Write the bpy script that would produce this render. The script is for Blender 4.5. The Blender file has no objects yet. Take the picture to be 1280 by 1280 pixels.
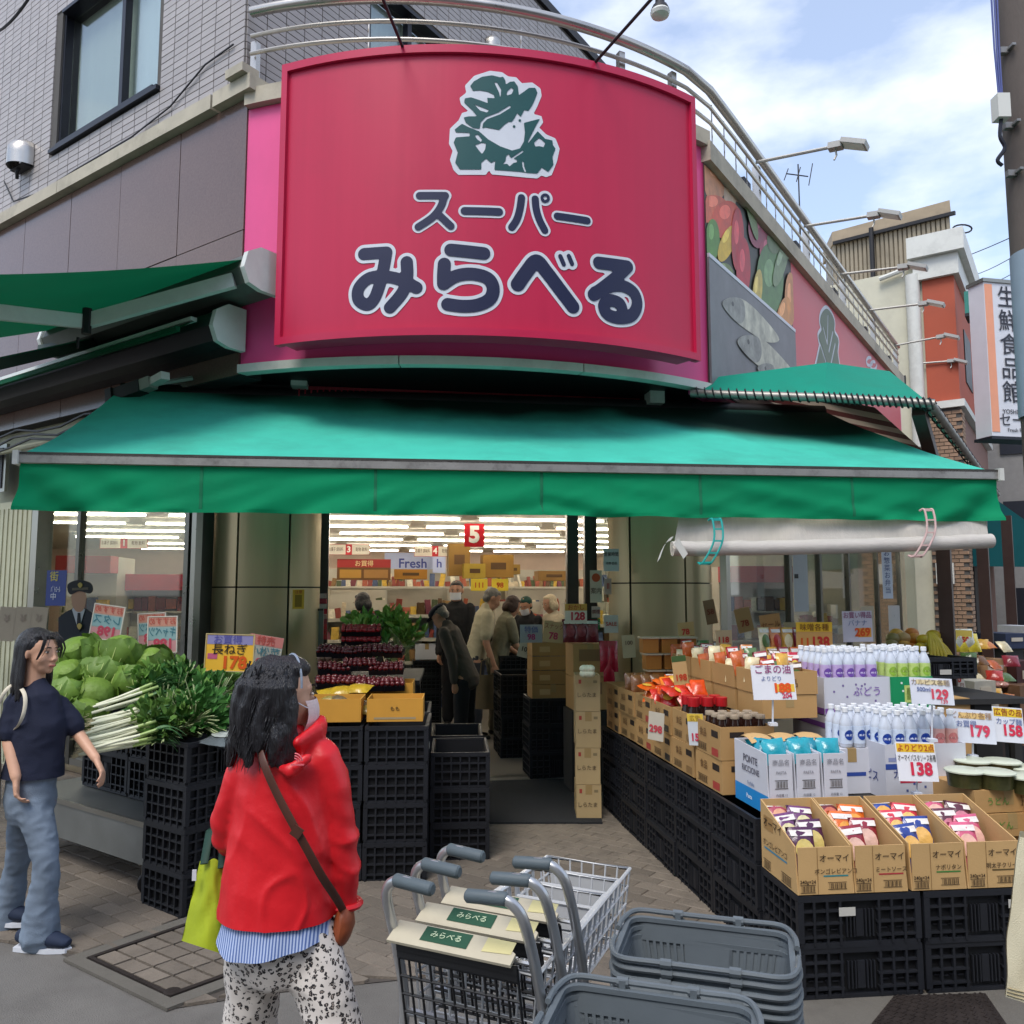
import bpy, bmesh, math, random
import numpy as np
from mathutils import Vector, Matrix, noise
random.seed(7)
S = bpy.context.scene
COL = S.collection
PI = math.pi
R = math.radians
# ------------------------------------------------------------------ camera, world, sun, exposure
CAMH, FPX, TILT = 1.7, 1030.0, math.atan(100 / 1030)
cd = bpy.data.cameras.new('camera'); cam = bpy.data.objects.new('camera', cd); COL.objects.link(cam)
cam.location = (0, 0, CAMH); cam.rotation_euler = (PI / 2 + TILT, 0, 0)
cd.sensor_width = 36; cd.lens = 36 * FPX / 1280; cd.clip_start = .05; cd.clip_end = 3000
S.camera = cam
S.view_settings.view_transform = 'Standard'; S.view_settings.look = 'None'
S.view_settings.exposure = 1.52; S.view_settings.gamma = 1; S.view_settings.use_curve_mapping = False
SUN_EL, SUN_AZ = R(58), R(205)          # azimuth measured clockwise from +Y
w = bpy.data.worlds.new('World'); S.world = w; w.use_nodes = True
nt = w.node_tree; N = nt.nodes; LK = nt.links
bg = N['Background']; bg.inputs['Strength'].default_value = .10
sky = N.new('ShaderNodeTexSky'); sky.sky_type = 'NISHITA'; sky.sun_disc = False
sky.sun_elevation = SUN_EL; sky.sun_rotation = SUN_AZ; sky.air_density = 1.0; sky.dust_density = 1.2; sky.ozone_density = 1.5
tc = N.new('ShaderNodeTexCoord'); mp = N.new('ShaderNodeMapping'); mp.inputs['Scale'].default_value = (1.5, 1.5, 3.4)
mp.inputs['Location'].default_value = (.35, .1, .4)
nz = N.new('ShaderNodeTexNoise'); nz.inputs['Scale'].default_value = 2.3; nz.inputs['Detail'].default_value = 9; nz.inputs['Roughness'].default_value = .52
rp = N.new('ShaderNodeValToRGB'); rp.color_ramp.elements[0].position = .46; rp.color_ramp.elements[1].position = .70
rp.color_ramp.elements[0].color = (.20, .20, .20, 1); rp.color_ramp.elements[1].color = (.93, .93, .93, 1)
mx = N.new('ShaderNodeMix'); mx.data_type = 'RGBA'
LK.new(tc.outputs['Generated'], mp.inputs['Vector']); LK.new(mp.outputs[0], nz.inputs['Vector']); LK.new(nz.outputs[0], rp.inputs[0])
LK.new(rp.outputs[0], mx.inputs['Factor']); LK.new(sky.outputs[0], mx.inputs['A']); mx.inputs['B'].default_value = (4.9, 5.05, 5.4, 1)
LK.new(mx.outputs['Result'], bg.inputs['Color'])
sd = bpy.data.lights.new('sun', 'SUN'); sun = bpy.data.objects.new('sun', sd); COL.objects.link(sun)
sd.energy = .9; sd.angle = R(25); sd.color = (1, .955, .88)
sun.rotation_euler = (PI / 2 - SUN_EL, 0, PI - SUN_AZ); sun.location = (0, -5, 20)
# ------------------------------------------------------------------ pixel to place helpers (photo pixels, real depth in metres)
def ray(u, v):
    a = (u - 640) / FPX; b = (640 - v) / FPX
    return Vector((a, math.cos(TILT) - b * math.sin(TILT), math.sin(TILT) + b * math.cos(TILT)))
def at(u, v, Y):
    r = ray(u, v); return Vector((0, 0, CAMH)) + r * (Y / r.y)
def gnd(u, v, Z=0.):
    r = ray(u, v); return Vector((0, 0, CAMH)) + r * ((Z - CAMH) / r.z)
def onw(u, v, p, ang, off=0.):
    a = R(ang); n = Vector((-math.sin(a), math.cos(a), 0)); r = ray(u, v)
    k = (n.x * p[0] + n.y * p[1] + off) / n.dot(r)
    return Vector((0, 0, CAMH)) + r * k
def V(*a): return Vector(a)
# ------------------------------------------------------------------ mesh builder
class MB:
    def __init__(s): s.v = []; s.f = []; s.m = []
    def add(s, vs, fs, mi=0):
        o = len(s.v); s.v += [tuple(x) for x in vs]; s.f += [tuple(i + o for i in f) for f in fs]; s.m += [mi] * len(fs); return s
    def box(s, c, d, rz=0, mi=0, rx=0, ry=0):
        M = Matrix.Translation(c) @ Matrix.Rotation(rz, 4, 'Z') @ Matrix.Rotation(ry, 4, 'Y') @ Matrix.Rotation(rx, 4, 'X')
        x, y, z = d[0] / 2, d[1] / 2, d[2] / 2
        vs = [M @ Vector(p) for p in ((-x, -y, -z), (x, -y, -z), (x, y, -z), (-x, y, -z), (-x, -y, z), (x, -y, z), (x, y, z), (-x, y, z))]
        return s.add(vs, [(0, 3, 2, 1), (4, 5, 6, 7), (0, 1, 5, 4), (1, 2, 6, 5), (2, 3, 7, 6), (3, 0, 4, 7)], mi)
    def bar(s, a, b, wd, ht, mi=0, up=(0, 0, 1)):
        a, b = Vector(a), Vector(b); d = (b - a); L = d.length; d = d / L; u = Vector(up)
        if abs(d.dot(u)) > .98: u = Vector((0, 1, 0))
        x = d.cross(u).normalized(); z = x.cross(d)
        vs = [p + x * (i * wd / 2) + z * (j * ht / 2) for p in (a, b) for i, j in ((-1, -1), (1, -1), (1, 1), (-1, 1))]
        return s.add(vs, [(0, 1, 2, 3), (7, 6, 5, 4), (0, 4, 5, 1), (1, 5, 6, 2), (2, 6, 7, 3), (3, 7, 4, 0)], mi)
    def tube(s, pts, r, n=8, mi=0, side=None, closed=False, caps=True):
        pts = [Vector(p) for p in pts]; k = len(pts); rs = r if isinstance(r, (list, tuple)) and len(r) == k else [r] * k
        prev = None; vs = []; fs = []
        for i, p in enumerate(pts):
            if closed: t = pts[(i + 1) % k] - pts[i - 1]
            else: t = pts[min(i + 1, k - 1)] - pts[max(i - 1, 0)]
            t = t.normalized() if t.length > 1e-9 else Vector((0, 0, 1))
            if side is not None: x = Vector(side); x = x - t * x.dot(t)
            elif prev is not None: x = prev - t * prev.dot(t)
            else:
                x = t.cross(Vector((0, 0, 1)))
                if x.length < .05: x = t.cross(Vector((0, 1, 0)))
            if x.length < 1e-6: x = t.orthogonal()
            x.normalize(); y = t.cross(x); prev = x
            rr = rs[i]; ra, rb = rr if isinstance(rr, (list, tuple)) else (rr, rr)
            for j in range(n):
                a = 2 * PI * j / n; vs.append(p + x * (math.cos(a) * ra) + y * (math.sin(a) * rb))
        for i in range(k if closed else k - 1):
            i2 = (i + 1) % k
            for j in range(n): fs.append((i * n + j, i * n + (j + 1) % n, i2 * n + (j + 1) % n, i2 * n + j))
        if caps and not closed: fs += [tuple(range(n))[::-1], tuple((k - 1) * n + j for j in range(n))]
        return s.add(vs, fs, mi)
    def lathe(s, prof, c=(0, 0, 0), n=16, mi=0, M=None):
        vs = []; fs = []; c = Vector(c)
        for r, z in prof:
            for j in range(n):
                a = 2 * PI * j / n; p = Vector((r * math.cos(a), r * math.sin(a), z)); vs.append((M @ p if M else p) + c)
        for i in range(len(prof) - 1):
            for j in range(n): fs.append((i * n + j, i * n + (j + 1) % n, (i + 1) * n + (j + 1) % n, (i + 1) * n + j))
        fs += [tuple(range(n))[::-1], tuple((len(prof) - 1) * n + j for j in range(n))]
        return s.add(vs, fs, mi)
    def prism(s, poly, vec, mi=0, mcap=None):
        poly = [Vector(p) for p in poly]; n = len(poly); vec = Vector(vec)
        s.add(poly + [p + vec for p in poly], [(i, (i + 1) % n, n + (i + 1) % n, n + i) for i in range(n)], mi)
        s.add(poly, [tuple(range(n))[::-1]], mi); s.add([p + vec for p in poly], [tuple(range(n))], mi if mcap is None else mcap); return s
    def grid(s, fn, nu, nv, mi=0):
        vs = [fn(i / nu, j / nv) for j in range(nv + 1) for i in range(nu + 1)]
        fs = [(j * (nu + 1) + i, j * (nu + 1) + i + 1, (j + 1) * (nu + 1) + i + 1, (j + 1) * (nu + 1) + i) for j in range(nv) for i in range(nu)]
        return s.add(vs, fs, mi)
    def ball(s, c, r, n=12, m=8, mi=0, M=None):
        rx, ry, rz = r if isinstance(r, (tuple, list)) else (r, r, r); prof = []
        vs = [(0, 0, -1)]; fs = []
        for i in range(1, m):
            a = -PI / 2 + PI * i / m
            for j in range(n): b = 2 * PI * j / n; vs.append((math.cos(a) * math.cos(b), math.cos(a) * math.sin(b), math.sin(a)))
        vs.append((0, 0, 1)); L = len(vs) - 1
        for j in range(n):
            fs.append((0, 1 + (j + 1) % n, 1 + j)); fs.append((L, L - n + j, L - n + (j + 1) % n))
        for i in range(m - 2):
            for j in range(n): fs.append((1 + i * n + j, 1 + i * n + (j + 1) % n, 1 + (i + 1) * n + (j + 1) % n, 1 + (i + 1) * n + j))
        vs = [Vector((x * rx, y * ry, z * rz)) for x, y, z in vs]
        if M: vs = [M @ p for p in vs]
        return s.add([p + Vector(c) for p in vs], fs, mi)
    def mesh(s, name, mats, smooth=False, xf=None, fix=True):
        me = bpy.data.meshes.new(name); me.from_pydata(s.v, [], s.f)
        for m in (mats if isinstance(mats, (list, tuple)) else [mats]): me.materials.append(m)
        me.polygons.foreach_set('material_index', s.m)
        if xf: me.transform(xf)
        if fix and not isinstance(fix, str):
            bm = bmesh.new(); bm.from_mesh(me); bmesh.ops.recalc_face_normals(bm, faces=bm.faces); bm.to_mesh(me); bm.free()
        if smooth:
            me.polygons.foreach_set('use_smooth', [True] * len(me.polygons))
            try: me.set_sharp_from_angle(angle=R(40 if smooth is True else smooth))
            except Exception: pass
        me.update(); return me
    def build(s, name, mats, parent=None, smooth=False, world=True, fix=True):
        """one mesh object; world=True: the vertices are in world space even when parented"""
        xf = wm(parent).inverted() if (world and parent is not None) else None
        return obj(name, s.mesh(name, mats, smooth, xf, fix), parent)
def wm(o):
    M = Matrix.LocRotScale(o.location, o.rotation_euler, o.scale)
    return wm(o.parent) @ M if o.parent else M
def obj(name, data, parent=None, M=None):
    o = bpy.data.objects.new(name, data); COL.objects.link(o)
    if parent is not None: o.parent = parent
    if M is not None: o.matrix_basis = M
    return o
def tag(o, label=None, cat=None, group=None, kind=None):
    if label: o['label'] = label
    if cat: o['category'] = cat
    if group: o['group'] = group
    if kind: o['kind'] = kind
    return o
def thing(name, label, cat, loc=(0, 0, 0), rz=0, group=None, rx=0, ry=0):
    o = bpy.data.objects.new(name, None); COL.objects.link(o); o.empty_display_size = .1
    o.location = loc; o.rotation_euler = (rx, ry, rz)
    return tag(o, label, cat, group)
def kids(o): return [c for c in COL.objects if c.parent == o]
KID = {}
def copy_tree(o, loc=None, rz=None, label=None, group=None, parent=None):
    c = o.copy(); COL.objects.link(c)
    if parent is not None: c.parent = parent
    if loc is not None: c.location = loc
    if rz is not None: c.rotation_euler = (c.rotation_euler[0], c.rotation_euler[1], rz)
    if label: c['label'] = label
    if group: c['group'] = group
    for k in o.children: copy_tree(k, parent=c)
    return c
ORD = ['', 'first', 'second', 'third', 'fourth', 'fifth', 'sixth', 'seventh', 'eighth', 'ninth', 'tenth', 'eleventh', 'twelfth', 'thirteenth', 'fourteenth', 'fifteenth', 'sixteenth']
# ------------------------------------------------------------------ materials
def lin(h):
    h = h.lstrip('#'); c = [int(h[i:i + 2], 16) / 255 for i in (0, 2, 4)]
    return tuple(x / 12.92 if x <= .04045 else ((x + .055) / 1.055) ** 2.4 for x in c)
def mat(name, col, rough=.6, metal=0., var=.12, scale=6., bump=0., bscale=60., spec=.4, rnd=.0, dirt=0., dscale=1.5, coat=0., trans=0., aniso=None, alpha=1.):
    m = bpy.data.materials.new(name); m.use_nodes = True; t = m.node_tree; n = t.nodes; l = t.links
    b = n['Principled BSDF']; c = lin(col) if isinstance(col, str) else col
    b.inputs['Roughness'].default_value = rough; b.inputs['Metallic'].default_value = metal
    b.inputs['Specular IOR Level'].default_value = spec; b.inputs['Coat Weight'].default_value = coat
    if trans: b.inputs['Transmission Weight'].default_value = trans
    if alpha < 1: b.inputs['Alpha'].default_value = alpha
    tc = n.new('ShaderNodeTexCoord'); vec = tc.outputs['Object']
    if aniso:
        mp = n.new('ShaderNodeMapping'); mp.inputs['Scale'].default_value = aniso; l.new(vec, mp.inputs[0]); vec = mp.outputs[0]
    nz = n.new('ShaderNodeTexNoise'); nz.inputs['Scale'].default_value = scale; nz.inputs['Detail'].default_value = 6; nz.inputs['Roughness'].default_value = .6
    l.new(vec, nz.inputs['Vector'])
    mr = n.new('ShaderNodeMapRange'); mr.inputs['From Min'].default_value = .25; mr.inputs['From Max'].default_value = .75
    mr.inputs['To Min'].default_value = 1 - var; mr.inputs['To Max'].default_value = 1 + var; l.new(nz.outputs[0], mr.inputs[0])
    fac = mr.outputs[0]
    if rnd:
        oi = n.new('ShaderNodeObjectInfo'); m2 = n.new('ShaderNodeMapRange'); m2.inputs['To Min'].default_value = 1 - rnd; m2.inputs['To Max'].default_value = 1 + rnd
        l.new(oi.outputs['Random'], m2.inputs[0]); mu = n.new('ShaderNodeMath'); mu.operation = 'MULTIPLY'; l.new(fac, mu.inputs[0]); l.new(m2.outputs[0], mu.inputs[1]); fac = mu.outputs[0]
    sc = n.new('ShaderNodeVectorMath'); sc.operation = 'SCALE'; sc.inputs[0].default_value = c; l.new(fac, sc.inputs['Scale']); out = sc.outputs[0]
    if dirt:
        d = n.new('ShaderNodeTexNoise'); d.inputs['Scale'].default_value = dscale; d.inputs['Detail'].default_value = 8; d.inputs['Roughness'].default_value = .7; l.new(tc.outputs['Object'], d.inputs['Vector'])
        dr = n.new('ShaderNodeMapRange'); dr.inputs['From Min'].default_value = .48; dr.inputs['From Max'].default_value = .72; dr.inputs['To Max'].default_value = dirt; l.new(d.outputs[0], dr.inputs[0])
        dm = n.new('ShaderNodeMix'); dm.data_type = 'RGBA'; l.new(dr.outputs[0], dm.inputs['Factor']); l.new(out, dm.inputs['A']); dm.inputs['B'].default_value = (.045, .04, .035, 1); out = dm.outputs['Result']
    l.new(out, b.inputs['Base Color'])
    rr = n.new('ShaderNodeMapRange'); rr.inputs['To Min'].default_value = max(.02, rough - .08); rr.inputs['To Max'].default_value = min(1, rough + .08); l.new(nz.outputs[0], rr.inputs[0]); l.new(rr.outputs[0], b.inputs['Roughness'])
    if bump:
        bz = n.new('ShaderNodeTexNoise'); bz.inputs['Scale'].default_value = bscale; bz.inputs['Detail'].default_value = 5; l.new(vec, bz.inputs['Vector'])
        bp = n.new('ShaderNodeBump'); bp.inputs['Strength'].default_value = bump; bp.inputs['Distance'].default_value = .01; l.new(bz.outputs[0], bp.inputs['Height']); l.new(bp.outputs[0], b.inputs['Normal'])
    return m
def emis(name, col, st):
    m = bpy.data.materials.new(name); m.use_nodes = True; b = m.node_tree.nodes['Principled BSDF']
    c = lin(col); b.inputs['Base Color'].default_value = (*[x * .5 for x in c], 1); b.inputs['Emission Color'].default_value = (*c, 1); b.inputs['Emission Strength'].default_value = st; return m
def glass(name, tint=(.86, .92, .9), refl=1.):
    """thin pane: clear with a Fresnel reflection, the same for every ray"""
    m = bpy.data.materials.new(name); m.use_nodes = True; t = m.node_tree; n = t.nodes; l = t.links
    o = n['Material Output']; n.remove(n['Principled BSDF'])
    tr = n.new('ShaderNodeBsdfTransparent'); tr.inputs[0].default_value = (*tint, 1); gl = n.new('ShaderNodeBsdfGlossy'); gl.inputs['Roughness'].default_value = .03
    ge = n.new('ShaderNodeNewGeometry'); dt = n.new('ShaderNodeVectorMath'); dt.operation = 'DOT_PRODUCT'; l.new(ge.outputs['Incoming'], dt.inputs[0]); l.new(ge.outputs['Normal'], dt.inputs[1])
    def mth(op, a, bv):
        q = n.new('ShaderNodeMath'); q.operation = op; q.use_clamp = op == 'MULTIPLY_ADD'
        for i_, x in enumerate((a,) + (bv if isinstance(bv, tuple) else (bv,))):
            if isinstance(x, (int, float)): q.inputs[i_].default_value = x
            else: l.new(x, q.inputs[i_])
        return q.outputs[0]
    ab = mth('ABSOLUTE', dt.outputs['Value'], 0.); pw = mth('POWER', mth('SUBTRACT', 1., ab), 5.); fv = mth('MULTIPLY_ADD', pw, (.9, .045 * refl))
    mi = n.new('ShaderNodeMixShader'); l.new(fv, mi.inputs[0]); l.new(tr.outputs[0], mi.inputs[1]); l.new(gl.outputs[0], mi.inputs[2]); l.new(mi.outputs[0], o.inputs[0]); return m
MT = {}
def M(key, *a, **k):
    if key not in MT: MT[key] = mat(key, *a, **k)
    return MT[key]
def plain(hexc, rough=.55, **k):
    """printed ink / paint of one colour"""
    key = 'ink_' + hexc.lstrip('#') + str(int(rough * 100))
    return M(key, hexc, rough, var=.05, **k)
# ------------------------------------------------------------------ flat print: words
def text(body, parent, Mx, size, m, bold=.0, align='CENTER', name='lettering', fit=None, sx=1., shear=0.):
    bold = min(bold, .006) if any(ord(ch) > 0x2000 for ch in body) else bold
    c = bpy.data.curves.new(name, 'FONT'); c.body = body; c.size = size; c.offset = bold * size; c.align_x = align; c.align_y = 'CENTER'; c.fill_mode = 'FRONT'; c.shear = shear
    c.resolution_u = 3
    c.materials.append(m)
    if fit:
        wd = sum(1. if ord(ch) > 0x2000 else .58 for ch in body) * size
        if wd > fit: sx = sx * fit / wd
    o = obj(name, c, parent); o.matrix_basis = Mx @ Matrix.Diagonal((sx, 1, 1, 1)); return o
def face_mx(loc, yaw=0., pitch=0., roll=0.):
    """local plane XY upright: X right, Y up, normal towards -Y turned by yaw"""
    return Matrix.Translation(loc) @ Matrix.Rotation(yaw, 4, 'Z') @ Matrix.Rotation(PI / 2 + pitch, 4, 'X') @ Matrix.Rotation(roll, 4, 'Z')
# ------------------------------------------------------------------ flat print: outlines from a distance field (marching squares)
def d_seg(X, Y, pts):
    D = np.full(X.shape, 1e9)
    for (x0, y0), (x1, y1) in zip(pts[:-1], pts[1:]):
        dx, dy = x1 - x0, y1 - y0; L = dx * dx + dy * dy
        t = np.clip(((X - x0) * dx + (Y - y0) * dy) / (L if L else 1), 0, 1)
        D = np.minimum(D, np.hypot(X - x0 - t * dx, Y - y0 - t * dy))
    return D
def d_poly(X, Y, pts):
    D = d_seg(X, Y, list(pts) + [pts[0]]); ins = np.zeros(X.shape, bool)
    n = len(pts)
    for i in range(n):
        x0, y0 = pts[i]; x1, y1 = pts[(i + 1) % n]
        if y0 == y1: continue
        c = ((y0 > Y) != (y1 > Y)) & (X < (x1 - x0) * (Y - y0) / (y1 - y0) + x0); ins ^= c
    return np.where(ins, -D, D)
def curve_pts(pts, n=8, closed=False):
    """Catmull-Rom through the points"""
    P = [np.array(p, float) for p in pts]; out = []; k = len(P)
    for i in range(k if closed else k - 1):
        p0, p1, p2, p3 = (P[(i + j - 1) % k] if closed else P[min(max(i + j - 1, 0), k - 1)] for j in range(4))
        for t in np.linspace(0, 1, n, endpoint=False):
            out.append(tuple(.5 * (2 * p1 + (p2 - p0) * t + (2 * p0 - 5 * p1 + 4 * p2 - p3) * t * t + (3 * p1 - p0 - 3 * p2 + p3) * t ** 3)))
    if not closed: out.append(tuple(P[-1]))
    return out
CASES = {1: [(0, 'a', 'd')], 2: [(1, 'b', 'a')], 4: [(2, 'c', 'b')], 8: [(3, 'd', 'c')], 3: [(0, 1, 'b', 'd')], 6: [(1, 2, 'c', 'a')], 12: [(2, 3, 'd', 'b')], 9: [(3, 0, 'a', 'c')],
         5: [(0, 'a', 'd'), (2, 'c', 'b')], 10: [(1, 'b', 'a'), (3, 'd', 'c')], 7: [(0, 1, 2, 'c', 'd')], 14: [(1, 2, 3, 'd', 'a')], 13: [(2, 3, 0, 'a', 'b')], 11: [(3, 0, 1, 'b', 'c')], 15: [(0, 1, 2, 3)]}
def field_mesh(field, x0, y0, x1, y1, h, fn, mb=None, mi=0):
    """faces where field < 0; fn maps (x, y) of the sheet to a point"""
    nx, ny = int((x1 - x0) / h) + 2, int((y1 - y0) / h) + 2
    xs = x0 + np.arange(nx) * h; ys = y0 + np.arange(ny) * h; X, Y = np.meshgrid(xs, ys); D = field(X, Y)
    mb = mb or MB(); idx = {}; off = len(mb.v)
    def vert(key, x, y):
        if key not in idx: idx[key] = len(mb.v); mb.v.append(tuple(fn(x, y)))
        return idx[key]
    In = D < 0
    code = In[:-1, :-1] * 1 + In[:-1, 1:] * 2 + In[1:, 1:] * 4 + In[1:, :-1] * 8
    for j, i in zip(*np.nonzero(code)):
        cs = [(i, j), (i + 1, j), (i + 1, j + 1), (i, j + 1)]
        def pt(s):
            if isinstance(s, int): a = cs[s]; return vert(a, xs[a[0]], ys[a[1]])
            k = 'abcd'.index(s); a, b = cs[k], cs[(k + 1) % 4]
            if a > b: a, b = b, a
            da, db = D[a[1], a[0]], D[b[1], b[0]]; t = da / (da - db) if da != db else .5; t = min(max(t, .001), .999)
            return vert((a, b), xs[a[0]] + (xs[b[0]] - xs[a[0]]) * t, ys[a[1]] + (ys[b[1]] - ys[a[1]]) * t)
        for poly in CASES[int(code[j, i])]: mb.f.append(tuple(pt(s) for s in poly)); mb.m.append(mi)
    return mb
# ================================================================== GROUND
LA, RA, CA = 145., 55.5, 9.
FL, FR = V(-2.117, 6.285, 0), V(1.69, 6.88, 0)
PL, PR = V(-2.565, 6.744, 0), V(1.927, 7.455, 0)
def dirv(a): return V(math.cos(R(a)), math.sin(R(a)), 0)
lad, rad_, cad = dirv(LA), dirv(RA), dirv(CA)
lon, ron, con = dirv(LA + 90), dirv(RA - 90), dirv(CA - 90)      # outward normals
m_asph = M('asphalt', '#6b6864', .9, var=.16, scale=1.2, bump=.6, bscale=160, dirt=.45, dscale=1.1)
m_conc = M('concrete', '#625e57', .88, var=.2, scale=3, bump=.5, bscale=120, dirt=.5, dscale=3)
m_mortar = M('paver_sand', '#4a443f', .95, var=.15, scale=20)
m_paver = M('paver', '#6c6359', .85, var=.25, scale=3, bump=.5, bscale=90, rnd=.22, dirt=.5, dscale=5)
m_iron = M('cast_iron', '#3a3330', .6, .5, var=.25, scale=10, bump=.4, bscale=50)
g = MB(); g.add([(-400, -200, 0), (400, -200, 0), (400, 600, 0), (-400, 600, 0)], [(0, 1, 2, 3)])
tag(g.build('road', m_asph), kind='structure')
# pavement outline: kerbless paver apron in front of the shop
apron = [gnd(-560, 1075), gnd(0, 1178), gnd(70, 1190), gnd(215, 1262), gnd(335, 1243), gnd(500, 1226), gnd(760, 1240), gnd(1003, 1250), V(2.3, 3.72, 0), V(13.5, 20, 0), V(10, 21, 0), V(1.7, 7.9, 0), V(-2.4, 7.2, 0), V(-8.6, 11.6, 0), V(-10, 9.5, 0)]
pv = MB(); pv.add([V(p.x, p.y, .004) for p in apron], [tuple(range(len(apron)))])
pavement = tag(pv.build('pavement', m_mortar), kind='structure')
def inside(p, poly):
    c = False
    for i in range(len(poly)):
        a, b = poly[i], poly[i - 1]
        if (a.y > p[1]) != (b.y > p[1]) and p[0] < (b.x - a.x) * (p[1] - a.y) / (b.y - a.y) + a.x: c = not c
    return c
mh = [gnd(109, 1202), gnd(213, 1251), gnd(352, 1200), gnd(238, 1157)]       # inspection cover
cx = sum(mh, V(0, 0, 0)) / 4
sur = [cx + (p - cx) * 1.25 for p in mh]
ux = (mh[1] - mh[0]).normalized()
# concrete surround and a right-hand concrete patch by the grate
def sheet(name, pts, z, m, kind='structure'):
    b = MB(); b.add([V(p.x, p.y, z) for p in pts], [tuple(range(len(pts)))]); return tag(b.build(name, m), kind=kind)
def frame_sheet(b, inner, outer, z0, z1, mi=0):
    n = len(inner)
    for i in range(n):
        j = (i + 1) % n
        q = [inner[i], inner[j], outer[j], outer[i]]
        b.prism([V(p.x, p.y, z0) for p in q], (0, 0, z1 - z0), mi)
b = MB(); frame_sheet(b, [cx + (p - cx) * 1.02 for p in mh], sur, .003, .0165)
tag(b.build('concrete_surround', m_conc), kind='structure')
def brickmesh(w, d, h, z0=.0, ch=.004):
    b = MB(); a = [V(-w / 2, -d / 2, z0), V(w / 2, -d / 2, z0), V(w / 2, d / 2, z0), V(-w / 2, d / 2, z0)]
    c = [V(-w / 2, -d / 2, h - ch), V(w / 2, -d / 2, h - ch), V(w / 2, d / 2, h - ch), V(-w / 2, d / 2, h - ch)]
    t = [V(-w / 2 + ch, -d / 2 + ch, h), V(w / 2 - ch, -d / 2 + ch, h), V(w / 2 - ch, d / 2 - ch, h), V(-w / 2 + ch, d / 2 - ch, h)]
    b.add(a + c + t, [(i, (i + 1) % 4, 4 + (i + 1) % 4, 4 + i) for i in range(4)] + [(4 + i, 4 + (i + 1) % 4, 8 + (i + 1) % 4, 8 + i) for i in range(4)] + [(8, 9, 10, 11)])
    return b
pm = brickmesh(.196, .096, .014).mesh('paver', m_paver)
rot = R(-36); cs, sn = math.cos(rot), math.sin(rot); cand = []
for j in range(-95, 125):
    for i in range(-60, 60):
        lx, ly = (i + .5 * (j % 2)) * .2, j * .1
        x, y = lx * cs - ly * sn, 5.5 + lx * sn + ly * cs
        if not inside((x, y + .09), apron) or inside((x, y), [cx + (p - cx) * 1.23 for p in mh]): continue
        if y > 9 or x < -5.5 or x > 5: continue
        u = 640 + FPX * x / y; vv = 740 + 1030 * 1.7 / y
        seen = 0 < u < 1280 and vv < 1290 and y < 8
        covered = (x < -1.35 and y > 5.6) or (x > .75 + (7 - y) * .08 and y > 3.55) or (-1.3 < x < -.3 and y > 5.4)
        cand.append(((0 if seen and not covered else 100) + y, x, y))
front = apron[:9]
def clip_front(x, y):
    q = [(x + a * cs - b_ * sn, y + a * sn + b_ * cs) for a, b_ in ((-.098, -.048), (.098, -.048), (.098, .048), (-.098, .048))]
    for i in range(len(front) - 1):
        a, b_ = front[i], front[i + 1]
        if not (min(a.x, b_.x) - .12 < x < max(a.x, b_.x) + .12): continue
        f = lambda p: (b_.x - a.x) * (p[1] - a.y) - (b_.y - a.y) * (p[0] - a.x)
        if all(f(p) >= 0 for p in q): continue
        if all(f(p) < -.0 for p in q) and not (a.x <= x <= b_.x): continue
        out = []
        for k in range(len(q)):
            p, r_ = q[k], q[(k + 1) % len(q)]; fp, fr_ = f(p), f(r_)
            if fp >= 0: out.append(p)
            if (fp >= 0) != (fr_ >= 0): t_ = fp / (fp - fr_); out.append((p[0] + (r_[0] - p[0]) * t_, p[1] + (r_[1] - p[1]) * t_))
        q = out
        if len(q) < 3: return []
    return q
cand.sort(); far = MB()
for k, (s_, x, y) in enumerate(cand):
    ql = clip_front(x, y)
    if len(ql) < 3: continue
    if len(ql) != 4 or abs(ql[0][0] - (x - .098 * cs + .048 * sn)) > 1e-6 or abs(ql[2][0] - (x + .098 * cs - .048 * sn)) > 1e-6:
        cb = MB(); cb.prism([V(px_, py_, .002) for px_, py_ in ql], (0, 0, .0135))
        if k < 300: cb.build('paver', m_paver, pavement)
        else: far.add(cb.v, cb.f)
    elif k < 300:
        o = obj('paver', pm, pavement); o.location = (x, y, .002 + random.uniform(-.001, .0015)); o.rotation_euler = (random.uniform(-.008, .008), random.uniform(-.008, .008), rot + random.uniform(-.012, .012))
    else:
        b2 = brickmesh(.196, .096, .014); Mx = Matrix.Translation((x, y, .002 + random.uniform(-.001, .0015))) @ Matrix.Rotation(rot, 4, 'Z')
        far.add([Mx @ Vector(p) for p in b2.v], b2.f)
tag(far.build('pavers', m_paver, pavement), kind='stuff')
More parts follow.
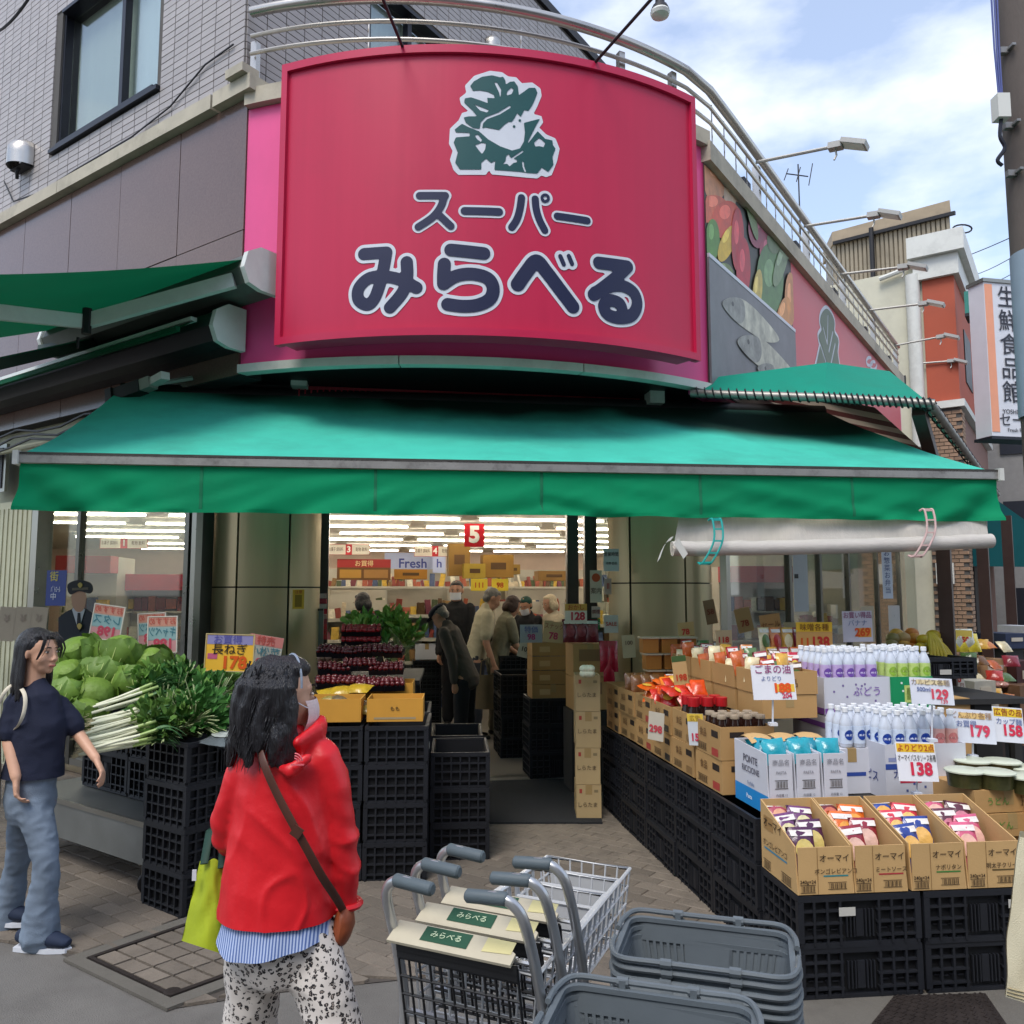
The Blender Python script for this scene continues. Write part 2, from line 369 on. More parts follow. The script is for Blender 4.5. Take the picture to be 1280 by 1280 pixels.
# inspection cover
root = thing('inspection_cover', 'square iron inspection cover filled with brown pavers, set in the pavement', 'manhole cover', cx)
b = MB(); frame_sheet(b, [cx + (p - cx) * .93 for p in mh], mh, .002, .022); b.build('frame', m_iron, root)
b = MB(); c = mh[1] + (cx - mh[1]) * .11; b.lathe([(.035, .012), (.035, .021), (.03, .023)], (c.x, c.y, 0), 14); b.build('lifting_key', m_iron, root)
b = MB(); b.add([V(*(cx + (p - cx) * .935)[:2], .009) for p in mh], [(0, 1, 2, 3)]); b.build('tray', m_mortar, root)
q = [cx + (p - cx) * .92 for p in mh]
def bil(q, s, t): return (q[0] * (1 - s) + q[1] * s) * (1 - t) + (q[3] * (1 - s) + q[2] * s) * t
for i in range(5):
    ns = 4
    for j in range(ns):
        s0, s1 = j / ns + .01, (j + 1) / ns - .01; t0, t1 = i / 5 + .014, (i + 1) / 5 - .014
        b = MB(); b.prism([V(*bil(q, s, t)[:2], .008) for s, t in ((s0, t0), (s1, t0), (s1, t1), (s0, t1))], (0, 0, .010 + random.uniform(0, .002))); b.build('paver', m_paver, root)
# steel grate at the lower right and concrete patch
gp = [gnd(1085, 1290), gnd(1118, 1249), gnd(1232, 1246), gnd(1262, 1290)]
sheet('concrete_patch', [gnd(985, 1330), gnd(1000, 1240), gnd(1300, 1236), gnd(1400, 1330)], .0085, m_conc)
root = thing('drain_grate', 'brown steel drain cover beside the black crates, at the bottom right', 'drain cover', sum(gp, V(0, 0, 0)) / 4)
b = MB(); b.prism([V(p.x, p.y, .009) for p in gp], (0, 0, .006)); b.build('plate', m_iron, root)
b = MB()
for i in range(16):
    for j in range(12):
        c = bil(gp, (i + .5) / 16, (j + .5) / 12); b.box((c.x, c.y, .017), (.022, .007, .004), rz=R(45 if (i + j) % 2 else -45))
tag(b.build('tread', m_iron, root), kind='stuff')
# ================================================================== SUPERMARKET BUILDING
m_granite = M('granite', '#6a554d', .14, var=.18, scale=60, bump=.03, bscale=200, dirt=.12, dscale=.7, spec=.5)
m_joint = M('joint_dark', '#2a2729', .8)
m_tile = M('facade_tile', '#a19b99', .42, var=.1, scale=4, rnd=.07, dirt=.1, dscale=.6)
m_grout = M('grout', '#55524f', .9)
m_stone = M('pale_stone', '#b0a896', .75, var=.12, scale=5, bump=.1, dirt=.45, dscale=1.6)
m_pink = M('pink_panel', '#e0508a', .35, var=.05, scale=1, dirt=.06)
m_red = M('sign_red', '#bb2247', .38, var=.04, scale=1.5, spec=.35, aniso=(7, 7, .25), dirt=.10, dscale=.9)
m_redfr = M('sign_frame_red', '#b92048', .33, var=.06, scale=2)
m_darkred = M('soffit_red', '#a02a3a', .6, var=.2, scale=2, bump=.3, bscale=200, aniso=(1, 1, .2))
m_steel = M('stainless', '#b4b0aa', .28, .85, var=.1, scale=4)
m_navy = M('window_frame', '#23242c', .4, .3, var=.1)
m_clad = M('olive_cladding', '#c2ae8c', .34, .4, var=.07, scale=1.2, aniso=(6, 6, .4))
m_white = M('white_paint', '#cfcfc8', .5, var=.06, scale=3, dirt=.2, dscale=4)
m_cream = M('cream_wall', '#a5a68f', .7, var=.1, scale=2, dirt=.3)
m_dark = M('dark_metal', '#29282a', .5, .4, var=.15)
m_glass = glass('shop_glass', (.9, .94, .92)); m_glass2 = glass('window_glass', (.85, .9, .9), 3.)
m_inwall = M('shop_wall', '#d5bfae', .8, var=.05); m_inceil = M('shop_ceiling', '#d8d0bf', .8, var=.04); m_infloor = M('shop_floor', '#75716a', .35, var=.1, scale=3)
bld = thing('supermarket', 'corner supermarket with a rounded red sign front, granite sides and grey tiled upper floor', 'building', (0, 8, 0))
def wall_quad(b, p, d, s0, s1, z0, z1, th=.15, mi=0, out=None):
    """slab along direction d from s0 to s1, its outer face on the line, going inward"""
    n = out; a = p + d * s0; c = p + d * s1
    b.prism([V(a.x, a.y, z0), V(c.x, c.y, z0), V(c.x, c.y, z1), V(a.x, a.y, z1)], -n * th, mi)
# --- left granite facade: panels as parts over a dark backing
b = MB(); wall_quad(b, FL, lad, 0, 9, 3.38, 5.66, .2, out=lon); b.build('facade_backing', m_joint, bld)
smark = [(onw(u, v, FL, LA) - FL).dot(lad) for u, v in ((309, 292), (226, 230), (150, 290), (87, 330), (30, 340))]
smark = [0] + smark[1:]; st = smark[-1] - smark[-2]
while smark[-1] < 8.4: smark.append(smark[-1] + 1.05)
for i in range(len(smark) - 1):
    for z0, z1 in ((4.56, 5.655), (3.385, 4.55)):
        b = MB(); o_ = random.uniform(.012, .016); a = FL + lad * (smark[i] + .004) + lon * o_; c = FL + lad * (smark[i + 1] - .004) + lon * o_
        b.prism([V(a.x, a.y, z0), V(c.x, c.y, z0), V(c.x, c.y, z1), V(a.x, a.y, z1)], -lon * (o_ - .001)); b.build('granite_panel', m_granite, bld)
# ledge band, in two stones with an open joint
for s0, s1 in ((-.12, .36), (.39, 2.9), (2.906, 5.6), (5.606, 9)):
    b = MB(); a = FL + lad * s0 + lon * .09; c = FL + lad * s1 + lon * .09
    b.prism([V(a.x, a.y, 5.665), V(c.x, c.y, 5.665), V(c.x, c.y, 5.79), V(a.x, a.y, 5.79)], -lon * .4); b.build('ledge_stone', m_stone, bld)
b = MB(); a = FL + lad * .02 + lon * .06; b.box((a.x, a.y, 5.83), (.22, .16, .07), R(LA)); b.build('ledge_block', m_stone, bld)
# --- upper tiled wall (left facade) and its return along the terrace
P0 = FL + lad * .07
def tiled(name, p, d, n, L, z0, z1, holes, tw=.2, th=.064, parts=0, key=None):
    wb = MB()
    # backing with window holes cut as strips
    ss = sorted({0, L} | {x for h in holes for x in h[:2]}); 
    for a, c in zip(ss[:-1], ss[1:]):
        zz = [(z0, z1)]
        for h in holes:
            if h[0] <= a and c <= h[1]: zz = [q for lo, hi in zz for q in ((lo, min(hi, h[2])), (max(lo, h[3]), hi)) if q[1] - q[0] > .01]
        for lo, hi in zz: wall_quad(wb, p, d, a, c, lo, hi, .2, out=n)
    wall = wb.build(name, m_grout, bld)
    ang = math.atan2(d.y, d.x); tl = []
    for j in range(int((z1 - z0) / th)):
        for i in range(int(L / tw)):
            s, z = (i + .5) * tw, z0 + (j + .5) * th
            if any(h[0] - tw * .5 < s < h[1] + tw * .5 and h[2] - th * .5 < z < h[3] + th * .5 for h in holes): continue
            tl.append((s, z))
    b2 = MB(); b2.box((0, 0, 0), (tw - .009, .012, th - .008)); tm = b2.mesh('wall_tile', m_tile)
    order = sorted(tl, key=key) if parts else tl; rest = MB()
    for k, (s, z) in enumerate(order):
        c = p + d * s + n * (.0045 + random.uniform(0, .002)); 
        if k < parts:
            o = obj('wall_tile', tm, wall); o.matrix_basis = wm(wall).inverted() @ Matrix.Translation((c.x, c.y, z)) @ Matrix.Rotation(ang, 4, 'Z')
        else: rest.box((c.x, c.y, z), (tw - .009, .012, th - .008), ang)
    tag(rest.build('wall_tiles', m_tile, wall), kind='stuff'); return wall
w0, w1 = [(onw(u, v, P0, LA) - P0).dot(lad) for u, v in ((197, 100), (70, 180))]
wz0 = onw(72, 186, P0, LA).z
def keyL(t):
    c = P0 + lad * t[0]; z = t[1] - 1.7
    vv = 740 - 1035 * z / c.y
    return (0 if vv > 4 else 50) + t[0]
tiled('upper_wall', P0, lad, lon, 7.2, 5.79, 9.3, [(w0, w1, wz0, 7.75)], parts=300, key=keyL)
r0, r1 = [(onw(u, 30, P0, RA) - P0).dot(rad_) for u in (462, 590)]
tiled('terrace_wall', P0, rad_, ron, 13., 5.79, 9.3, [(r0, r1, 6.35, 7.66)])
def window(p, d, n, s0, s1, z0, z1, mull, mats, rec=.1):
    fr = MB(); t = .038
    def seg(a, c, lo, hi, dep=.06, inn=rec):
        q = p + d * a - n * (inn - dep); r_ = p + d * c - n * (inn - dep)
        fr.prism([V(q.x, q.y, lo), V(r_.x, r_.y, lo), V(r_.x, r_.y, hi), V(q.x, q.y, hi)], -n * dep)
    seg(s0, s0 + t, z0, z1, .08); seg(s1 - t, s1, z0, z1, .08); seg(s0 + t, s1 - t, z0, z0 + t, .13); seg(s0 + t, s1 - t, z1 - t, z1, .13)
    for m_ in mull: seg(m_ - .03, m_ + .03, z0 + t, z1 - t, .07)
    f = fr.build('window', m_navy, bld)
    sl = MB(); q = p + d * (s0 - .06) + n * .05; r_ = p + d * (s1 + .06) + n * .05
    sl.prism([V(q.x, q.y, z0 - .045), V(r_.x, r_.y, z0 - .045), V(r_.x, r_.y, z0 - .004), V(q.x, q.y, z0 - .004)], -n * .14); sl.build('sill', m_navy, f)
    ed = [s0 + t] + list(mull) + [s1 - t]
    for k in range(len(ed) - 1):
        for nm, dep, mm in (('pane', rec, m_glass2), ('blind', rec + .07, mats[k])):
            b = MB(); q = p + d * (ed[k] + .0) - n * dep; r_ = p + d * ed[k + 1] - n * dep
            b.prism([V(q.x, q.y, z0 + t), V(r_.x, r_.y, z0 + t), V(r_.x, r_.y, z1 - t), V(q.x, q.y, z1 - t)], -n * .006); b.build(nm, mm, f)
m_blind1 = M('blind_grey', '#c4c4b4', .8, var=.06, aniso=(1, 1, .1)); m_blind2 = M('curtain_white', '#e4e6e2', .8, var=.1, scale=9, aniso=(1, 1, .05))
wm_ = (onw(147, 100, P0, LA) - P0).dot(lad)
window(P0, lad, lon, w0, w1, wz0, 7.75, [wm_], [m_blind2, m_blind1])
window(P0, rad_, ron, r0, r1, 6.35, 7.66, [(onw(515, 30, P0, RA) - P0).dot(rad_)], [m_blind2, m_blind1])
b = MB(); a = P0 + ron * .05; c = P0 + rad_ * 13 + ron * .05
b.prism([V(a.x, a.y, 9.3), V(c.x, c.y, 9.3), V(c.x, c.y, 9.42), V(a.x, a.y, 9.42)], -ron * .3); b.build('coping', m_dark, bld)
# vent hoods
def hood(u, v, p, ang, n, label, s=.16):
    c = onw(u, v, p, ang) + n * .02; t = thing('vent_hood', label, 'vent', c, math.atan2(n.y, n.x) - PI / 2)
    pr = [(0, 1.), (.45, .93), (.8, .7), (1, .25), (1, -.9)]
    b = MB()
    for i in range(len(pr) - 1): pass
    def f(s_, q):
        a = PI * s_; k = min(len(pr) - 1.001, q * (len(pr) - 1)); i = int(k); f_ = k - i
        r_ = pr[i][0] * (1 - f_) + pr[i + 1][0] * f_; z = pr[i][1] * (1 - f_) + pr[i + 1][1] * f_
        return V(-math.cos(a) * r_ * s, math.sin(a) * r_ * s * 1.2, z * s)
    b.grid(f, 14, 12); obj('cowl', b.mesh('cowl', m_steel, True), t)
    b = MB(); b.box((0, .05, -s * .95), (s * 1.7, .1, .02)); b.tube([(0, .06, -s * .9), (.02, .08, -s * 1.2), (.08, .05, -s * 1.5)], .018); obj('mesh_base', b.mesh('mesh_base', m_dark), t); return t
hood(36, 197, P0, LA, lon, 'silver domed vent hood on the grey tiled wall below the upper window')
hood(612, 58, P0, RA, ron, 'small white domed vent hood on the terrace wall, seen over the sign top', .1)
# --- rounded fascia behind the sign
def arc3(a, c, sag):
    m_ = (a + c) / 2; ch = (c - a); L = ch.length; nv = V(ch.y, -ch.x, 0) / L
    if nv.y > 0: nv = -nv
    r_ = (L * L / 4 + sag * sag) / (2 * sag); ctr = m_ - nv * (r_ - sag); return ctr, r_, nv
FC, FRAD, fnv = arc3(FL, FR, .5)
def arc_pts(ctr, r_, a, c, n, off=0.):
    a0 = math.atan2(a.y - ctr.y, a.x - ctr.x); a1 = math.atan2(c.y - ctr.y, c.x - ctr.x)
    if a1 < a0: a1 += 2 * PI
    if a1 - a0 > PI: a0 += 2 * PI
    return [V(ctr.x + (r_ + off) * math.cos(a0 + (a1 - a0) * i / n), ctr.y + (r_ + off) * math.sin(a0 + (a1 - a0) * i / n), 0) for i in range(n + 1)]
def arc_band(b, ctr, r_, a, c, z0, z1, th, n=40, mi=0, off=0.):
    o_ = arc_pts(ctr, r_, a, c, n, off); i_ = arc_pts(ctr, r_, a, c, n, off - th)
    for k in range(n):
        b.add([V(p.x, p.y, z) for z in (z0, z1) for p in (o_[k], o_[k + 1], i_[k + 1], i_[k])], [(3, 2, 1, 0), (4, 5, 6, 7), (0, 1, 5, 4), (2, 3, 7, 6)], mi)
    for k, p, q in ((0, o_[0], i_[0]), (n, o_[n], i_[n])): b.add([V(p.x, p.y, z0), V(q.x, q.y, z0), V(q.x, q.y, z1), V(p.x, p.y, z1)], [(0, 1, 2, 3)], mi)
b = MB(); arc_band(b, FC, FRAD, FL, FR, 3.46, 5.56, .12); b.build('rounded_fascia', m_pink, bld, smooth=30)
b = MB(); arc_band(b, FC, FRAD, FL, FR, 5.565, 5.70, .4, off=.06); b.build('rounded_ledge', m_stone, bld, smooth=30)
for k0, k1 in ((0, 13), (13, 27), (27, 40)):
    pts = arc_pts(FC, FRAD, FL, FR, 40, .04); b = MB(); arc_band(b, FC, FRAD, pts[k0] , pts[k1] + (pts[k1 - 1] - pts[k1]) * .1, 3.39, 3.455, .1, 14, off=.04); b.build('fascia_trim', m_white, bld, smooth=30)
# soffit: dark red perforated ceiling between fascia and wall
b = MB(); pts = arc_pts(FC, FRAD, FL, FR, 20, -.1); b.add([V(p.x, p.y, 3.44) for p in pts] + [V(*(PR + rad_ * .5)[:2], 3.44), V(*(PL + lad * .5)[:2], 3.44)], [tuple(range(23))]); b.build('soffit', m_dark, bld)
b = MB(); a = PL + cad * .75 + con * .06; c = PL + cad * 3.75 + con * .06
b.prism([V(a.x, a.y, 2.72), V(c.x, c.y, 2.72), V(c.x, c.y, 3.43), V(a.x, a.y, 3.43)], -con * .05); b.build('grille_panel', m_darkred, bld)
b = MB()
for i in range(60):
    p = a + (c - a) * (i + .5) / 60 + con * .012; b.box((p.x, p.y, 3.075), (.012, .02, .70), R(CA))
tag(b.build('grille_bars', m_darkred, bld), kind='stuff')
# header over the doors, pillars
b = MB(); wall_quad(b, PL, cad, 0, (PR - PL).length, 2.62, 3.44, .2, out=con); b.build('header', m_dark, bld)
def pillar(s0, s1, joints, zj, name='column_cladding'):
    """rounded metal clad column between s0 and s1 along the chamfer; panels are parts"""
    w_ = s1 - s0; A = 1.15; r_ = (w_ / 2) / math.sin(A); mid = PL + cad * (s0 + w_ / 2) - con * (r_ - (r_ - r_ * math.cos(A))) ; ctr = PL + cad * (s0 + w_ / 2) - con * (r_ * 1.0)
    def pt(f, off=0.):
        a = -A + 2 * A * f; return ctr + cad * (math.sin(a) * (r_ + off)) + con * (math.cos(a) * (r_ + off))
    core = MB(); core.prism([V(*pt(i / 20, -.02)[:2], 0) for i in range(21)], (0, 0, 2.66)); core.build('column_core', m_joint, bld)
    fs = [0] + joints + [1]
    for i in range(len(fs) - 1):
        for z0, z1 in zip(zj[:-1], zj[1:]):
            b = MB(); n = 7; f0, f1 = fs[i] + .008, fs[i + 1] - .008
            o_ = [pt(f0 + (f1 - f0) * k / n) for k in range(n + 1)]; i_ = [pt(f0 + (f1 - f0) * k / n, -.018) for k in range(n + 1)]
            poly = [V(p.x, p.y, z0 + .006) for p in o_] + [V(p.x, p.y, z0 + .006) for p in i_[::-1]]
            b.prism(poly, (0, 0, z1 - z0 - .012)); b.build(name, m_clad, bld, smooth=30)
CW = (PR - PL).length
ps = [(onw(u, 700, PL, CA) - PL).dot(cad) for u in (250, 303, 362, 398, 772, 800, 855, 907)]
pillar(ps[0], ps[3], [.34, .70], [0, .56, 1.74, 2.62])
pillar(ps[4], ps[7], [.2, .60], [0, .56, 1.78, 2.62])
# --- right facade: fascia print, ledge, glass
b = MB(); wall_quad(b, FR, rad_, 0, 9.4, 3.40, 5.42, .2, out=ron); b.build('right_fascia', m_pink, bld)
for s0, s1 in ((-.05, 2.6), (2.606, 5.5), (5.506, 9.5)):
    b = MB(); a = FR + rad_ * s0 + ron * .07; c = FR + rad_ * s1 + ron * .07
    b.prism([V(a.x, a.y, 5.425), V(c.x, c.y, 5.425), V(c.x, c.y, 5.60), V(a.x, a.y, 5.60)], -ron * .4); b.build('ledge_stone', m_stone, bld)
# terrace deck so the sky does not show through
b = MB(); b.add([V(*p[:2], 5.58) for p in arc_pts(FC, FRAD, FL, FR, 16, -.2)] + [V(*(FR + rad_ * 9.3 - ron * .3)[:2], 5.58), V(*(P0 + rad_ * 12.9 - ron * .0)[:2], 5.58), V(*(P0 + rad_ * .2)[:2], 5.58)], [tuple(range(20))]); b.build('terrace_deck', m_conc, bld)
# railing: one rail object per run, posts as parts of it
rail = thing('terrace_railing', 'stainless steel terrace railing curving over the red sign and along the right side', 'railing', (FC.x, 6.0, 5.7))
def railpath(off, z0, z1):
    p = arc_pts(FC, FRAD, FL, FR, 36, off); q = [FR + rad_ * (9.4 * i / 12) + ron * (off) for i in range(1, 13)]
    p = p[:-2] + [(p[-2] + q[0]) / 2 * .5 + p[-1] * .5] + q
    return [V(a.x, a.y, z0 + (z1 - z0) * i / (len(p) - 1)) for i, a in enumerate(p)]
b = MB(); b.tube(railpath(-.0, 6.40, 6.13), .042, 12); b.build('handrail', m_steel, rail, smooth=True)
for z in (6.19, 6.04):
    b = MB(); b.tube(railpath(-.0, z, z - .2), .017, 8); b.build('rail', m_steel, rail, smooth=True)
pth = railpath(-.06, 0, 0)
for i in (0, 28, 33): 
    b = MB(); p = pth[i]; b.box((p.x, p.y, 5.93), (.055, .055, .48), math.atan2(p.y - FC.y, p.x - FC.x)); b.build('post', m_steel, rail)
for s in (9, 20):
    b = MB(); p = pth[s]; b.tube([(p.x, p.y, 5.7), (p.x, p.y, 6.18)], .008, 6); b.build('baluster', m_steel, rail)
posts_r = []
for u in (953, 1014, 1059, 1096, 1124, 1143):
    s = (onw(u, 740 - (740 - 230) * (1355 - u) / 402., FR, RA) - FR).dot(rad_); posts_r.append(s); p = FR + rad_ * s - ron * .06
    b = MB(); b.box((p.x, p.y, 5.88), (.07, .07, .5), R(RA)); b.build('post', m_steel, rail)
    b = MB(); p2 = p - ron * .10 - rad_ * .06; b.box((p2.x, p2.y, 5.86), (.2, .05, .26), R(RA)); b.build('junction_box', m_navy, rail)
for k in range(40):
    s = .35 + k * .32
    if s > 9.2 or any(abs(s - q_) < .12 for q_ in posts_r): continue
    p = FR + rad_ * s - ron * .06; b = MB(); b.tube([(p.x, p.y, 5.60), (p.x, p.y, 6.17)], .006, 5); b.build('baluster', m_steel, rail)
# ================================================================== CORNER SIGN
SA, SB = at(352, 432, 5.9), at(868, 456, 6.3); SA.z = SB.z = 0
SC, SR, snv = arc3(SA, SB, .40)
Z0, Z1 = 3.50, 5.675
sgn = thing('corner_sign', 'big curved red shop sign with green emblem and navy lettering over the entrance', 'sign', (SC.x, SC.y - SR, Z0))
b = MB(); arc_band(b, SC, SR, SA, SB, Z0 + .01, Z1 - .01, .17, 60, off=-.012); b.build('sign_box', m_redfr, sgn, smooth=30)
b = MB(); arc_band(b, SC, SR, SA, SB, Z0 + .052, Z1 - .062, .008, 60, off=-.0); b.build('sign_face', m_red, sgn, smooth=30)
b = MB()
arc_band(b, SC, SR, SA, SB, Z0, Z0 + .055, .06, 60, off=.03); arc_band(b, SC, SR, SA, SB, Z1 - .06, Z1, .06, 60, off=.03)
for e in (SA, SB):
    n_ = (e - SC).normalized(); t_ = V(-n_.y, n_.x, 0); s_ = 1 if e is SA else -1
    c = e + t_ * .02 * s_ * -1 ; b.box((c.x, c.y, (Z0 + Z1) / 2), (.06, .05, Z1 - Z0 + .004), math.atan2(n_.y, n_.x))
b.build('sign_frame', m_redfr, sgn, smooth=30)
a_mid = math.atan2(SA.y + SB.y - 2 * SC.y, SA.x + SB.x - 2 * SC.x)
def cyl(u, v):
    """photo pixel to (arc length, height) on the sign face"""
    r = ray(u, v); ox, oy = -SC.x, -SC.y; A = r.x ** 2 + r.y ** 2; B = 2 * (ox * r.x + oy * r.y); Cc = ox * ox + oy * oy - SR * SR
    k = (-B - math.sqrt(B * B - 4 * A * Cc)) / (2 * A); x, y, z = r.x * k - SC.x, r.y * k - SC.y, CAMH + r.z * k
    return (SR * (math.atan2(y, x) - a_mid), z)
def on_sign(off): return lambda s, z: V(SC.x + (SR + off) * math.cos(a_mid + s / SR), SC.y + (SR + off) * math.sin(a_mid + s / SR), z)
# strokes in pixels of the two enlarged crops
def z2(p): return (430 + p[0] * .15625, 225 + p[1] * .15625)
def z3(p): return (620 + p[0] * .15625, 225 + p[1] * .15625)
GL = []   # (strokes, half width px, rim px)
k_su = [[(605, 128), (810, 128)], curve_pts([(803, 128), (775, 215), (710, 300), (595, 378)]), [(745, 268), (855, 372)]]
k_bar = [[(965, 250), (1240, 258)]]
k_ha = [curve_pts([(203, 145), (190, 235), (165, 320), (125, 382)]), curve_pts([(312, 155), (320, 235), (345, 320), (388, 405)])]
k_ring = [curve_pts([(392 + 27 * math.cos(a), 148 + 27 * math.sin(a)) for a in np.linspace(0, 2 * PI, 13)], 3)]
k_bar2 = [[(488, 292), (728, 328)]]
k_mi = [[(162, 595), (340, 583)], curve_pts([(340, 583), (320, 700), (290, 830), (245, 950), (190, 1000), (120, 960), (120, 870), (200, 790), (320, 775), (450, 800), (580, 865)]), curve_pts([(503, 660), (505, 780), (470, 900), (370, 1022)])]
k_ra = [[(855, 562), (1118, 590)], curve_pts([(803, 675), (797, 760), (797, 832)]), curve_pts([(797, 832), (900, 770), (1030, 755), (1150, 790), (1193, 870), (1165, 955), (1070, 1002), (950, 1012), (830, 997)])]
k_be = [curve_pts([(173, 838), (245, 735), (322, 652), (400, 735), (510, 880), (612, 1015)], 6)]
k_ten = [[(512, 612), (540, 678)], [(580, 610), (606, 674)]]
k_ru = [[(820, 665), (1050, 695)], curve_pts([(1050, 695), (960, 780), (860, 860), (778, 920)], 4), curve_pts([(790, 905), (900, 855), (1010, 850), (1100, 905), (1125, 1000), (1080, 1085), (980, 1105), (890, 1075), (860, 1010), (905, 965), (985, 990), (1010, 1055)])]
GL = [(k_su, 31, 20, z2, 'letter'), (k_bar, 33, 19, z2, 'letter'), (k_ha, 31, 20, z3, 'letter'), (k_ring, 12, 24, z3, 'letter_ring'), (k_bar2, 31, 18, z3, 'letter'),
      (k_mi, 51, 28, z2, 'letter'), (k_ra, 53, 30, z2, 'letter'), (k_be, 58, 28, z3, 'letter'), (k_ten, 19, 30, z3, 'letter_dots'), (k_ru, 54, 26, z3, 'letter')]
m_nav = M('vinyl_navy', '#1b2040', .4, var=.06); m_wht = M('vinyl_white', '#ccd0d8', .42, var=.04); m_grn = M('vinyl_green', '#0d4a4a', .4, var=.06)
px_m = .15625 * 5.8 / FPX
for n_, (strk, hw, rim, zz, nm) in enumerate(GL):
    st = [[cyl(*zz(p)) for p in s] for s in strk]; xs = [p[0] for s in st for p in s]; ys = [p[1] for s in st for p in s]; pad = (hw + rim) * px_m + .03
    bx = (min(xs) - pad, min(ys) - pad, max(xs) + pad, max(ys) + pad)
    def fld(w_): return lambda X, Y: np.min([d_seg(X, Y, s) for s in st], axis=0) - w_
    rimo = field_mesh(fld((hw + rim) * px_m), *bx, .014, on_sign(.003 + .0006 * (n_ % 3))).build(nm + '_rim', m_wht, sgn, fix=False)
    field_mesh(fld(hw * px_m), *bx, .012, on_sign(.007)).build(nm, m_nav, rimo, fix=False)
# emblem: leafy green figure on a white outline
def ze(p): return cyl(550 + p[0] / 8, 80 + p[1] / 8)
E_out = [(500, 75), (620, 90), (680, 132), (760, 140), (815, 200), (920, 192), (1000, 250), (1010, 320), (965, 430), (925, 505), (1010, 528), (1025, 585), (985, 640), (1060, 712), (1150, 750), (1190, 850), (1165, 970), (1112, 1108), (1060, 1128), (1012, 1112), (970, 1142), (850, 1132), (520, 1102), (488, 1055), (455, 1106), (185, 1106), (140, 1060), (105, 960), (132, 872), (95, 800), (105, 650), (190, 570), (225, 495), (295, 478), (215, 405), (200, 345), (268, 292), (255, 220), (345, 125)]
E_A = [(305, 225), (340, 180), (420, 135), (520, 120), (600, 140), (630, 135), (650, 170), (655, 215), (700, 185), (740, 180), (775, 230), (785, 320), (830, 290), (890, 245), (950, 245), (970, 290), (940, 370), (910, 430), (880, 470), (840, 460), (805, 528), (770, 490), (740, 545), (715, 580), (685, 578), (645, 605), (590, 660), (455, 635), (400, 650), (330, 640), (260, 590), (240, 540), (290, 530), (375, 530), (330, 470), (245, 390), (250, 350), (310, 340), (400, 370), (480, 400), (475, 345), (550, 350), (540, 310), (480, 280), (400, 265), (330, 270)]
E_B = [(150, 660), (220, 605), (290, 640), (390, 680), (480, 760), (600, 830), (720, 872), (800, 850), (840, 780), (850, 690), (840, 595), (995, 555), (960, 610), (880, 770), (860, 825), (975, 680), (1050, 755), (1120, 770), (1125, 815), (1150, 850), (1120, 930), (1130, 1010), (1080, 1080), (1015, 1035), (970, 1095), (875, 1090), (820, 1080), (545, 1060), (555, 965), (510, 990), (460, 945), (410, 990), (410, 1055), (200, 1055), (155, 990), (180, 890), (140, 790), (160, 740), (300, 730), (300, 690), (160, 685)]
E_W = [[(540, 185), (570, 190), (610, 260), (605, 360), (590, 290)], [(665, 320), (670, 280), (710, 240), (735, 260), (715, 305)], [(340, 405), (400, 430), (490, 465), (470, 490), (400, 470)], [(345, 715), (380, 710), (420, 760), (410, 785), (370, 755)], [(350, 815), (420, 790), (460, 800), (450, 860), (420, 905), (390, 870)],
       [(685, 905), (705, 940), (765, 960), (770, 985), (730, 995), (695, 1028), (670, 1000), (625, 1008), (655, 970), (660, 925)], [(940, 790), (985, 745), (1015, 760), (1050, 795), (1035, 835), (990, 825), (950, 830)]]
E_L = [([(405, 665), (420, 590), (465, 545), (590, 498), (695, 433)], 13), ([(715, 952), (825, 878)], 9), ([(828, 985), (832, 1030), (850, 1075)], 9)]
eo, ea, eb = [ze(p) for p in E_out], [ze(p) for p in E_A], [ze(p) for p in E_B]; ew = [[ze(p) for p in q] for q in E_W]; el = [([ze(p) for p in q], w_ * 5.7 / FPX / 8) for q, w_ in E_L]
xs = [p[0] for p in eo]; ys = [p[1] for p in eo]; bx = (min(xs) - .02, min(ys) - .02, max(xs) + .02, max(ys) + .02)
emb = field_mesh(lambda X, Y: d_poly(X, Y, eo) - .004, *bx, .011, on_sign(.003)).build('emblem', m_wht, sgn, fix=False)
def f_green(X, Y):
    D = np.minimum(d_poly(X, Y, ea), d_poly(X, Y, eb)) - .002
    for q in ew: D = np.maximum(D, -d_poly(X, Y, q))
    for q, w_ in el: D = np.maximum(D, w_ - d_seg(X, Y, q))
    for c in ((740, 628), (797, 568)):
        c = ze(c); D = np.minimum(D, np.hypot(X - c[0], Y - c[1]) - .010)
    return D
field_mesh(f_green, *bx, .007, on_sign(.006)).build('emblem_leaves', m_grn, emb, fix=False)
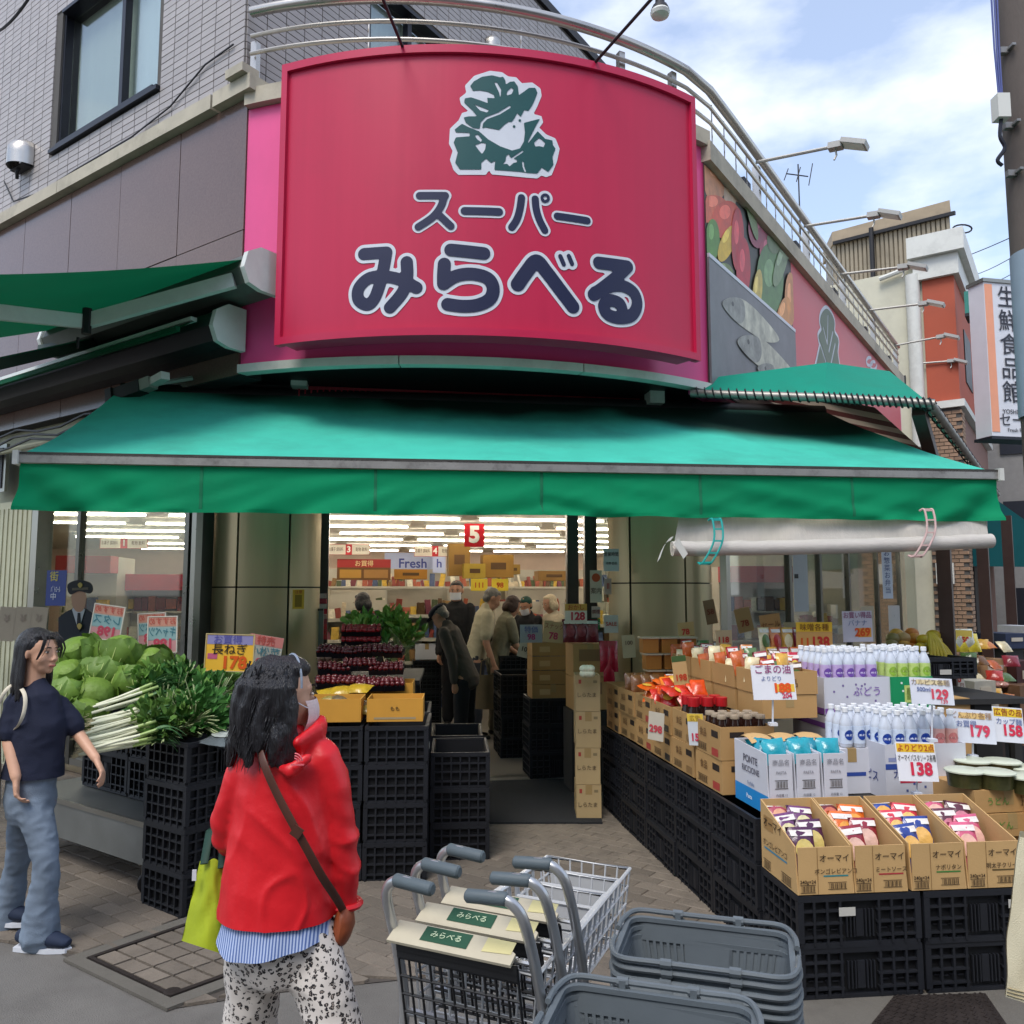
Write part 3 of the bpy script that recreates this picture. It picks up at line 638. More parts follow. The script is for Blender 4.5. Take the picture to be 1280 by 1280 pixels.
# ================================================================== RIGHT FASCIA PRINT
def rp_(u, v):
    p = onw(u, v, FR, RA); return ((p - FR).dot(rad_), p.z)
def on_r(off): return lambda s, z: V(*(FR + rad_ * s + ron * off)[:2], z)
fs_ = thing('side_banner', 'long side banner with vegetable and fish photographs beside a red panel', 'banner', FR + V(0, 0, 3.4))
def rect(name, s0, s1, z0, z1, off, m, par=fs_):
    b = MB(); f = on_r(off); f0 = on_r(.001); b.prism([f(s0, z0), f(s1, z0), f(s1, z1), f(s0, z1)], -ron * (off - .001)); return b.build(name, m, par)
q0, q1 = rp_(882, 330)[0], rp_(990, 400)[0]
m_veg = M('print_dark', '#3f423c', .5, var=.3, scale=3); m_gry = M('print_grey', '#77777a', .5, var=.25, scale=3)
rect('vegetable_print', q0, q1, 3.42, 5.41, .006, m_veg)
blob = [  # pixel centre, radii px, tilt, colour
 (893, 218, 17, 34, 0, '#c98a62'), (913, 235, 9, 30, 5, '#c4a88c'), (890, 262, 20, 18, 0, '#d4694a'), (906, 275, 18, 24, 10, '#d2573f'), (889, 300, 9, 26, 0, '#5f8a3f'), (907, 305, 9, 24, 20, '#d9b23a'), (903, 345, 12, 16, 0, '#6b7c45'),
 (920, 300, 8, 40, 0, '#b83a3f'), (927, 335, 9, 38, 0, '#b3343f'), (946, 285, 13, 26, 0, '#95455a'), (957, 315, 10, 18, 0, '#a0485a'), (960, 350, 17, 46, 0, '#5d7f4f'), (944, 365, 6, 28, 5, '#cbb45a'), (966, 300, 10, 18, 0, '#6b7a58'), (985, 375, 7, 34, 0, '#c98a55'), (976, 395, 8, 24, 12, '#cf8f52'), (935, 262, 5, 40, -12, '#6d7f50'), (973, 330, 7, 30, 15, '#7c8f6a')]
for i, (u, v, ru, rv, tl, hx) in enumerate(blob):
    c = rp_(u, v); e = [rp_(u + ru * math.cos(a) * math.cos(R(tl)) - rv * math.sin(a) * math.sin(R(tl)), v + ru * math.cos(a) * math.sin(R(tl)) + rv * math.sin(a) * math.cos(R(tl))) for a in np.linspace(0, 2 * PI, 22, endpoint=False)]
    e = [(min(max(s, q0 + .005), q1 - .005), min(z, 5.40)) for s, z in e]
    b = MB(); f = on_r(.008 + .0012 * i); b.add([f(*p) for p in e] + [f(*c)], [(k, (k + 1) % 22, 22) for k in range(22)]); o_ = b.build('vegetable_picture', M('print_' + hx[1:], hx, .5, var=.3, scale=7), fs_); f2 = on_r(.0086 + .0012 * i); k2 = [((c[0] * .62 + s * .38) - .03 , c[1] * .62 + z * .38 + .06) for s, z in e]; b = MB(); b.add([f2(min(max(s, q0), q1), min(z, 5.4)) for s, z in k2], [tuple(range(22))]); b.build('picture_highlight', M('glow_' + hx[1:], tuple(min(1, x * 1.5 + .05) for x in lin(hx)), .5, var=.3, scale=9), o_)
d0, d1 = rp_(882, 322), rp_(990, 416)
b = MB(); f = on_r(.032); b.prism([f(q0, 3.42), f(q1, 3.42), f(q1, d1[1]), f(q0, d0[1])], -ron * .02); b.build('fish_print', m_gry, fs_)
b = MB(); f = on_r(.036); b.prism([f(q0, d0[1]), f(q1, d1[1]), f(q1, d1[1] + .035), f(q0, d0[1] + .035)], -ron * .02); b.build('white_stripe', m_wht, fs_)
def fish(u, v, sc_, k):
    body = curve_pts([(-38, 6), (-20, -8), (5, -14), (40, -8), (62, 2), (40, 14), (5, 16), (-22, 14)], 5, True)
    for nm, pts, mm, o_ in (('fish_picture', body, M('print_fish', '#b3b2a0', .45, var=.6, scale=5), .0375), ('fish_picture', curve_pts([(-38, 6), (-20, -8), (-2, -12), (2, 2), (-6, 14), (-22, 14)], 5, True), M('print_fish_head', '#85867f', .45, var=.6, scale=6), .039), ('fish_picture', [(-20 + 2 * math.cos(a), -1 + 2.6 * math.sin(a)) for a in np.linspace(0, 6.1, 10)], M('print_eye', '#2d2d2c', .4), .0405)):
        e = [rp_(u + x * sc_ * .8, v + y * sc_ * 1.3 + x * sc_ * .55) for x, y in pts]; e = [(min(max(s, q0), q1 - .01), min(z, d0[1] + (d1[1] - d0[1]) * (s - q0) / (q1 - q0) - .02)) for s, z in e]
        b = MB(); f = on_r(o_ + k * .0045); c = (sum(p[0] for p in e) / len(e), sum(p[1] for p in e) / len(e)); L_ = len(e)
        b.add([f(*p) for p in e] + [f(*c)], [(i, (i + 1) % L_, L_) for i in range(L_)]); b.build(nm, mm, fs_)
fish(925, 392, .9, 0); fish(945, 440, .95, 1); fish(962, 470, .7, 2)
m_salm = M('banner_red', '#c9545c', .45, var=.06, scale=1.2)
rect('red_panel', q1 + .004, 9.3, 3.42, 5.41, .006, m_salm)
le = [(1032, 386), (1026, 392), (1024, 402), (1026, 412), (1022, 420), (1024, 432), (1021, 448), (1019, 470), (1047, 470), (1046, 440), (1047, 425), (1042, 415), (1042, 402), (1038, 392)]
lp = [rp_(*p) for p in curve_pts(le, 4, True)]
xs = [p[0] for p in lp]; ys = [p[1] for p in lp]; bx = (min(xs) - .1, min(ys) - .1, max(xs) + .1, max(ys) + .1)
le_ = field_mesh(lambda X, Y: d_poly(X, Y, lp) - .045, *bx, .03, on_r(.009)).build('leaf_emblem', m_wht, fs_, fix=False)
vein = [[rp_(*p) for p in s] for s in ([(1034, 395), (1033, 430)], [(1028, 410), (1033, 430)], [(1040, 415), (1035, 440)], [(1024, 430), (1032, 455)], [(1043, 430), (1037, 458)])]
field_mesh(lambda X, Y: np.maximum(d_poly(X, Y, lp), .018 - np.min([d_seg(X, Y, s) for s in vein], axis=0)), *bx, .025, on_r(.012)).build('leaf_fill', M('print_leaf', '#5b6a55', .5), le_, fix=False)
for c in ((1086, 452), (1091, 457)):
    e = [rp_(c[0] + 4 * math.cos(a), c[1] + 5 * math.sin(a)) for a in np.linspace(0, 5.2, 12)]
    field_mesh(lambda X, Y: d_seg(X, Y, e) - .025, min(p[0] for p in e) - .1, min(p[1] for p in e) - .1, max(p[0] for p in e) + .1, max(p[1] for p in e) + .1, .02, on_r(.010)).build('lettering_mark', m_wht, fs_, fix=False)
# ================================================================== SIGN LAMPS
m_lamp = M('lamp_grey', '#a5a39e', .45, .3, var=.1); m_lens = M('lamp_lens', '#d9d9d2', .2)
heads = [(1075, 181), (1117, 268), (1152, 333), (1175, 379), (1195, 420), (1205, 451)]
base_px = [(945, 203), (1005, 283), (1050, 343), (1085, 388), (1118, 432), (1140, 455)]
posn = ['nearest', 'second nearest', 'third', 'fourth', 'fifth', 'farthest']
for i, (hp, bp) in enumerate(zip(heads, base_px)):
    B_ = FR + rad_ * (onw(*bp, FR, RA) - FR).dot(rad_) + V(0, 0, onw(*bp, FR, RA).z); Lh = .95
    # outward distance so that the head falls under its pixel
    best = min((abs(640 + FPX * ((B_.x + ron.x * L_) / (B_.y + ron.y * L_)) - hp[0]), L_) for L_ in [k * .02 for k in range(15, 110)])[1]
    H_ = B_ + ron * best; H_.z = at(hp[0], hp[1], H_.y).z
    t = thing('sign_lamp', f'grey floodlight on a long arm over the side banner, {posn[i]} along the railing', 'lamp', B_, group='floodlights along the right railing')
    b = MB(); b.tube([B_, B_ + (H_ - B_) * .9], .017, 7); b.build('arm', m_lamp, t, smooth=True)
    d_ = (H_ - B_).normalized(); c = B_ + (H_ - B_) * .92
    b = MB(); b.bar(c - d_ * .06, c + d_ * .07, .10, .06); b.tube([c + V(0, 0, -.02), c + V(.01, 0, -.09), c + V(-.015, 0, -.14)], .01, 5); b.build('ballast', m_lamp, t)
    h0, h1 = H_ - d_ * .0 + V(0, 0, .02), H_ + ron * .22 + V(0, 0, -.075)
    b = MB(); b.bar(h0, h1, .17, .045); b.bar(c + d_ * .05, h0 + d_ * .04, .05, .02); b.build('lamp_head', m_lamp, t)
    nn = (h1 - h0).normalized(); dn = nn.cross(V(rad_.x, rad_.y, 0)); dn = dn if dn.z < 0 else -dn
    b = MB(); b.bar(h0 + nn * .02 + dn * .024, h1 - nn * .02 + dn * .024, .15, .004); b.build('lens', m_lens, t)
for i, (bp, ep, lab) in enumerate((((504, 57), (470, -22), 'dark arm lamp over the sign, the left one of two'), ((742, 78), (815, -2), 'dark arm spotlight with round bulb over the sign, the right one of two'))):
    s_, z_ = cyl(*bp); B_ = on_sign(-.03)(s_, Z1); n_ = V(B_.x - SC.x, B_.y - SC.y, 0).normalized(); E_ = B_ + n_ * .8; E_.z = at(*ep, E_.y).z; E_ = at(ep[0], ep[1], E_.y)
    t = thing('arm_lamp', lab, 'lamp', B_); b = MB(); b.tube([B_, E_], .012, 7); b.build('arm', m_dark, t, smooth=True)
    Lp = at(825, 8, E_.y) if i else E_ + V(-.05, -.02, 0)
    b = MB(); b.tube([E_, E_ + V(.02, 0, .05), Lp + V(0, 0, .06)], .01, 6); b.lathe([(.018, .10), (.03, .075), (.032, .02), (.05, .0), (.062, -.03)], Lp, 16); b.build('lamp_body', m_dark, t, smooth=True)
    b = MB(); b.lathe([(.058, -.026), (.066, -.045), (.058, -.066), (.03, -.078), (.005, -.08)], Lp, 16); b.build('bulb', m_lens, t, smooth=True)
# ================================================================== AWNINGS
def fabric(name, col, tr=.35, var=.1, scale=3, dirt=0., bump=.15, stripes=None):
    m = mat(name, col, .75, var=var, scale=scale, bump=bump, bscale=300, spec=.2, dirt=dirt, dscale=1.2); t = m.node_tree; n = t.nodes; l = t.links
    b = n['Principled BSDF']; o = n['Material Output']; src = b.inputs['Base Color'].links[0].from_socket
    ts = n.new('ShaderNodeBsdfTranslucent'); mi = n.new('ShaderNodeMixShader'); mi.inputs[0].default_value = tr
    l.new(src, ts.inputs[0]); l.new(b.outputs[0], mi.inputs[1]); l.new(ts.outputs[0], mi.inputs[2]); l.new(mi.outputs[0], o.inputs[0]); return m
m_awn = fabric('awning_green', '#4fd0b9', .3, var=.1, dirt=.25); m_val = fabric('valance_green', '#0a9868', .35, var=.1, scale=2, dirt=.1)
m_awnd = fabric('awning_dark_green', '#0b5a3c', .3); m_alu = M('aluminium', '#a8a6a2', .4, .6, var=.12, scale=14, dirt=.7, dscale=7)
m_armw = M('arm_white', '#cdd0cb', .45, var=.06, dirt=.12, dscale=5)
A0, A1 = V(-2.98, 4.94, 2.53), V(3.363, 5.672, 2.53); B0, B1 = at(150, 487, 6.65), at(1032, 515, 7.3)
aw = thing('front_awning', 'wide turquoise green fabric awning with hanging valance over the shop entrance', 'awning', (0, 5.4, 2.2))
ad = (A1 - A0).normalized(); an = V(-ad.y, ad.x, 0)
def f_awn(s, t):
    p = A0.lerp(A1, s).lerp(B0.lerp(B1, s), t); n_ = noise.noise(V(s * 9, t * 3, 1.7)); seam = .006 * math.cos(s * 2 * PI * 5)
    return p + V(0, 0, -.05 * math.sin(PI * t) + .02 * n_ * math.sin(PI * t) - .05 * math.sin(PI * s) * t * (1 - t) + seam * math.sin(PI * t))
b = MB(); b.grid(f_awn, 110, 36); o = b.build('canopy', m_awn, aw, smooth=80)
# sooty mildew mixed with painted shade below sign and canopy: a blotchy attribute
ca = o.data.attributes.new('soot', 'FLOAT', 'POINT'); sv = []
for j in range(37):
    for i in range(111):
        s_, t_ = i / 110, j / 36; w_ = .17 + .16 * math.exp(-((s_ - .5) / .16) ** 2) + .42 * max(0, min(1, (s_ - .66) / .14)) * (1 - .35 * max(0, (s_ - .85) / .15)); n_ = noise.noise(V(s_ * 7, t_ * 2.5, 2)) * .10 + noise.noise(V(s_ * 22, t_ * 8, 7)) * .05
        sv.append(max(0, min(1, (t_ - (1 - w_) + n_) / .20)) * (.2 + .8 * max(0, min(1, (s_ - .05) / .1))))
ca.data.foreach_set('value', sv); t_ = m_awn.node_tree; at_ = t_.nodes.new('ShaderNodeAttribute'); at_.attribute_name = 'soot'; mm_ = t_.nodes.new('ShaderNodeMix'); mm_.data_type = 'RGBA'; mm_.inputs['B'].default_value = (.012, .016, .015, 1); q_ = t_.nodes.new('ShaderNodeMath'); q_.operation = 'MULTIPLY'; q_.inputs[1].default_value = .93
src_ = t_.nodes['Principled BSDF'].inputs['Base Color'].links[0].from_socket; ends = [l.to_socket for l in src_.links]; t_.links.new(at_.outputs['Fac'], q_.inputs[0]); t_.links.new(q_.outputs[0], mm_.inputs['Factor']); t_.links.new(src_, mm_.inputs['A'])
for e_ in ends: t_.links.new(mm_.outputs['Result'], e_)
def f_val(s, t):
    p = A0.lerp(A1, s) + V(0, 0, -.055); w_ = t * (1 - .3 * t)
    e = math.exp(-((s) / .10) ** 2) + math.exp(-((s - 1) / .10) ** 2)
    wv = .030 * noise.noise(V(s * 16 + t * 2.5 * (1 if s < .5 else -1), t * .8, 3)) + .012 * noise.noise(V(s * 45 + t * 4, t * 2, 9)) + e * .03 * math.sin((s if s < .5 else 1 - s) * 90 - t * 5.0)
    hang = .285 - .0 * s + .012 * noise.noise(V(s * 5, 0, 5)) + .01 * noise.noise(V(s * 22, 0, 8))
    return p - an * (.0 + wv * w_ * 1.6) + V(0, 0, -hang * t) + ad * (.02 * (t if s > .5 else -t) * e)
b = MB(); b.grid(f_val, 200, 12); vl_ = b.build('valance', m_val, aw, smooth=80)
b = MB(); b.grid(lambda s, t: f_val(s, .925 + .078 * t) - an * .003, 200, 1); b.build('hem', m_val, vl_, smooth=80)
for k in range(1, 6): b = MB(); b.grid(lambda s, t: f_val(k / 6 + (s - .5) * .003, t * .92 + .005) - an * .003, 1, 12); b.build('seam', M('valance_seam', '#056b48', .8), vl_, smooth=80)
b = MB(); b.bar(A0 - ad * .0 + V(0, 0, -.026) + an * .01, A1 + V(0, 0, -.026) + an * .01, .07, .052); b.build('front_bar', m_alu, aw)
b = MB(); b.bar(A0 + V(0, 0, .004), A1 + V(0, 0, .004), .05, .02); b.build('fabric_channel', M('channel_grime', '#3d3b38', .8, var=.3, scale=12), aw)
for p in (A0 - ad * .012, A1 + ad * .012):
    b = MB(); b.box((p.x, p.y, p.z - .022), (.03, .09, .085), math.atan2(ad.y, ad.x)); b.build('end_cap', m_white, aw)
b = MB(); b.tube([B0 + an * .05, B1 + an * .05], .07, 12); b.build('roller', m_dark, aw, smooth=True)
for f_ in (.22, .78):
    s_ = B0.lerp(B1, f_) + V(0, 0, -.2); e_ = A0.lerp(A1, f_) + an * .06 + V(0, 0, -.05); k_ = s_.lerp(e_, .5) + ad * (.45 if f_ < .5 else -.45) + V(0, 0, -.12)
    b = MB(); b.bar(s_, k_, .05, .07); b.build('folding_arm', m_armw, aw); b = MB(); b.bar(k_ + V(0, 0, -.002), e_, .045, .06); b.build('folding_arm', m_armw, aw)
for u, v in ((375, 470), (818, 492)):
    p = at(u, v, 6.75 if u < 500 else 7.1); b = MB(); b.box(p, (.13, .16, .2), R(CA)); b.box(p + V(0, .08, .13), (.26, .34, .02), R(CA)); b.build('wall_bracket', m_white, aw)
# rolled plastic rain curtain under the right half
m_plast = mat('milky_plastic', '#c9c3bb', .35, var=.08, scale=5, bump=.25, bscale=25, aniso=(8, 8, 1), trans=.25)
m_roll = mat('rolled_plastic', '#bdb7b0', .4, var=.1, scale=6, bump=.4, bscale=40, aniso=(1, 1, 10))
cur = thing('rolled_curtain', 'rolled up milky plastic rain curtain clipped under the right half of the awning', 'curtain', at(1040, 680, 5.55))
C0, C1 = at(840, 686, 5.42), at(1239, 676, 5.62); cdv = (C1 - C0).normalized()
b = MB(); pts = [C0.lerp(C1, i / 30) + V(0, 0, .006 * noise.noise(V(i * .6, 0, 0)) - .012 * math.sin(PI * i / 30)) for i in range(31)]; b.tube(pts, [.049 + .005 * noise.noise(V(i * .9, 4, 0)) for i in range(31)], 16)
b.build('roll', m_roll, cur, smooth=True)
def f_cur(s, t):
    a = (C0 + cdv * .02).lerp(C1, s) + V(0, .03, .03); top = f_val(.655 + s * .335, .2) + an * .10
    p = a.lerp(top, t); return p + an * (.02 * noise.noise(V(s * 12, t * 2, 0)))
b = MB(); b.grid(f_cur, 50, 6); b.build('sheet', m_plast, cur, smooth=80)
b = MB(); b.grid(lambda s, t: C0 + V(-.02 - .09 * s + .02 * t, -.06, .05 - .14 * s * s + .028 * t), 6, 1); b.grid(lambda s, t: C0 + V(.0 + .06 * s + .03 * t, -.075 + .01 * s, .03 - .10 * s + .035 * t), 5, 1); b.build('tie_strip', m_white, cur, smooth=80)
for u, v0, v1, nm, col, lab in ((893, 650, 703, 'curtain_clip', '#1f9f98', 'turquoise plastic ladder clip holding the rolled curtain, at its left end'), (1158, 638, 694, 'curtain_clip', '#c9aaa6', 'pale pink plastic ladder clip holding the rolled curtain, near its right end')):
    f_ = (u - 838) / 401; Y_ = 5.42 + .2 * f_ - .115; p0, p1 = at(u + 3, v0, Y_ + .03), at(u - 9, v1, Y_ + .02); mm = M('clip' + col, col, .4, var=.06)
    t = thing(nm, lab, 'clip', p1, group='ladder clips on the rolled curtain'); pm_ = p0.lerp(p1, .5) + V(.035, -.02, 0); b = MB()
    cv = [V(*q) for q in curve_pts([p0 + V(-.02, .03, .0), p0, pm_, p1, p1 + V(-.02, .05, 0)], 6)]
    for s_ in (-.028, .028): b.tube([q + V(s_, 0, 0) for q in cv], (.007), 6)
    for q in cv[3::3]: b.box(q, (.056, .012, .010))
    b.build('clip_body', mm, t)
# upper left folding awning (open) and the retracted one under it
lo = lon
def flp(s, o_, z): return V(*(FL + lad * s + lo * o_)[:2], z)
a1 = thing('folding_awning', 'open dark green folding arm awning with white arms on the granite wall, upper left', 'awning', flp(1.3, .2, 3.9))
def cassette(root, s0, s1, z0, z1, dep, mcap, mbody, nm='cassette'):
    prof = [(0, z0), (.0, z1), (dep * .55, z1 + .0), (dep * .9, z1 - (z1 - z0) * .22), (dep, z0 + (z1 - z0) * .45), (dep * .85, z0 + .03), (dep * .5, z0)]
    b = MB(); b.prism([flp(s0 + .05, .02 + o_, z) for o_, z in prof], lad * (s1 - s0 - .1)); b.build(nm, mbody, root)
    for s_, w__ in ((s0, .05), (s1 - .05, .05)):
        b = MB(); c = [(o_ * 1.05 if o_ else -.0, z + (.012 if z > (z0 + z1) / 2 else -.012)) for o_, z in prof]; b.prism([flp(s_, .02 + o_, z) for o_, z in c], lad * (w__ - .002)); b.build('end_cap', mcap, root)
m_cass = M('cassette_grey', '#5d625c', .5, .3, var=.2, dirt=.4, dscale=3)
cassette(a1, -.46, 2.6, 3.92, 4.22, .30, m_armw, m_cass)
E0, E1 = flp(-.38, .30, 4.12), flp(2.5, .30, 4.12); pr_ = 2.6
T0 = at(-60, 361, (E0 + lo * 1.75).y); 
G0, G1 = E0 + lo * pr_ + V(0, 0, -.95), E1 + lo * pr_ + V(0, 0, -.95)
b = MB(); b.grid(lambda s, t: E0.lerp(E1, s).lerp(G0.lerp(G1, s), t) + V(0, 0, -.05 * math.sin(PI * t)), 16, 16); b.build('canopy', m_awnd, a1, smooth=80)
b = MB(); b.bar(G0, G1, .09, .09); b.build('front_bar', m_armw, a1)
sh = E0 + lad * .08 + V(0, 0, -.14); el_ = at(107, 402, 5.9); 
b = MB(); b.bar(sh, el_, .05, .105); b.build('folding_arm', m_armw, a1)
b = MB(); b.bar(el_ + V(-.01, 0, .0), at(-70, 383, 4.9), .05, .10); b.build('folding_arm', m_armw, a1)
b = MB(); b.tube([el_ + V(.02, -.02, .09), el_ + V(.02, -.02, -.1)], .035, 8); b.tube([el_ + V(-.05, 0, -.12), el_ + V(-.05, 0, -.2)], .012, 6); b.build('elbow', m_dark, a1)
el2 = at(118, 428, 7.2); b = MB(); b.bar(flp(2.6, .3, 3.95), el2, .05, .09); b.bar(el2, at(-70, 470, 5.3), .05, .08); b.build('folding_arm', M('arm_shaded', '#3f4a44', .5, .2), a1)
a2 = thing('folded_awning', 'retracted awning with white end cap in a long cassette under the open dark green one', 'awning', flp(2, .2, 3.5))
cassette(a2, -.08, 6.8, 3.56, 3.87, .28, m_armw, m_dark)
b = MB(); b.bar(flp(.12, .34, 3.76), flp(6.8, .34, 3.76), .05, .03); b.build('front_bar', m_armw, a2)
b = MB(); b.grid(lambda s, t: flp(.12 + 6.6 * s, .33 + .14 * t, 3.75 - .1 * t), 8, 2); b.bar(flp(.12, .47, 3.65), flp(6.8, .47, 3.65), .035, .035); b.build('fabric_edge', m_awnd, a2)
for lab, s_, z_, o_ in (('grey security camera on a bracket under the folded awning by the pillar', .75, 3.33, .35),):
    t = thing('security_camera', lab, 'camera', flp(s_, o_, z_)); b = MB(); b.bar(flp(s_, o_, z_), flp(s_ + .3, o_ + .05, z_ - .05), .1, .1); b.bar(flp(s_ + .29, o_ + .05, z_ - .05), flp(s_ + .36, o_ + .06, z_ - .06), .12, .12); b.build('housing', m_dark, t)
    b = MB(); b.bar(flp(s_ - .1, o_ - .02, z_ + .02), flp(s_ + .0, o_ - .0, z_), .09, .09); b.tube([flp(s_ - .05, o_, z_), flp(s_ - .2, .05, z_ + .1)], .02, 6); b.build('bracket', m_lamp, t)
    b = MB(); b.bar(flp(s_ - .3, o_, z_ + .04), flp(s_ - .1, o_ - .02, z_ + .02), .07, .06); b.build('cable_box', m_white, t)
t = thing('cable_bundle', 'black cables strung along the wall under the folded awning at the left', 'cables', flp(2, .15, 3.2))
for k in range(3):
    b = MB(); b.tube([flp(1.5 + i * .42, .2 + .03 * k, 3.24 - .07 * k + .04 * math.sin(i * 1.9 + k)) for i in range(13)], .012, 5); b.build('cable', m_dark, t, smooth=True)
b = MB(); b.tube([flp(1.4, .12, 3.12), flp(6, .12, 3.12)], .03, 8); b.build('conduit', m_cream, t, smooth=True)
# right awning: lashed fabric over a pipe frame
m_canv = fabric('canvas_green', '#128a74', .12, var=.08, dirt=.15); m_pipe = M('pipe_galv', '#8d8b86', .45, .6, var=.2, scale=9, dirt=.4, dscale=6); m_brown = M('post_brown', '#43302c', .5, .2, var=.15, dirt=.2)
ra_ = thing('pipe_canopy', 'green canvas canopy lashed to a pipe frame along the right side of the shop', 'awning', at(1030, 500, 7.2))
E0 = at(872, 491, 6.72); E1 = at(1030, 497, 6.28); E2 = at(1163, 505, 5.93); far_ = rad_ * 5.8
Rg = at(1034, 453, 7.0); Rg2 = at(1112, 464, 7.9); E3 = E2 + far_ + V(0, 0, -.1); W0 = at(874, 474, 6.95)
def tri_patch(b, P, Q, Rr, n=6, sag=.02):
    b.grid(lambda s, t: P.lerp(Q, s).lerp(Rr, t) + V(0, 0, -sag * math.sin(PI * t)), n, n)
b = MB(); b.grid(lambda s, t: E0.lerp(E1, s).lerp(W0.lerp(Rg, s), t), 8, 6); b.build('canopy', m_canv, ra_, smooth=80)
b = MB(); b.grid(lambda s, t: E1.lerp(E2, s).lerp(Rg.lerp(Rg2, s), t), 8, 6); b.build('canopy', m_canv, ra_, smooth=80)
b = MB(); b.grid(lambda s, t: E2.lerp(E3, s).lerp(Rg2.lerp(Rg2 + far_, s), t), 8, 4); b.build('canopy', m_canv, ra_, smooth=80)
b = MB(); b.tube([E0 + V(-.05, .02, 0), E1, E2 + V(.03, 0, 0)], .034, 10); b.build('pipe', m_pipe, ra_, smooth=True)
b = MB(); b.tube([E2, E3], .034, 10); b.build('pipe', m_pipe, ra_, smooth=True)
b = MB()
for i in range(34):
    p = (E0.lerp(E1, i / 15) if i <= 15 else E1.lerp(E2, (i - 15) / 18)); b.tube([p + V(.02 * math.cos(a) - .02 + a * .008, .045 * math.cos(a), .045 * math.sin(a)) for a in np.linspace(0, 6.2, 8)], .006, 4)
for i in range(24):
    p = E2.lerp(E3, i / 24); b.tube([p + V(.045 * math.cos(a), .01 * a, .045 * math.sin(a)) for a in np.linspace(0, 6.2, 8)], .006, 4)
tag(b.build('lashing', m_dark, ra_), kind='stuff')
b = MB(); b.bar(E2 + V(-.03, .12, -.02), at(1166, 575, 6.6), .09, .09); b.build('strut', m_brown, ra_)
st_ = thing('striped_awning', 'brown and cream striped awning underside beneath the green pipe canopy', 'awning', at(1100, 530, 7.6))
mS = [fabric('stripe_brown', '#5a2f2c', .3), fabric('stripe_cream', '#b6a592', .3)]
S0, S1, S2, S3 = at(880, 496, 7.3), at(1040, 515, 7.0), at(1175, 572, 6.9), at(1190, 520, 8.2)
p_, q_, o2 = FR + rad_ * .5 + V(0, 0, 3.62), FR + rad_ * 7 + V(0, 0, 3.62), ron * 1.2 + V(0, 0, -.42)
for i in range(18):
    b = MB(); a, c = p_.lerp(q_, i / 18), p_.lerp(q_, (i + 1) / 18); b.grid(lambda s, t: a.lerp(c, s) + o2 * t, 1, 4); b.build('stripe', mS[i % 2], st_)
for i, (u, v0, v1, Y_, w__) in enumerate(((1182, 560, 1, 6.55, .10), (1231, 560, 1, 7.7, .095), (1263, 560, 1, 9.0, .10))):
    p = at(u, 740, Y_); t = thing('canopy_post', 'square brown steel post of the right canopy, ' + ('nearest of three', 'middle of three', 'farthest of three')[i], 'post', V(p.x, p.y, 0), R(RA), 'brown posts along the right side')
    b = MB(); b.box((0, 0, 1.28), (w__, w__, 2.5)); obj('post', b.mesh('post', m_brown), t); b = MB(); b.box((0, 0, .008), (.2, .2, .016)); obj('base_plate', b.mesh('base_plate', m_brown), t)
# ================================================================== LOWER FACADES, GLASS
m_frame = M('door_frame', '#4b4a48', .35, .6, var=.1); m_stl = M('mullion_steel', '#8d8c86', .3, .8, var=.1)
gl = (PL + lad * .02)
def glazing(p, d, n, marks, z0, z1, mull, fm, gm=None, nm='shop_window'):
    for a, c in zip(marks[:-1], marks[1:]):
        f = MB()
        for s_ in (a, c): q = p + d * s_; f.box((q.x, q.y, (z0 + z1) / 2), (mull, .06, z1 - z0), math.atan2(d.y, d.x))
        for z in (z0 + .03, z1 - .03): x = p + d * (a + mull / 2 + .001); y = p + d * (c - mull / 2 - .001); f.bar((x.x, x.y, z), (y.x, y.y, z), .05, .06)
        o = f.build(nm, fm, bld); b = MB(); x = p + d * (a + mull / 2) ; y = p + d * (c - mull / 2)
        b.prism([V(x.x, x.y, z0 + .05), V(y.x, y.y, z0 + .05), V(y.x, y.y, z1 - .05), V(x.x, x.y, z1 - .05)], -n * .008); b.build('pane', gm or m_glass, o)
gm_ = [(onw(u, 700, PL, LA) - PL).dot(lad) for u in (250, 236, 175, 100, 62)]
glazing(PL - lon * .0, lad, lon, [.03, gm_[1] + .0, gm_[3], gm_[4] + .05], .12, 2.62, .06, m_stl)
b = MB(); c = PL + lad * gm_[1] - lon * .12; b.box((c.x, c.y, 1.3), (.14, .12, 2.6), R(LA)); b.build('inner_column', m_frame, bld)
b = MB(); wall_quad(b, PL, lad, .02, 6.5, 2.625, 3.40, .2, out=lon); b.build('left_header', m_cream, bld)
b = MB(); wall_quad(b, PL + lon * .12, lad, gm_[4] + .1, 6.5, 0, 2.62, .15, out=lon); b.build('left_wall', m_cream, bld)
b = MB()
for i in range(30): s_ = gm_[4] + .15 + i * .1; c = PL + lad * s_ + lon * .125; b.box((c.x, c.y, 1.3), (.03, .014, 2.5), R(LA))
tag(b.build('wall_ribs', m_cream, bld), kind='stuff')
b = MB(); c = PL + lad * (gm_[4] + .02) + lon * .1; b.box((c.x, c.y, 1.3), (.12, .1, 2.6), R(LA)); b.build('corner_trim', m_stl, bld)
b = MB(); c = PL + lad * 3.35 + lon * .14; b.box((c.x, c.y, 2.98), (.42, .03, .5), R(LA)); b.box((c.x, c.y, 2.98) , (.3, .05, .42), R(LA), 1); b.build('vent_window', [m_stl, m_dark], bld)
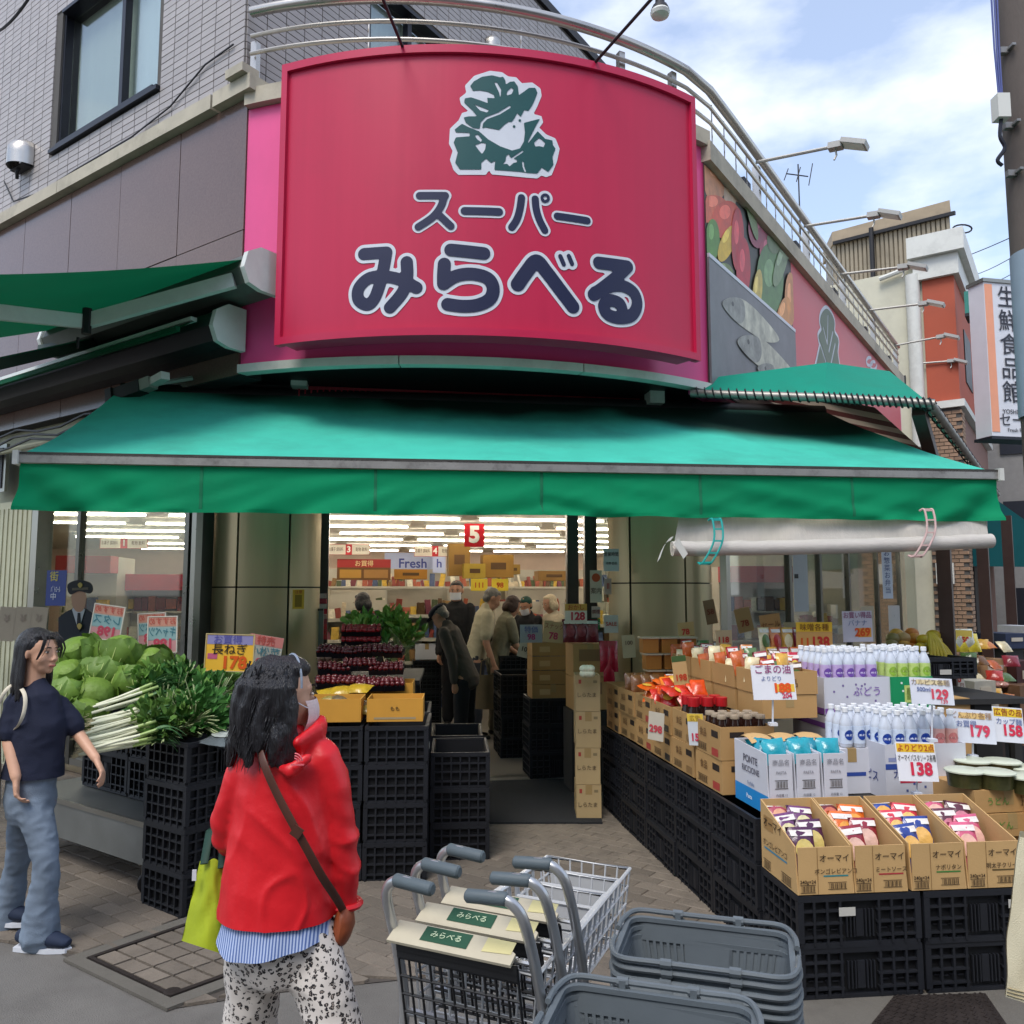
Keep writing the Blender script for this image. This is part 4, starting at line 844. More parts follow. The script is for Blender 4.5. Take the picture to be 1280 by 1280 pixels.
# entrance: side panes and sliding frames
D0 = V(0, 7.75, 0); dm = [(onw(u, 700, D0, CA) - D0).dot(cad) for u in (397, 411, 708, 722, 730, 745, 771)]
for a, c, hh in ((dm[0] - .02, dm[1], 2.6), (dm[2], dm[3], 2.6), (dm[4], dm[5], 2.6), (dm[6] - .03, dm[6] + .03, 2.6)):
    b = MB(); x, y = D0 + cad * a, D0 + cad * c; b.box(((x.x + y.x) / 2, (x.y + y.y) / 2, hh / 2 + .002), (c - a, .07, hh), R(CA)); b.build('door_post', m_frame, bld)
b = MB(); x, y = D0 + cad * dm[5], D0 + cad * (dm[6] - .03); b.prism([V(x.x, x.y, .1), V(y.x, y.y, .1), V(y.x, y.y, 2.6), V(x.x, x.y, 2.6)], -con * .01); b.build('door_pane', m_glass, bld)
b = MB(); x, y = D0 + cad * dm[0], D0 + cad * dm[6]; b.bar(V(x.x, x.y, .012), V(y.x, y.y, .012), .09, .024); b.build('threshold', m_stl, bld)
x = gnd(585, 1033); y = gnd(722, 1033); t = thing('door_mat', 'dark charcoal door mat in the entrance', 'mat', (x + y) / 2 + V(0, .9, 0)); b = MB()
x0, y0 = V(-.42, 6.2, .016), V(.66, 6.2, .016); b.prism([x0, y0, V(.70, 7.66, .016), V(-.45, 7.5, .016)], (0, 0, .012)); b.build('pile', M('mat_pile', '#26282c', .95, var=.3, scale=60, bump=.8, bscale=250), t)
# right glass front
gr_ = [(onw(u, 740, PR, RA) - PR).dot(rad_) for u in (907, 986, 1024, 1060, 1096, 1124, 1146, 1160)]
glazing(PR, rad_, ron, gr_, .4, 2.75, .10, m_stl)
b = MB(); wall_quad(b, PR, rad_, 0, 9.4, 0, .4, .12, out=ron); b.build('plinth', m_clad, bld)
b = MB(); wall_quad(b, PR, rad_, .02, 9.4, 2.755, 3.35, .15, out=ron); b.build('right_header', m_dark, bld)
# ================================================================== SHOP INTERIOR (walls, ceiling, tubes, fixtures)
def cf(a, b_, z=0.): return V(*(cad * a - con * b_ + V(0, 7.15, 0))[:2], z)   # a along the front, b into the shop
room = [PL + V(0, .05, 0), PR + V(0, .05, 0), PR + rad_ * 9.3, cf(8.5, 13), cf(-9.5, 13), PL + lad * 6.4 - lon * .2]
b = MB(); b.add([V(p.x, p.y, .02) for p in room], [tuple(range(6))]); b.build('shop_floor', m_infloor, bld)
b = MB(); b.add([V(p.x, p.y, 2.68) for p in room], [tuple(range(6))]); b.build('shop_ceiling', m_inceil, bld)
b = MB(); b.add([V(p.x, p.y, 2.72) for p in room], [tuple(range(6))]); b.build('ceiling_slab', m_dark, bld)
for p, q in ((room[2], room[3]), (room[3], room[4]), (room[4], room[5])):
    b = MB(); b.prism([V(p.x, p.y, 0), V(q.x, q.y, 0), V(q.x, q.y, 2.7), V(p.x, p.y, 2.7)], V(.0, .1, 0)); b.build('shop_wall', m_inwall, bld)
m_tube = emis('tube_light', '#fff3df', 11.); m_batten = M('batten', '#d8d5cc', .5)
tub = MB(); tub.tube([(-.8, 0, -.075), (.8, 0, -.075)], .012, 6); tubm = tub.mesh('tube', m_tube)
bat = MB(); bat.prism([(-.84, -.05, -.002), (-.84, .05, -.002), (-.84, .02, -.05), (-.84, -.02, -.05)], (1.68, 0, 0)); batm = bat.mesh('batten', m_batten)
k = 0
for row, b_ in enumerate((1.9, 3.2, 4.5, 5.9, 7.4, 9.2, 11.2)):
    for i in range(-4, 4):
        a = i * 1.86 + (.5 if row % 2 else -.1) + .4
        if b_ < 3 and (a < -4.2 or a > 2.6): continue
        if a < -6.5 or a > 6: continue
        p = cf(a, b_, 2.68); t = thing('ceiling_light', f'white fluorescent batten light on the shop ceiling, in the {ORD[row + 1]} row from the street', 'ceiling light', p, R(CA), 'fluorescent lights in rows on the ceiling'); obj('batten', batm, t); obj('tube', tubm, t)
# hanging aisle signs
def card(name, label, cat, c, w_, h_, lines, bgc='#e4e2dc', yaw=0., pitch=0., roll=0., th=.004, group=None, borders=None, bands=(), frame=None, extra=None):
    """flat printed card; lines: (string, x, y, height, colour[, bold[, fit]]), x, y in card halves (-1..1)"""
    t = thing(name, label, cat, c, group=group); Mx = Matrix.Rotation(yaw, 4, 'Z') @ Matrix.Rotation(PI / 2 + pitch, 4, 'X') @ Matrix.Rotation(roll, 4, 'Z')
    b = MB(); b.box((0, 0, -th / 2), (w_, h_, th)); obj('sheet', b.mesh('sheet', plain(bgc, .4)), t, Mx)
    for i, (x0, y0, x1, y1, cc) in enumerate(bands):
        b = MB(); z = .0012 + .0004 * i; b.add([(x0 * w_ / 2, y0 * h_ / 2, z), (x1 * w_ / 2, y0 * h_ / 2, z), (x1 * w_ / 2, y1 * h_ / 2, z), (x0 * w_ / 2, y1 * h_ / 2, z)], [(0, 1, 2, 3)]); obj('printed_band', b.mesh('printed_band', plain(cc, .4)), t, Mx)
    for L in lines:
        s, x, y, hh, cc = L[:5]; bold = L[5] if len(L) > 5 else .02; fit = L[6] * w_ if len(L) > 6 else w_ * .96
        text(s, t, Mx @ Matrix.Translation((x * w_ / 2, y * h_ / 2, .004)), hh * h_, plain(cc, .4), bold, fit=fit)
    if frame: 
        b = MB(); f = .006
        for cx_, cy_, sx_, sy_ in ((0, h_ / 2, w_ + f, f), (0, -h_ / 2, w_ + f, f), (w_ / 2, 0, f, h_ - f), (-w_ / 2, 0, f, h_ - f)): b.box((cx_, cy_, 0), (sx_, sy_, .008))
        obj('border', b.mesh('border', plain(frame, .4)), t, Mx)
    return t
def pcard(u, v, Y, wpx, hpx, **k):
    c = at(u, v, Y); s = Y / FPX * (1 + (0))
    return c, wpx * s, hpx * s
def PC(label, u, v, Y, wpx, hpx, lines, name='price_card', cat='price card', **k):
    c, w_, h_ = pcard(u, v, Y, wpx, hpx); return card(name, label, cat, c, w_, h_, lines, **k)
PC('red square hanging sign with white number 5 near the ceiling inside', 593, 669, 9.2, 25, 29, [('5', 0, 0, .95, '#f2ece6', .05)], name='aisle_sign', cat='sign', bgc='#c81f2c', yaw=R(CA), group='aisle signs')
for u, v, Y, n_ in ((436, 687, 12.2, '3'), (544, 689, 13., '4'), (155, 679, 10.6, '1')):
    PC(f'white hanging aisle sign with a red square numbered {n_} in the middle', u, v, Y, 52 if n_ != '1' else 56, 13, [(n_, 0, 0, .8, '#f2ece6', .03), ('お菓子 調味料', -.6, .0, .42, '#6a5040', .01, .36), ('乾物 飲料', .6, 0, .42, '#6a5040', .01, .3)], name='aisle_sign', cat='sign', bgc='#e6dfcf', yaw=R(CA), bands=((-.15, -1, .15, 1, '#c92630'),), frame='#b5413c', group='aisle signs')
PC('pale blue sign reading Fresh on the back wall of the shop', 516, 704, 17.5, 70, 26, [('Fresh', .0, -.05, .62, '#3d4a9a', .02), ], name='wall_sign', cat='sign', bgc='#b3bde0', yaw=R(CA))
PC('small pale blue sign with the letter h behind the cartons', 549, 704, 17., 16, 24, [('h', 0, -.05, .62, '#3d4a9a', .02)], name='wall_sign', cat='sign', bgc='#b3bde0', yaw=R(CA))
# gondola shelves with packs
m_shelf = M('shelf_white', '#b9b4a6', .5, var=.06); PK = ['#8a6a40', '#8a3f34', '#d7c7aa', '#5a4228', '#a8583f', '#e0d9c4', '#4f5a3a', '#4d5a7a', '#c7a23a', '#7a3f4a']
m_pk = [M('pack_' + h[1:], h, .45, var=.25, scale=25, rnd=.1) for h in PK]
def shelf(u, v, Y, wpx, label, nlev=5, hgt=1.72, seed=1, yaw=None):
    c = at(u, v, Y); w_ = wpx * Y / FPX; t = thing('gondola_shelf', label, 'shelf', V(c.x, c.y, .02), R(CA) if yaw is None else yaw); rnd = random.Random(seed)
    b = MB(); b.box((0, .22, hgt / 2), (w_, .03, hgt)); b.box((0, 0, .06), (w_, .5, .12))
    for s_ in (-1, 1): b.box((s_ * w_ / 2, .1, hgt / 2), (.03, .28, hgt))
    obj('back_panel', b.mesh('back_panel', m_shelf), t); g_ = MB()
    for k in range(nlev):
        z = .14 + (hgt - .2) * k / nlev; b = MB(); b.box((0, 0, z), (w_ - .032, .42, .02)); b.box((0, -.215, z + .005), (w_ - .032, .008, .045)); obj('shelf_board', b.mesh('shelf_board', m_shelf), t)
        x = -w_ / 2 + .05
        while x < w_ / 2 - .06:
            pw = rnd.uniform(.05, .12); hh = rnd.uniform(.10, (hgt - .3) / nlev - .03); mi = rnd.randrange(len(m_pk))
            for d_ in range(rnd.randint(1, 2)): g_.box((x + pw / 2, -.14 + d_ * .12, z + .012 + hh / 2), (pw * .9, .05, hh), rx=rnd.uniform(-.3, .1), ry=rnd.uniform(-.25, .25), mi=mi)
            x += pw
    tag(obj('packs', g_.mesh('packs', m_pk), t), kind='stuff'); return t
shelf(522, 800, 11.2, 78, 'tall white shelf full of packets behind the masked shopper', seed=2)
shelf(690, 800, 13.2, 130, 'white packet shelf at the back right behind the cashiers', seed=5)
shelf(455, 800, 13.6, 90, 'shelf of bottles and packets at the back left under aisle sign 3', seed=8)
shelf(600, 800, 12.4, 70, 'packet shelf below the stacked cartons at the back', seed=11)
for u_, Y_, w__ in ((430, 11.6, 60), (478, 12.6, 70), (650, 12.0, 60), (735, 11.8, 60), (140, 12.8, 120)): shelf(u_, 800, Y_, w__, 'crowded packet shelf farther inside, seen ' + {430: 'behind the tomato packs', 478: 'behind the light green bunches', 650: 'behind the bobbed shopper', 735: 'through the door glass', 140: 'behind the police board'}[u_], seed=u_, hgt=1.5 + .002 * (u_ % 90))
shelf(200, 800, 11.5, 110, 'shelf behind the left shop window', seed=14, hgt=1.4)
shelf(985, 800, 12.0, 130, 'shelf seen through the right shop window', seed=15, hgt=1.5)
PC('red and brown hanging board with rows of product pictures, back left', 455, 712, 12.4, 66, 26, [('お買得', 0, .55, .3, '#f0d8a0', .02)], name='hanging_board', cat='sign', bgc='#6f4a22', yaw=R(CA), bands=((-1, .2, 1, 1, '#a82a26'), (-.9, -.8, -.1, .0, '#b98a3a'), (.0, -.8, .9, .0, '#a87a40')))
m_box = M('cardboard', '#a98252', .8, var=.08, scale=5, bump=.06, bscale=150, rnd=.06)
def carton_m(name, w_, d_, h_, m_, tape=True):
    b = MB(); b.box((0, 0, h_ / 2), (w_, d_, h_)); me = b.mesh(name, m_); return me
for u, v, Y, w_, h_, lab, hx in ((573, 700, 12.2, 26, 40, 'tall brown carton on top of the back shelf, left', '#8a6a36'), (621, 708, 12.1, 38, 28, 'large plain brown carton on top of the back shelf, right', '#9a7436'), (592, 714, 11.9, 26, 18, 'open case of yellow cartons on the back shelf', '#b79a3e'), (513, 718, 11., 40, 12, 'low orange brown box on top of the packet shelf', '#b07a30'), (640, 712, 12.3, 16, 12, 'small brown box at the end of the back shelf', '#a08040'), (690, 720, 13., 40, 12, 'row of mixed boxes on the far right shelf', '#94713f')):
    c = at(u, v, Y); s = Y / FPX; t = thing('carton', lab, 'box', V(c.x, c.y, c.z - h_ * s / 2), R(CA)); mm = M('carton_' + hx[1:], hx, .8, var=.1)
    obj('body', carton_m('body', w_ * s, .35, h_ * s, mm), t); b = MB(); b.box((0, -.177, h_ * s * .5), (w_ * s * .5, .004, h_ * s * .3)); obj('printed_label', b.mesh('printed_label', plain('#5a3f22')), t)
for u, n_, lab in ((599, '111', 'left yellow price card hanging on the back shelf'), (625, '98', 'right yellow price card hanging on the back shelf')):
    PC(lab, u, 731, 11.7, 21, 15, [(n_, 0, -.1, .6, '#c23a20', .02)], bgc='#e4c93a', yaw=R(CA))
# fridges seen through the left window
def fridge(u, Y, wpx, label, hgt=1.95, yaw=None, red='#a8282e'):
    c = at(u, 740, Y); w_ = wpx * Y / FPX; t = thing('display_fridge', label, 'fridge', V(c.x, c.y, .02), R(CA) if yaw is None else yaw)
    b = MB(); b.box((0, .3, hgt / 2), (w_, .7, hgt)); obj('body', b.mesh('body', m_shelf), t); b = MB(); b.box((0, -.2, hgt - .1), (w_ + .02, .3, .2)); obj('canopy', b.mesh('canopy', plain(red)), t)
    g_ = MB(); rnd = random.Random(int(u))
    for k in range(4):
        z = .35 + k * .36; b = MB(); b.box((0, -.12, z), (w_ - .02, .2, .02)); obj('shelf_board', b.mesh('shelf_board', m_shelf), t)
        x = -w_ / 2 + .06
        while x < w_ / 2 - .08: pw = rnd.uniform(.07, .14); g_.box((x + pw / 2, -.14, z + .1), (pw * .9, .1, rnd.uniform(.1, .2)), mi=rnd.randrange(len(m_pk))); x += pw
    tag(obj('packs', g_.mesh('packs', m_pk), t), kind='stuff'); return t
for i_, (u_, Y_, w__) in enumerate(((430, 16.5, 150), (560, 17, 160), (690, 17.5, 150))): shelf(u_, 800, Y_, w__, 'tall crowded wall shelf at the very back of the shop, ' + ('left', 'middle', 'right')[i_] + ' section', 6, 2.15, 31 + i_)
fridge(115, 9.9, 60, 'white display fridge with red canopy behind the left window', 2.1)
fridge(190, 10.6, 110, 'long display fridge with red band behind the left window', 1.9)
fridge(940, 10.6, 90, 'display fridge with red canopy behind the right window', 2.0)
# ================================================================== BACKGROUND: next buildings, pole, signs
m_ww = M('white_render', '#c9c6b2', .8, var=.07, scale=2, dirt=.15, bump=.1); m_or = M('orange_render', '#a8513a', .75, var=.08, scale=2, dirt=.08); m_brk = M('brick_tan', '#8f7560', .8, var=.15, scale=6, rnd=.2, bump=.2); m_pinkw = M('pink_render', '#8a6a60', .75, var=.1)
K = FR + rad_ * 11.0 + ron * .8
nb = thing('neighbour_building', 'white and orange building with a pale cornice and tan brick pier beyond the supermarket', 'building', K)
def kb(s, o_, z): return V(*(K + lad * s + rad_ * o_)[:2], z)
def kbox(nm, s0, s1, o0, o1, z0, z1, m, par=None):
    b = MB(); b.prism([kb(s0, o0, z0), kb(s1, o0, z0), kb(s1, o1, z0), kb(s0, o1, z0)], (0, 0, z1 - z0)); return b.build(nm, m, par or nb)
sw = lambda u, v: (onw(u, v, K, LA) - K).dot(lad)
zz = lambda u, v: onw(u, v, K, LA).z
z_or0, z_or1 = zz(1195, 500), zz(1195, 343)
wall_ = kbox('wall', .55, 5.5, .05, 6, 0, zz(1140, 335), m_ww)
kbox('orange_wall', .0, .56, 0, 5.9, z_or0, z_or1, m_or)
kbox('cornice', -.10, .70, -.1, 6.1, z_or1, z_or1 + .42, m_white); kbox('cornice', -.22, .78, -.22, 6.2, z_or1 + .425, z_or1 + .85, m_white)
kbox('string_course', -.08, .60, -.08, 6, z_or0 - .14, z_or0 - .002, m_white)
pier = kbox('brick_pier', .0, .62, .0, .5, 0, z_or0 - .145, m_grout)
bw, bh = .155, .075; bm_ = MB(); bm_.box((0, 0, 0), (bw - .012, .03, bh - .014)); bme = bm_.mesh('brick', m_brk); iv = wm(pier).inverted(); nbk = 0; rb = MB()
for j in range(int((z_or0 - .16) / bh)):
    for i in range(-1, 5):
        s_ = (i + .5 * (j % 2) + .5) * bw
        if s_ < .06 or s_ > .58: continue
        p = kb(s_, -.004, (j + .5) * bh)
        if nbk < 280: o = obj('brick', bme, pier); o.matrix_basis = iv @ Matrix.Translation(p) @ Matrix.Rotation(R(LA), 4, 'Z'); nbk += 1
        else: rb.box(p, (bw - .012, .03, bh - .014), R(LA))
for j in range(int((z_or0 - .16) / bh)):
    for i in range(0, 3):
        p = kb(-.004, (i + .5 * (j % 2) + .25) * bw, (j + .5) * bh); rb.box(p, (.03, bw - .012, bh - .014), R(LA))
tag(rb.build('bricks', m_brk, pier), kind='stuff')
kbox('shop_wall', .04, .5, .55, 6, 0, z_or0 - .15, m_pinkw)
for o0, o1 in ((.9, 1.6), (2.0, 3.6)): kbox('doorway', .0, .06, o0, o1, .05, 2.3, m_dark)
kbox('window', -.02, .1, 1.2, 2.4, z_or0 + .6, z_or0 + 1.7, m_dark)
b = MB(); s_ = sw(1143, 400); b.tube([kb(s_, -.05, 4.5), kb(s_, -.05, zz(1143, 345))], .13, 10); b.build('drain_pipe', m_white, nb, smooth=True)
b = MB(); b.tube([kb(sw(u, v), -.05, zz(u, v)) for u, v in ((1100, 350), (1130, 338), (1150, 325), (1174, 318))], .05, 8); b.build('drain_pipe', m_white, nb, smooth=True)
kbox('meter_box', .25, .55, -.12, -.02, 1.85, 2.25, m_white)
t = thing('green_sign', 'small plain teal projecting sign box on the orange wall', 'sign', kb(-.3, .6, z_or0 + 1.9)); b = MB(); p = at(1218, 381, 15.2); b.box(p, (.28, .5, .42), R(LA)); b.build('box', plain('#2f7a6e'), t); b = MB(); b.box(p + V(0, 0, -.24), (.29, .5, .06), R(LA)); b.build('base_strip', m_dark, t)
# rooftop shed with corrugated siding
m_corr = M('corrugated', '#8d8270', .6, .2, var=.12, scale=3, dirt=.3, aniso=(3, 3, .4))
sh_ = thing('rooftop_shed', 'beige corrugated rooftop shed with a sloping roof edge behind the white building', 'shed', at(1120, 320, 19))
A_, B_, C_, D_ = at(1040, 306, 20.5), at(1187, 270, 18.5), at(1187, 312, 18.5), at(1040, 380, 20.5)
b = MB(); b.prism([A_, B_, V(B_.x, B_.y, C_.z - .6), V(A_.x, A_.y, D_.z - .6)], V(.3, 1.2, 0)); b.build('wall', m_corr, sh_)
for i in range(26):
    f0 = (i + .1) / 26; f1 = (i + .75) / 26; p, q = A_.lerp(B_, f0) + V(-.01, -.06, 0), A_.lerp(B_, f1) + V(-.01, -.06, 0); lo_ = V(A_.x, A_.y, D_.z - .6).lerp(V(B_.x, B_.y, C_.z - .6), f0); lo2 = V(A_.x, A_.y, D_.z - .6).lerp(V(B_.x, B_.y, C_.z - .6), f1)
    b = MB(); b.prism([p, q, lo2 + V(-.01, -.06, 0), lo_ + V(-.01, -.06, 0)], V(.01, .055, 0)); b.build('siding_panel', m_corr, sh_)
A2, B2 = at(1040, 306, 20.4), at(1189, 268, 18.4); A3, B3 = at(1040, 290, 20.4), at(1187, 250, 18.4)
b = MB(); b.prism([A2, B2, B3, A3], V(.25, 1.3, .0)); b.build('roof_edge', M('roof_edge', '#9a8a74', .7, var=.15, dirt=.4), sh_)
b = MB(); b.bar(A2 + V(0, -.08, 0), B2 + V(.05, -.08, 0), .08, .08); b.build('gutter', m_dark, sh_)
b = MB(); p = at(1089, 290, 19.6); b.tube([p + V(0, 0, .1), p + V(0, 0, -1.3)], .06, 8); b.build('vent_pipe', m_dark, sh_, smooth=True)
b = MB(); p = at(1203, 286, 18.3); b.tube([p + V(.22 * math.cos(a), 0, .1 * math.sin(a)) for a in np.linspace(0, 2 * PI, 16)], .02, 5); b.build('cable_loop', m_dark, sh_)
# aerial
p = at(998, 218, 22); t = thing('tv_aerial', 'thin television aerial standing on a roof against the sky', 'aerial', p); s = 22 / FPX; b = MB(); b.tube([p + V(0, 0, 14 * s), p + V(0, 0, -90 * s)], .02, 5); b.build('mast', m_dark, t)
b = MB(); b.tube([p + V(-16 * s, 0, 1 * s), p + V(16 * s, .2, 2 * s)], .018, 5)
for k, h_ in ((-16, 8), (0, 10), (16, 15)): b.tube([p + V((k - 3) * s, 0, -h_ * s), p + V((k + 3) * s, 0, h_ * s)], .014, 5)
b.build('elements', m_dark, t)
# vertical shop sign
vs_t = thing('vertical_sign', 'tall white vertical sign with black characters and an orange edge beside the utility pole', 'sign', at(1280, 545, 11)); yw = R(12)
TL, BL = at(1236, 352, 11), at(1240, 545, 11); hgt = TL.z - BL.z; wid = .95; vd = V(math.cos(yw), math.sin(yw), 0); cM = BL + vd * wid / 2 + V(0, 0, hgt / 2)
def vbox(nm, x0, x1, z0, z1, y0, y1, m): b = MB(); c = BL + vd * ((x0 + x1) / 2) + V(0, 0, (z0 + z1) / 2) + V(-math.sin(yw), math.cos(yw), 0) * ((y0 + y1) / 2); b.box(c, (x1 - x0, y1 - y0, z1 - z0), yw); return b.build(nm, m, vs_t)
vbox('sign_box', 0, wid, 0, hgt, 0, .28, M('sign_panel', '#d4d4da', .4, var=.04)); vbox('orange_edge', .012, .13, .06, hgt - .03, -.006, .0, plain('#e59a78', .4)); vbox('trim', -.02, wid + .02, hgt, hgt + .05, -.02, .3, m_stl); vbox('trim', -.02, wid + .02, -.04, 0, -.02, .3, m_navy)
fm = lambda x, z: Matrix.Translation(BL + vd * x + V(0, 0, z) - V(-math.sin(yw), math.cos(yw), 0) * .010) @ Matrix.Rotation(yw, 4, 'Z') @ Matrix.Rotation(PI / 2, 4, 'X')
for i, ch in enumerate('生鮮食品館'): o = obj('lettering', None) if False else text(ch, None, fm(.36, hgt - .22 - i * .335), .325, plain('#2a2a35', .4), .02, sx=1.); M0 = o.matrix_basis.copy(); o.parent = vs_t; o.matrix_basis = wm(vs_t).inverted() @ M0
for s_, x, z, h_ in (('YOSHIHARA', .42, .345, .085), ('セール', .42, .22, .2), ('Fresh Food', .42, .09, .075)): o = text(s_, None, fm(x, z), h_, plain('#2a2a35', .4), .012, fit=.6); M0 = o.matrix_basis.copy(); o.parent = vs_t; o.matrix_basis = wm(vs_t).inverted() @ M0
# utility pole
m_pole = M('pole_concrete', '#5e5651', .85, var=.15, scale=3, bump=.3, bscale=80, dirt=.3, aniso=(2, 2, .3)); m_galv = M('galvanised', '#8d8c8a', .5, .6, var=.2)
PX, PY = 4.33, 6.5; pole = thing('utility_pole', 'dark concrete utility pole with steel bands at the right edge', 'utility pole', (PX, PY, 0))
b = MB(); b.tube([(PX + .03, PY, 0), (PX - .09, PY, 12)], [.235, .165], 24); b.build('pole', m_pole, pole, smooth=True)
def pz(v): return at(1255, v, PY).z
for v, h_ in ((70, .05), (163, .05), (222, .06), (330, .025), (118, .02), (185, .02), (235, .02)):
    z = pz(v); b = MB(); r_ = .235 - .07 * z / 12 + .006; b.lathe([(r_, -h_ / 2), (r_, h_ / 2)], (PX, PY, z), 24); b.build('band', m_galv, pole, smooth=True)
for v in (70, 163, 222):
    z = pz(v); b = MB(); b.box((PX - .25, PY - .06, z), (.07, .05, .05)); b.box((PX - .22, PY - .12, z), (.03, .08, .02)); b.build('band_clamp', m_galv, pole)
b = MB(); p = at(1251, 135, PY - .2); b.box(p, (.10, .1, .2)); b.build('cable_box', m_white, pole)
for k in range(3):
    b = MB(); b.tube([at(1236 + k * 4, -60, PY - .2), at(1243 + k * 3, 60, PY - .2), at(1249 + k * 2, 125, PY - .2)], .008, 5); b.build('cable', plain('#4a5590'), pole)
b = MB(); b.tube([V(*q) for q in curve_pts([at(1252, 145, PY - .2), at(1250, 170, PY - .22), at(1256, 185, PY - .22), at(1247, 200, PY - .22), at(1253, 207, PY - .22)], 6)], .016, 6); b.build('cable_knot', m_navy, pole, smooth=True)
b = MB(); z = pz(600); b.lathe([(.232, 0), (.228, 1.35)], (PX, PY, pz(520)), 24); b.build('blue_wrap', plain('#8f9fae', .6), pole, smooth=True)
# overhead wires
for i, (a, c) in enumerate(((at(1100, 344, 26), at(1300, 280, 18)), (at(1180, 350, 30), at(1300, 300, 18)), (at(1200, 360, 30), at(1300, 320, 18)), (at(-40, 40, 7.6), at(60, -40, 6.5)))):
    t = thing('overhead_wire', ('thin overhead wire crossing the sky by the pole, highest', 'thin overhead wire crossing the sky by the pole, middle', 'thin overhead wire crossing the sky by the pole, lowest', 'black wire crossing the upper left corner before the tiled wall')[i], 'wire', a, group='overhead wires'); b = MB()
    b.tube([a.lerp(c, k / 12) + V(0, 0, -.25 * math.sin(PI * k / 12)) for k in range(13)], .012, 5); b.build('wire', m_dark, t)
b = MB(); b.tube([V(*(P0 + lad * s_ + lon * (.03))[:2], z) for s_, z in ((.12, 6.18), (.5, 6.15), (1., 5.95), (1.6, 5.87), (2.6, 5.86), (3.3, 5.83), (3.9, 5.9), (4.15, 6.2))], .008, 5); b.build('wall_cable', m_dark, bld)
# teal awning and far street
m_teal = fabric('teal_canvas', '#12545a', .2)
t = thing('teal_awning', 'dark teal shop awning farther down the right street', 'awning', at(1255, 640, 14)); p, q = K + rad_ * .7 + V(0, 0, 3.9), K + rad_ * 6 + V(0, 0, 3.9); o2 = ron * 1.5 + V(0, 0, -1.4)
b = MB(); b.grid(lambda s, t_: p.lerp(q, s) + o2 * t_, 6, 4); b.build('canopy', m_teal, t); b = MB(); a, c = p + o2, q + o2; b.prism([a, c, c + V(0, 0, -.3), a + V(0, 0, -.3)], -ron * .01); b.build('valance', m_teal, t); b = MB(); b.prism([p, p + o2, p + ron * 1.5 + V(0, 0, -1.75), p + V(0, 0, -1.7)], rad_ * .01); b.build('side_panel', m_teal, t)
def block(label, p, w_, d_, h_, m, yaw, nf=4, nw=4):
    t = thing('far_building', label, 'building', p, yaw); b = MB(); b.box((0, d_ / 2, h_ / 2), (w_, d_, h_)); obj('wall', b.mesh('wall', m), t)
    for i in range(nf):
        for j in range(nw):
            b = MB(); b.box(((j + .5) / nw * w_ - w_ / 2, -.02, h_ * (i + .55) / nf), (w_ / nw * .5, .06, h_ / nf * .45)); obj('window', b.mesh('window', m_navy), t)
    b = MB(); b.box((0, d_ / 2, h_ + .1), (w_ + .3, d_ + .3, .25)); obj('roof', b.mesh('roof', m_conc), t); return t
block('tan plain building closing the far end of the right street', V(24, 32, 0), 9, 6, 8, m_pinkw, R(-20), 3, 4)
block('grey block behind the vertical sign down the right street', V(15.5, 21, 0), 6, 8, 7, M('far_grey', '#7d7a78', .8), R(RA - 90 + 4), 3, 3)
for lab, p, w_, h_, yaw in (('beige house across the street behind the viewer', V(-6, -9, 0), 16, 9, PI), ('grey apartment block across the street behind the viewer', V(10, -8, 0), 14, 11, PI)):
    block(lab, p, w_, 8, h_, m_ww if 'beige' in lab else M('far_grey', '#7d7a78', .8), yaw, 3, 6)
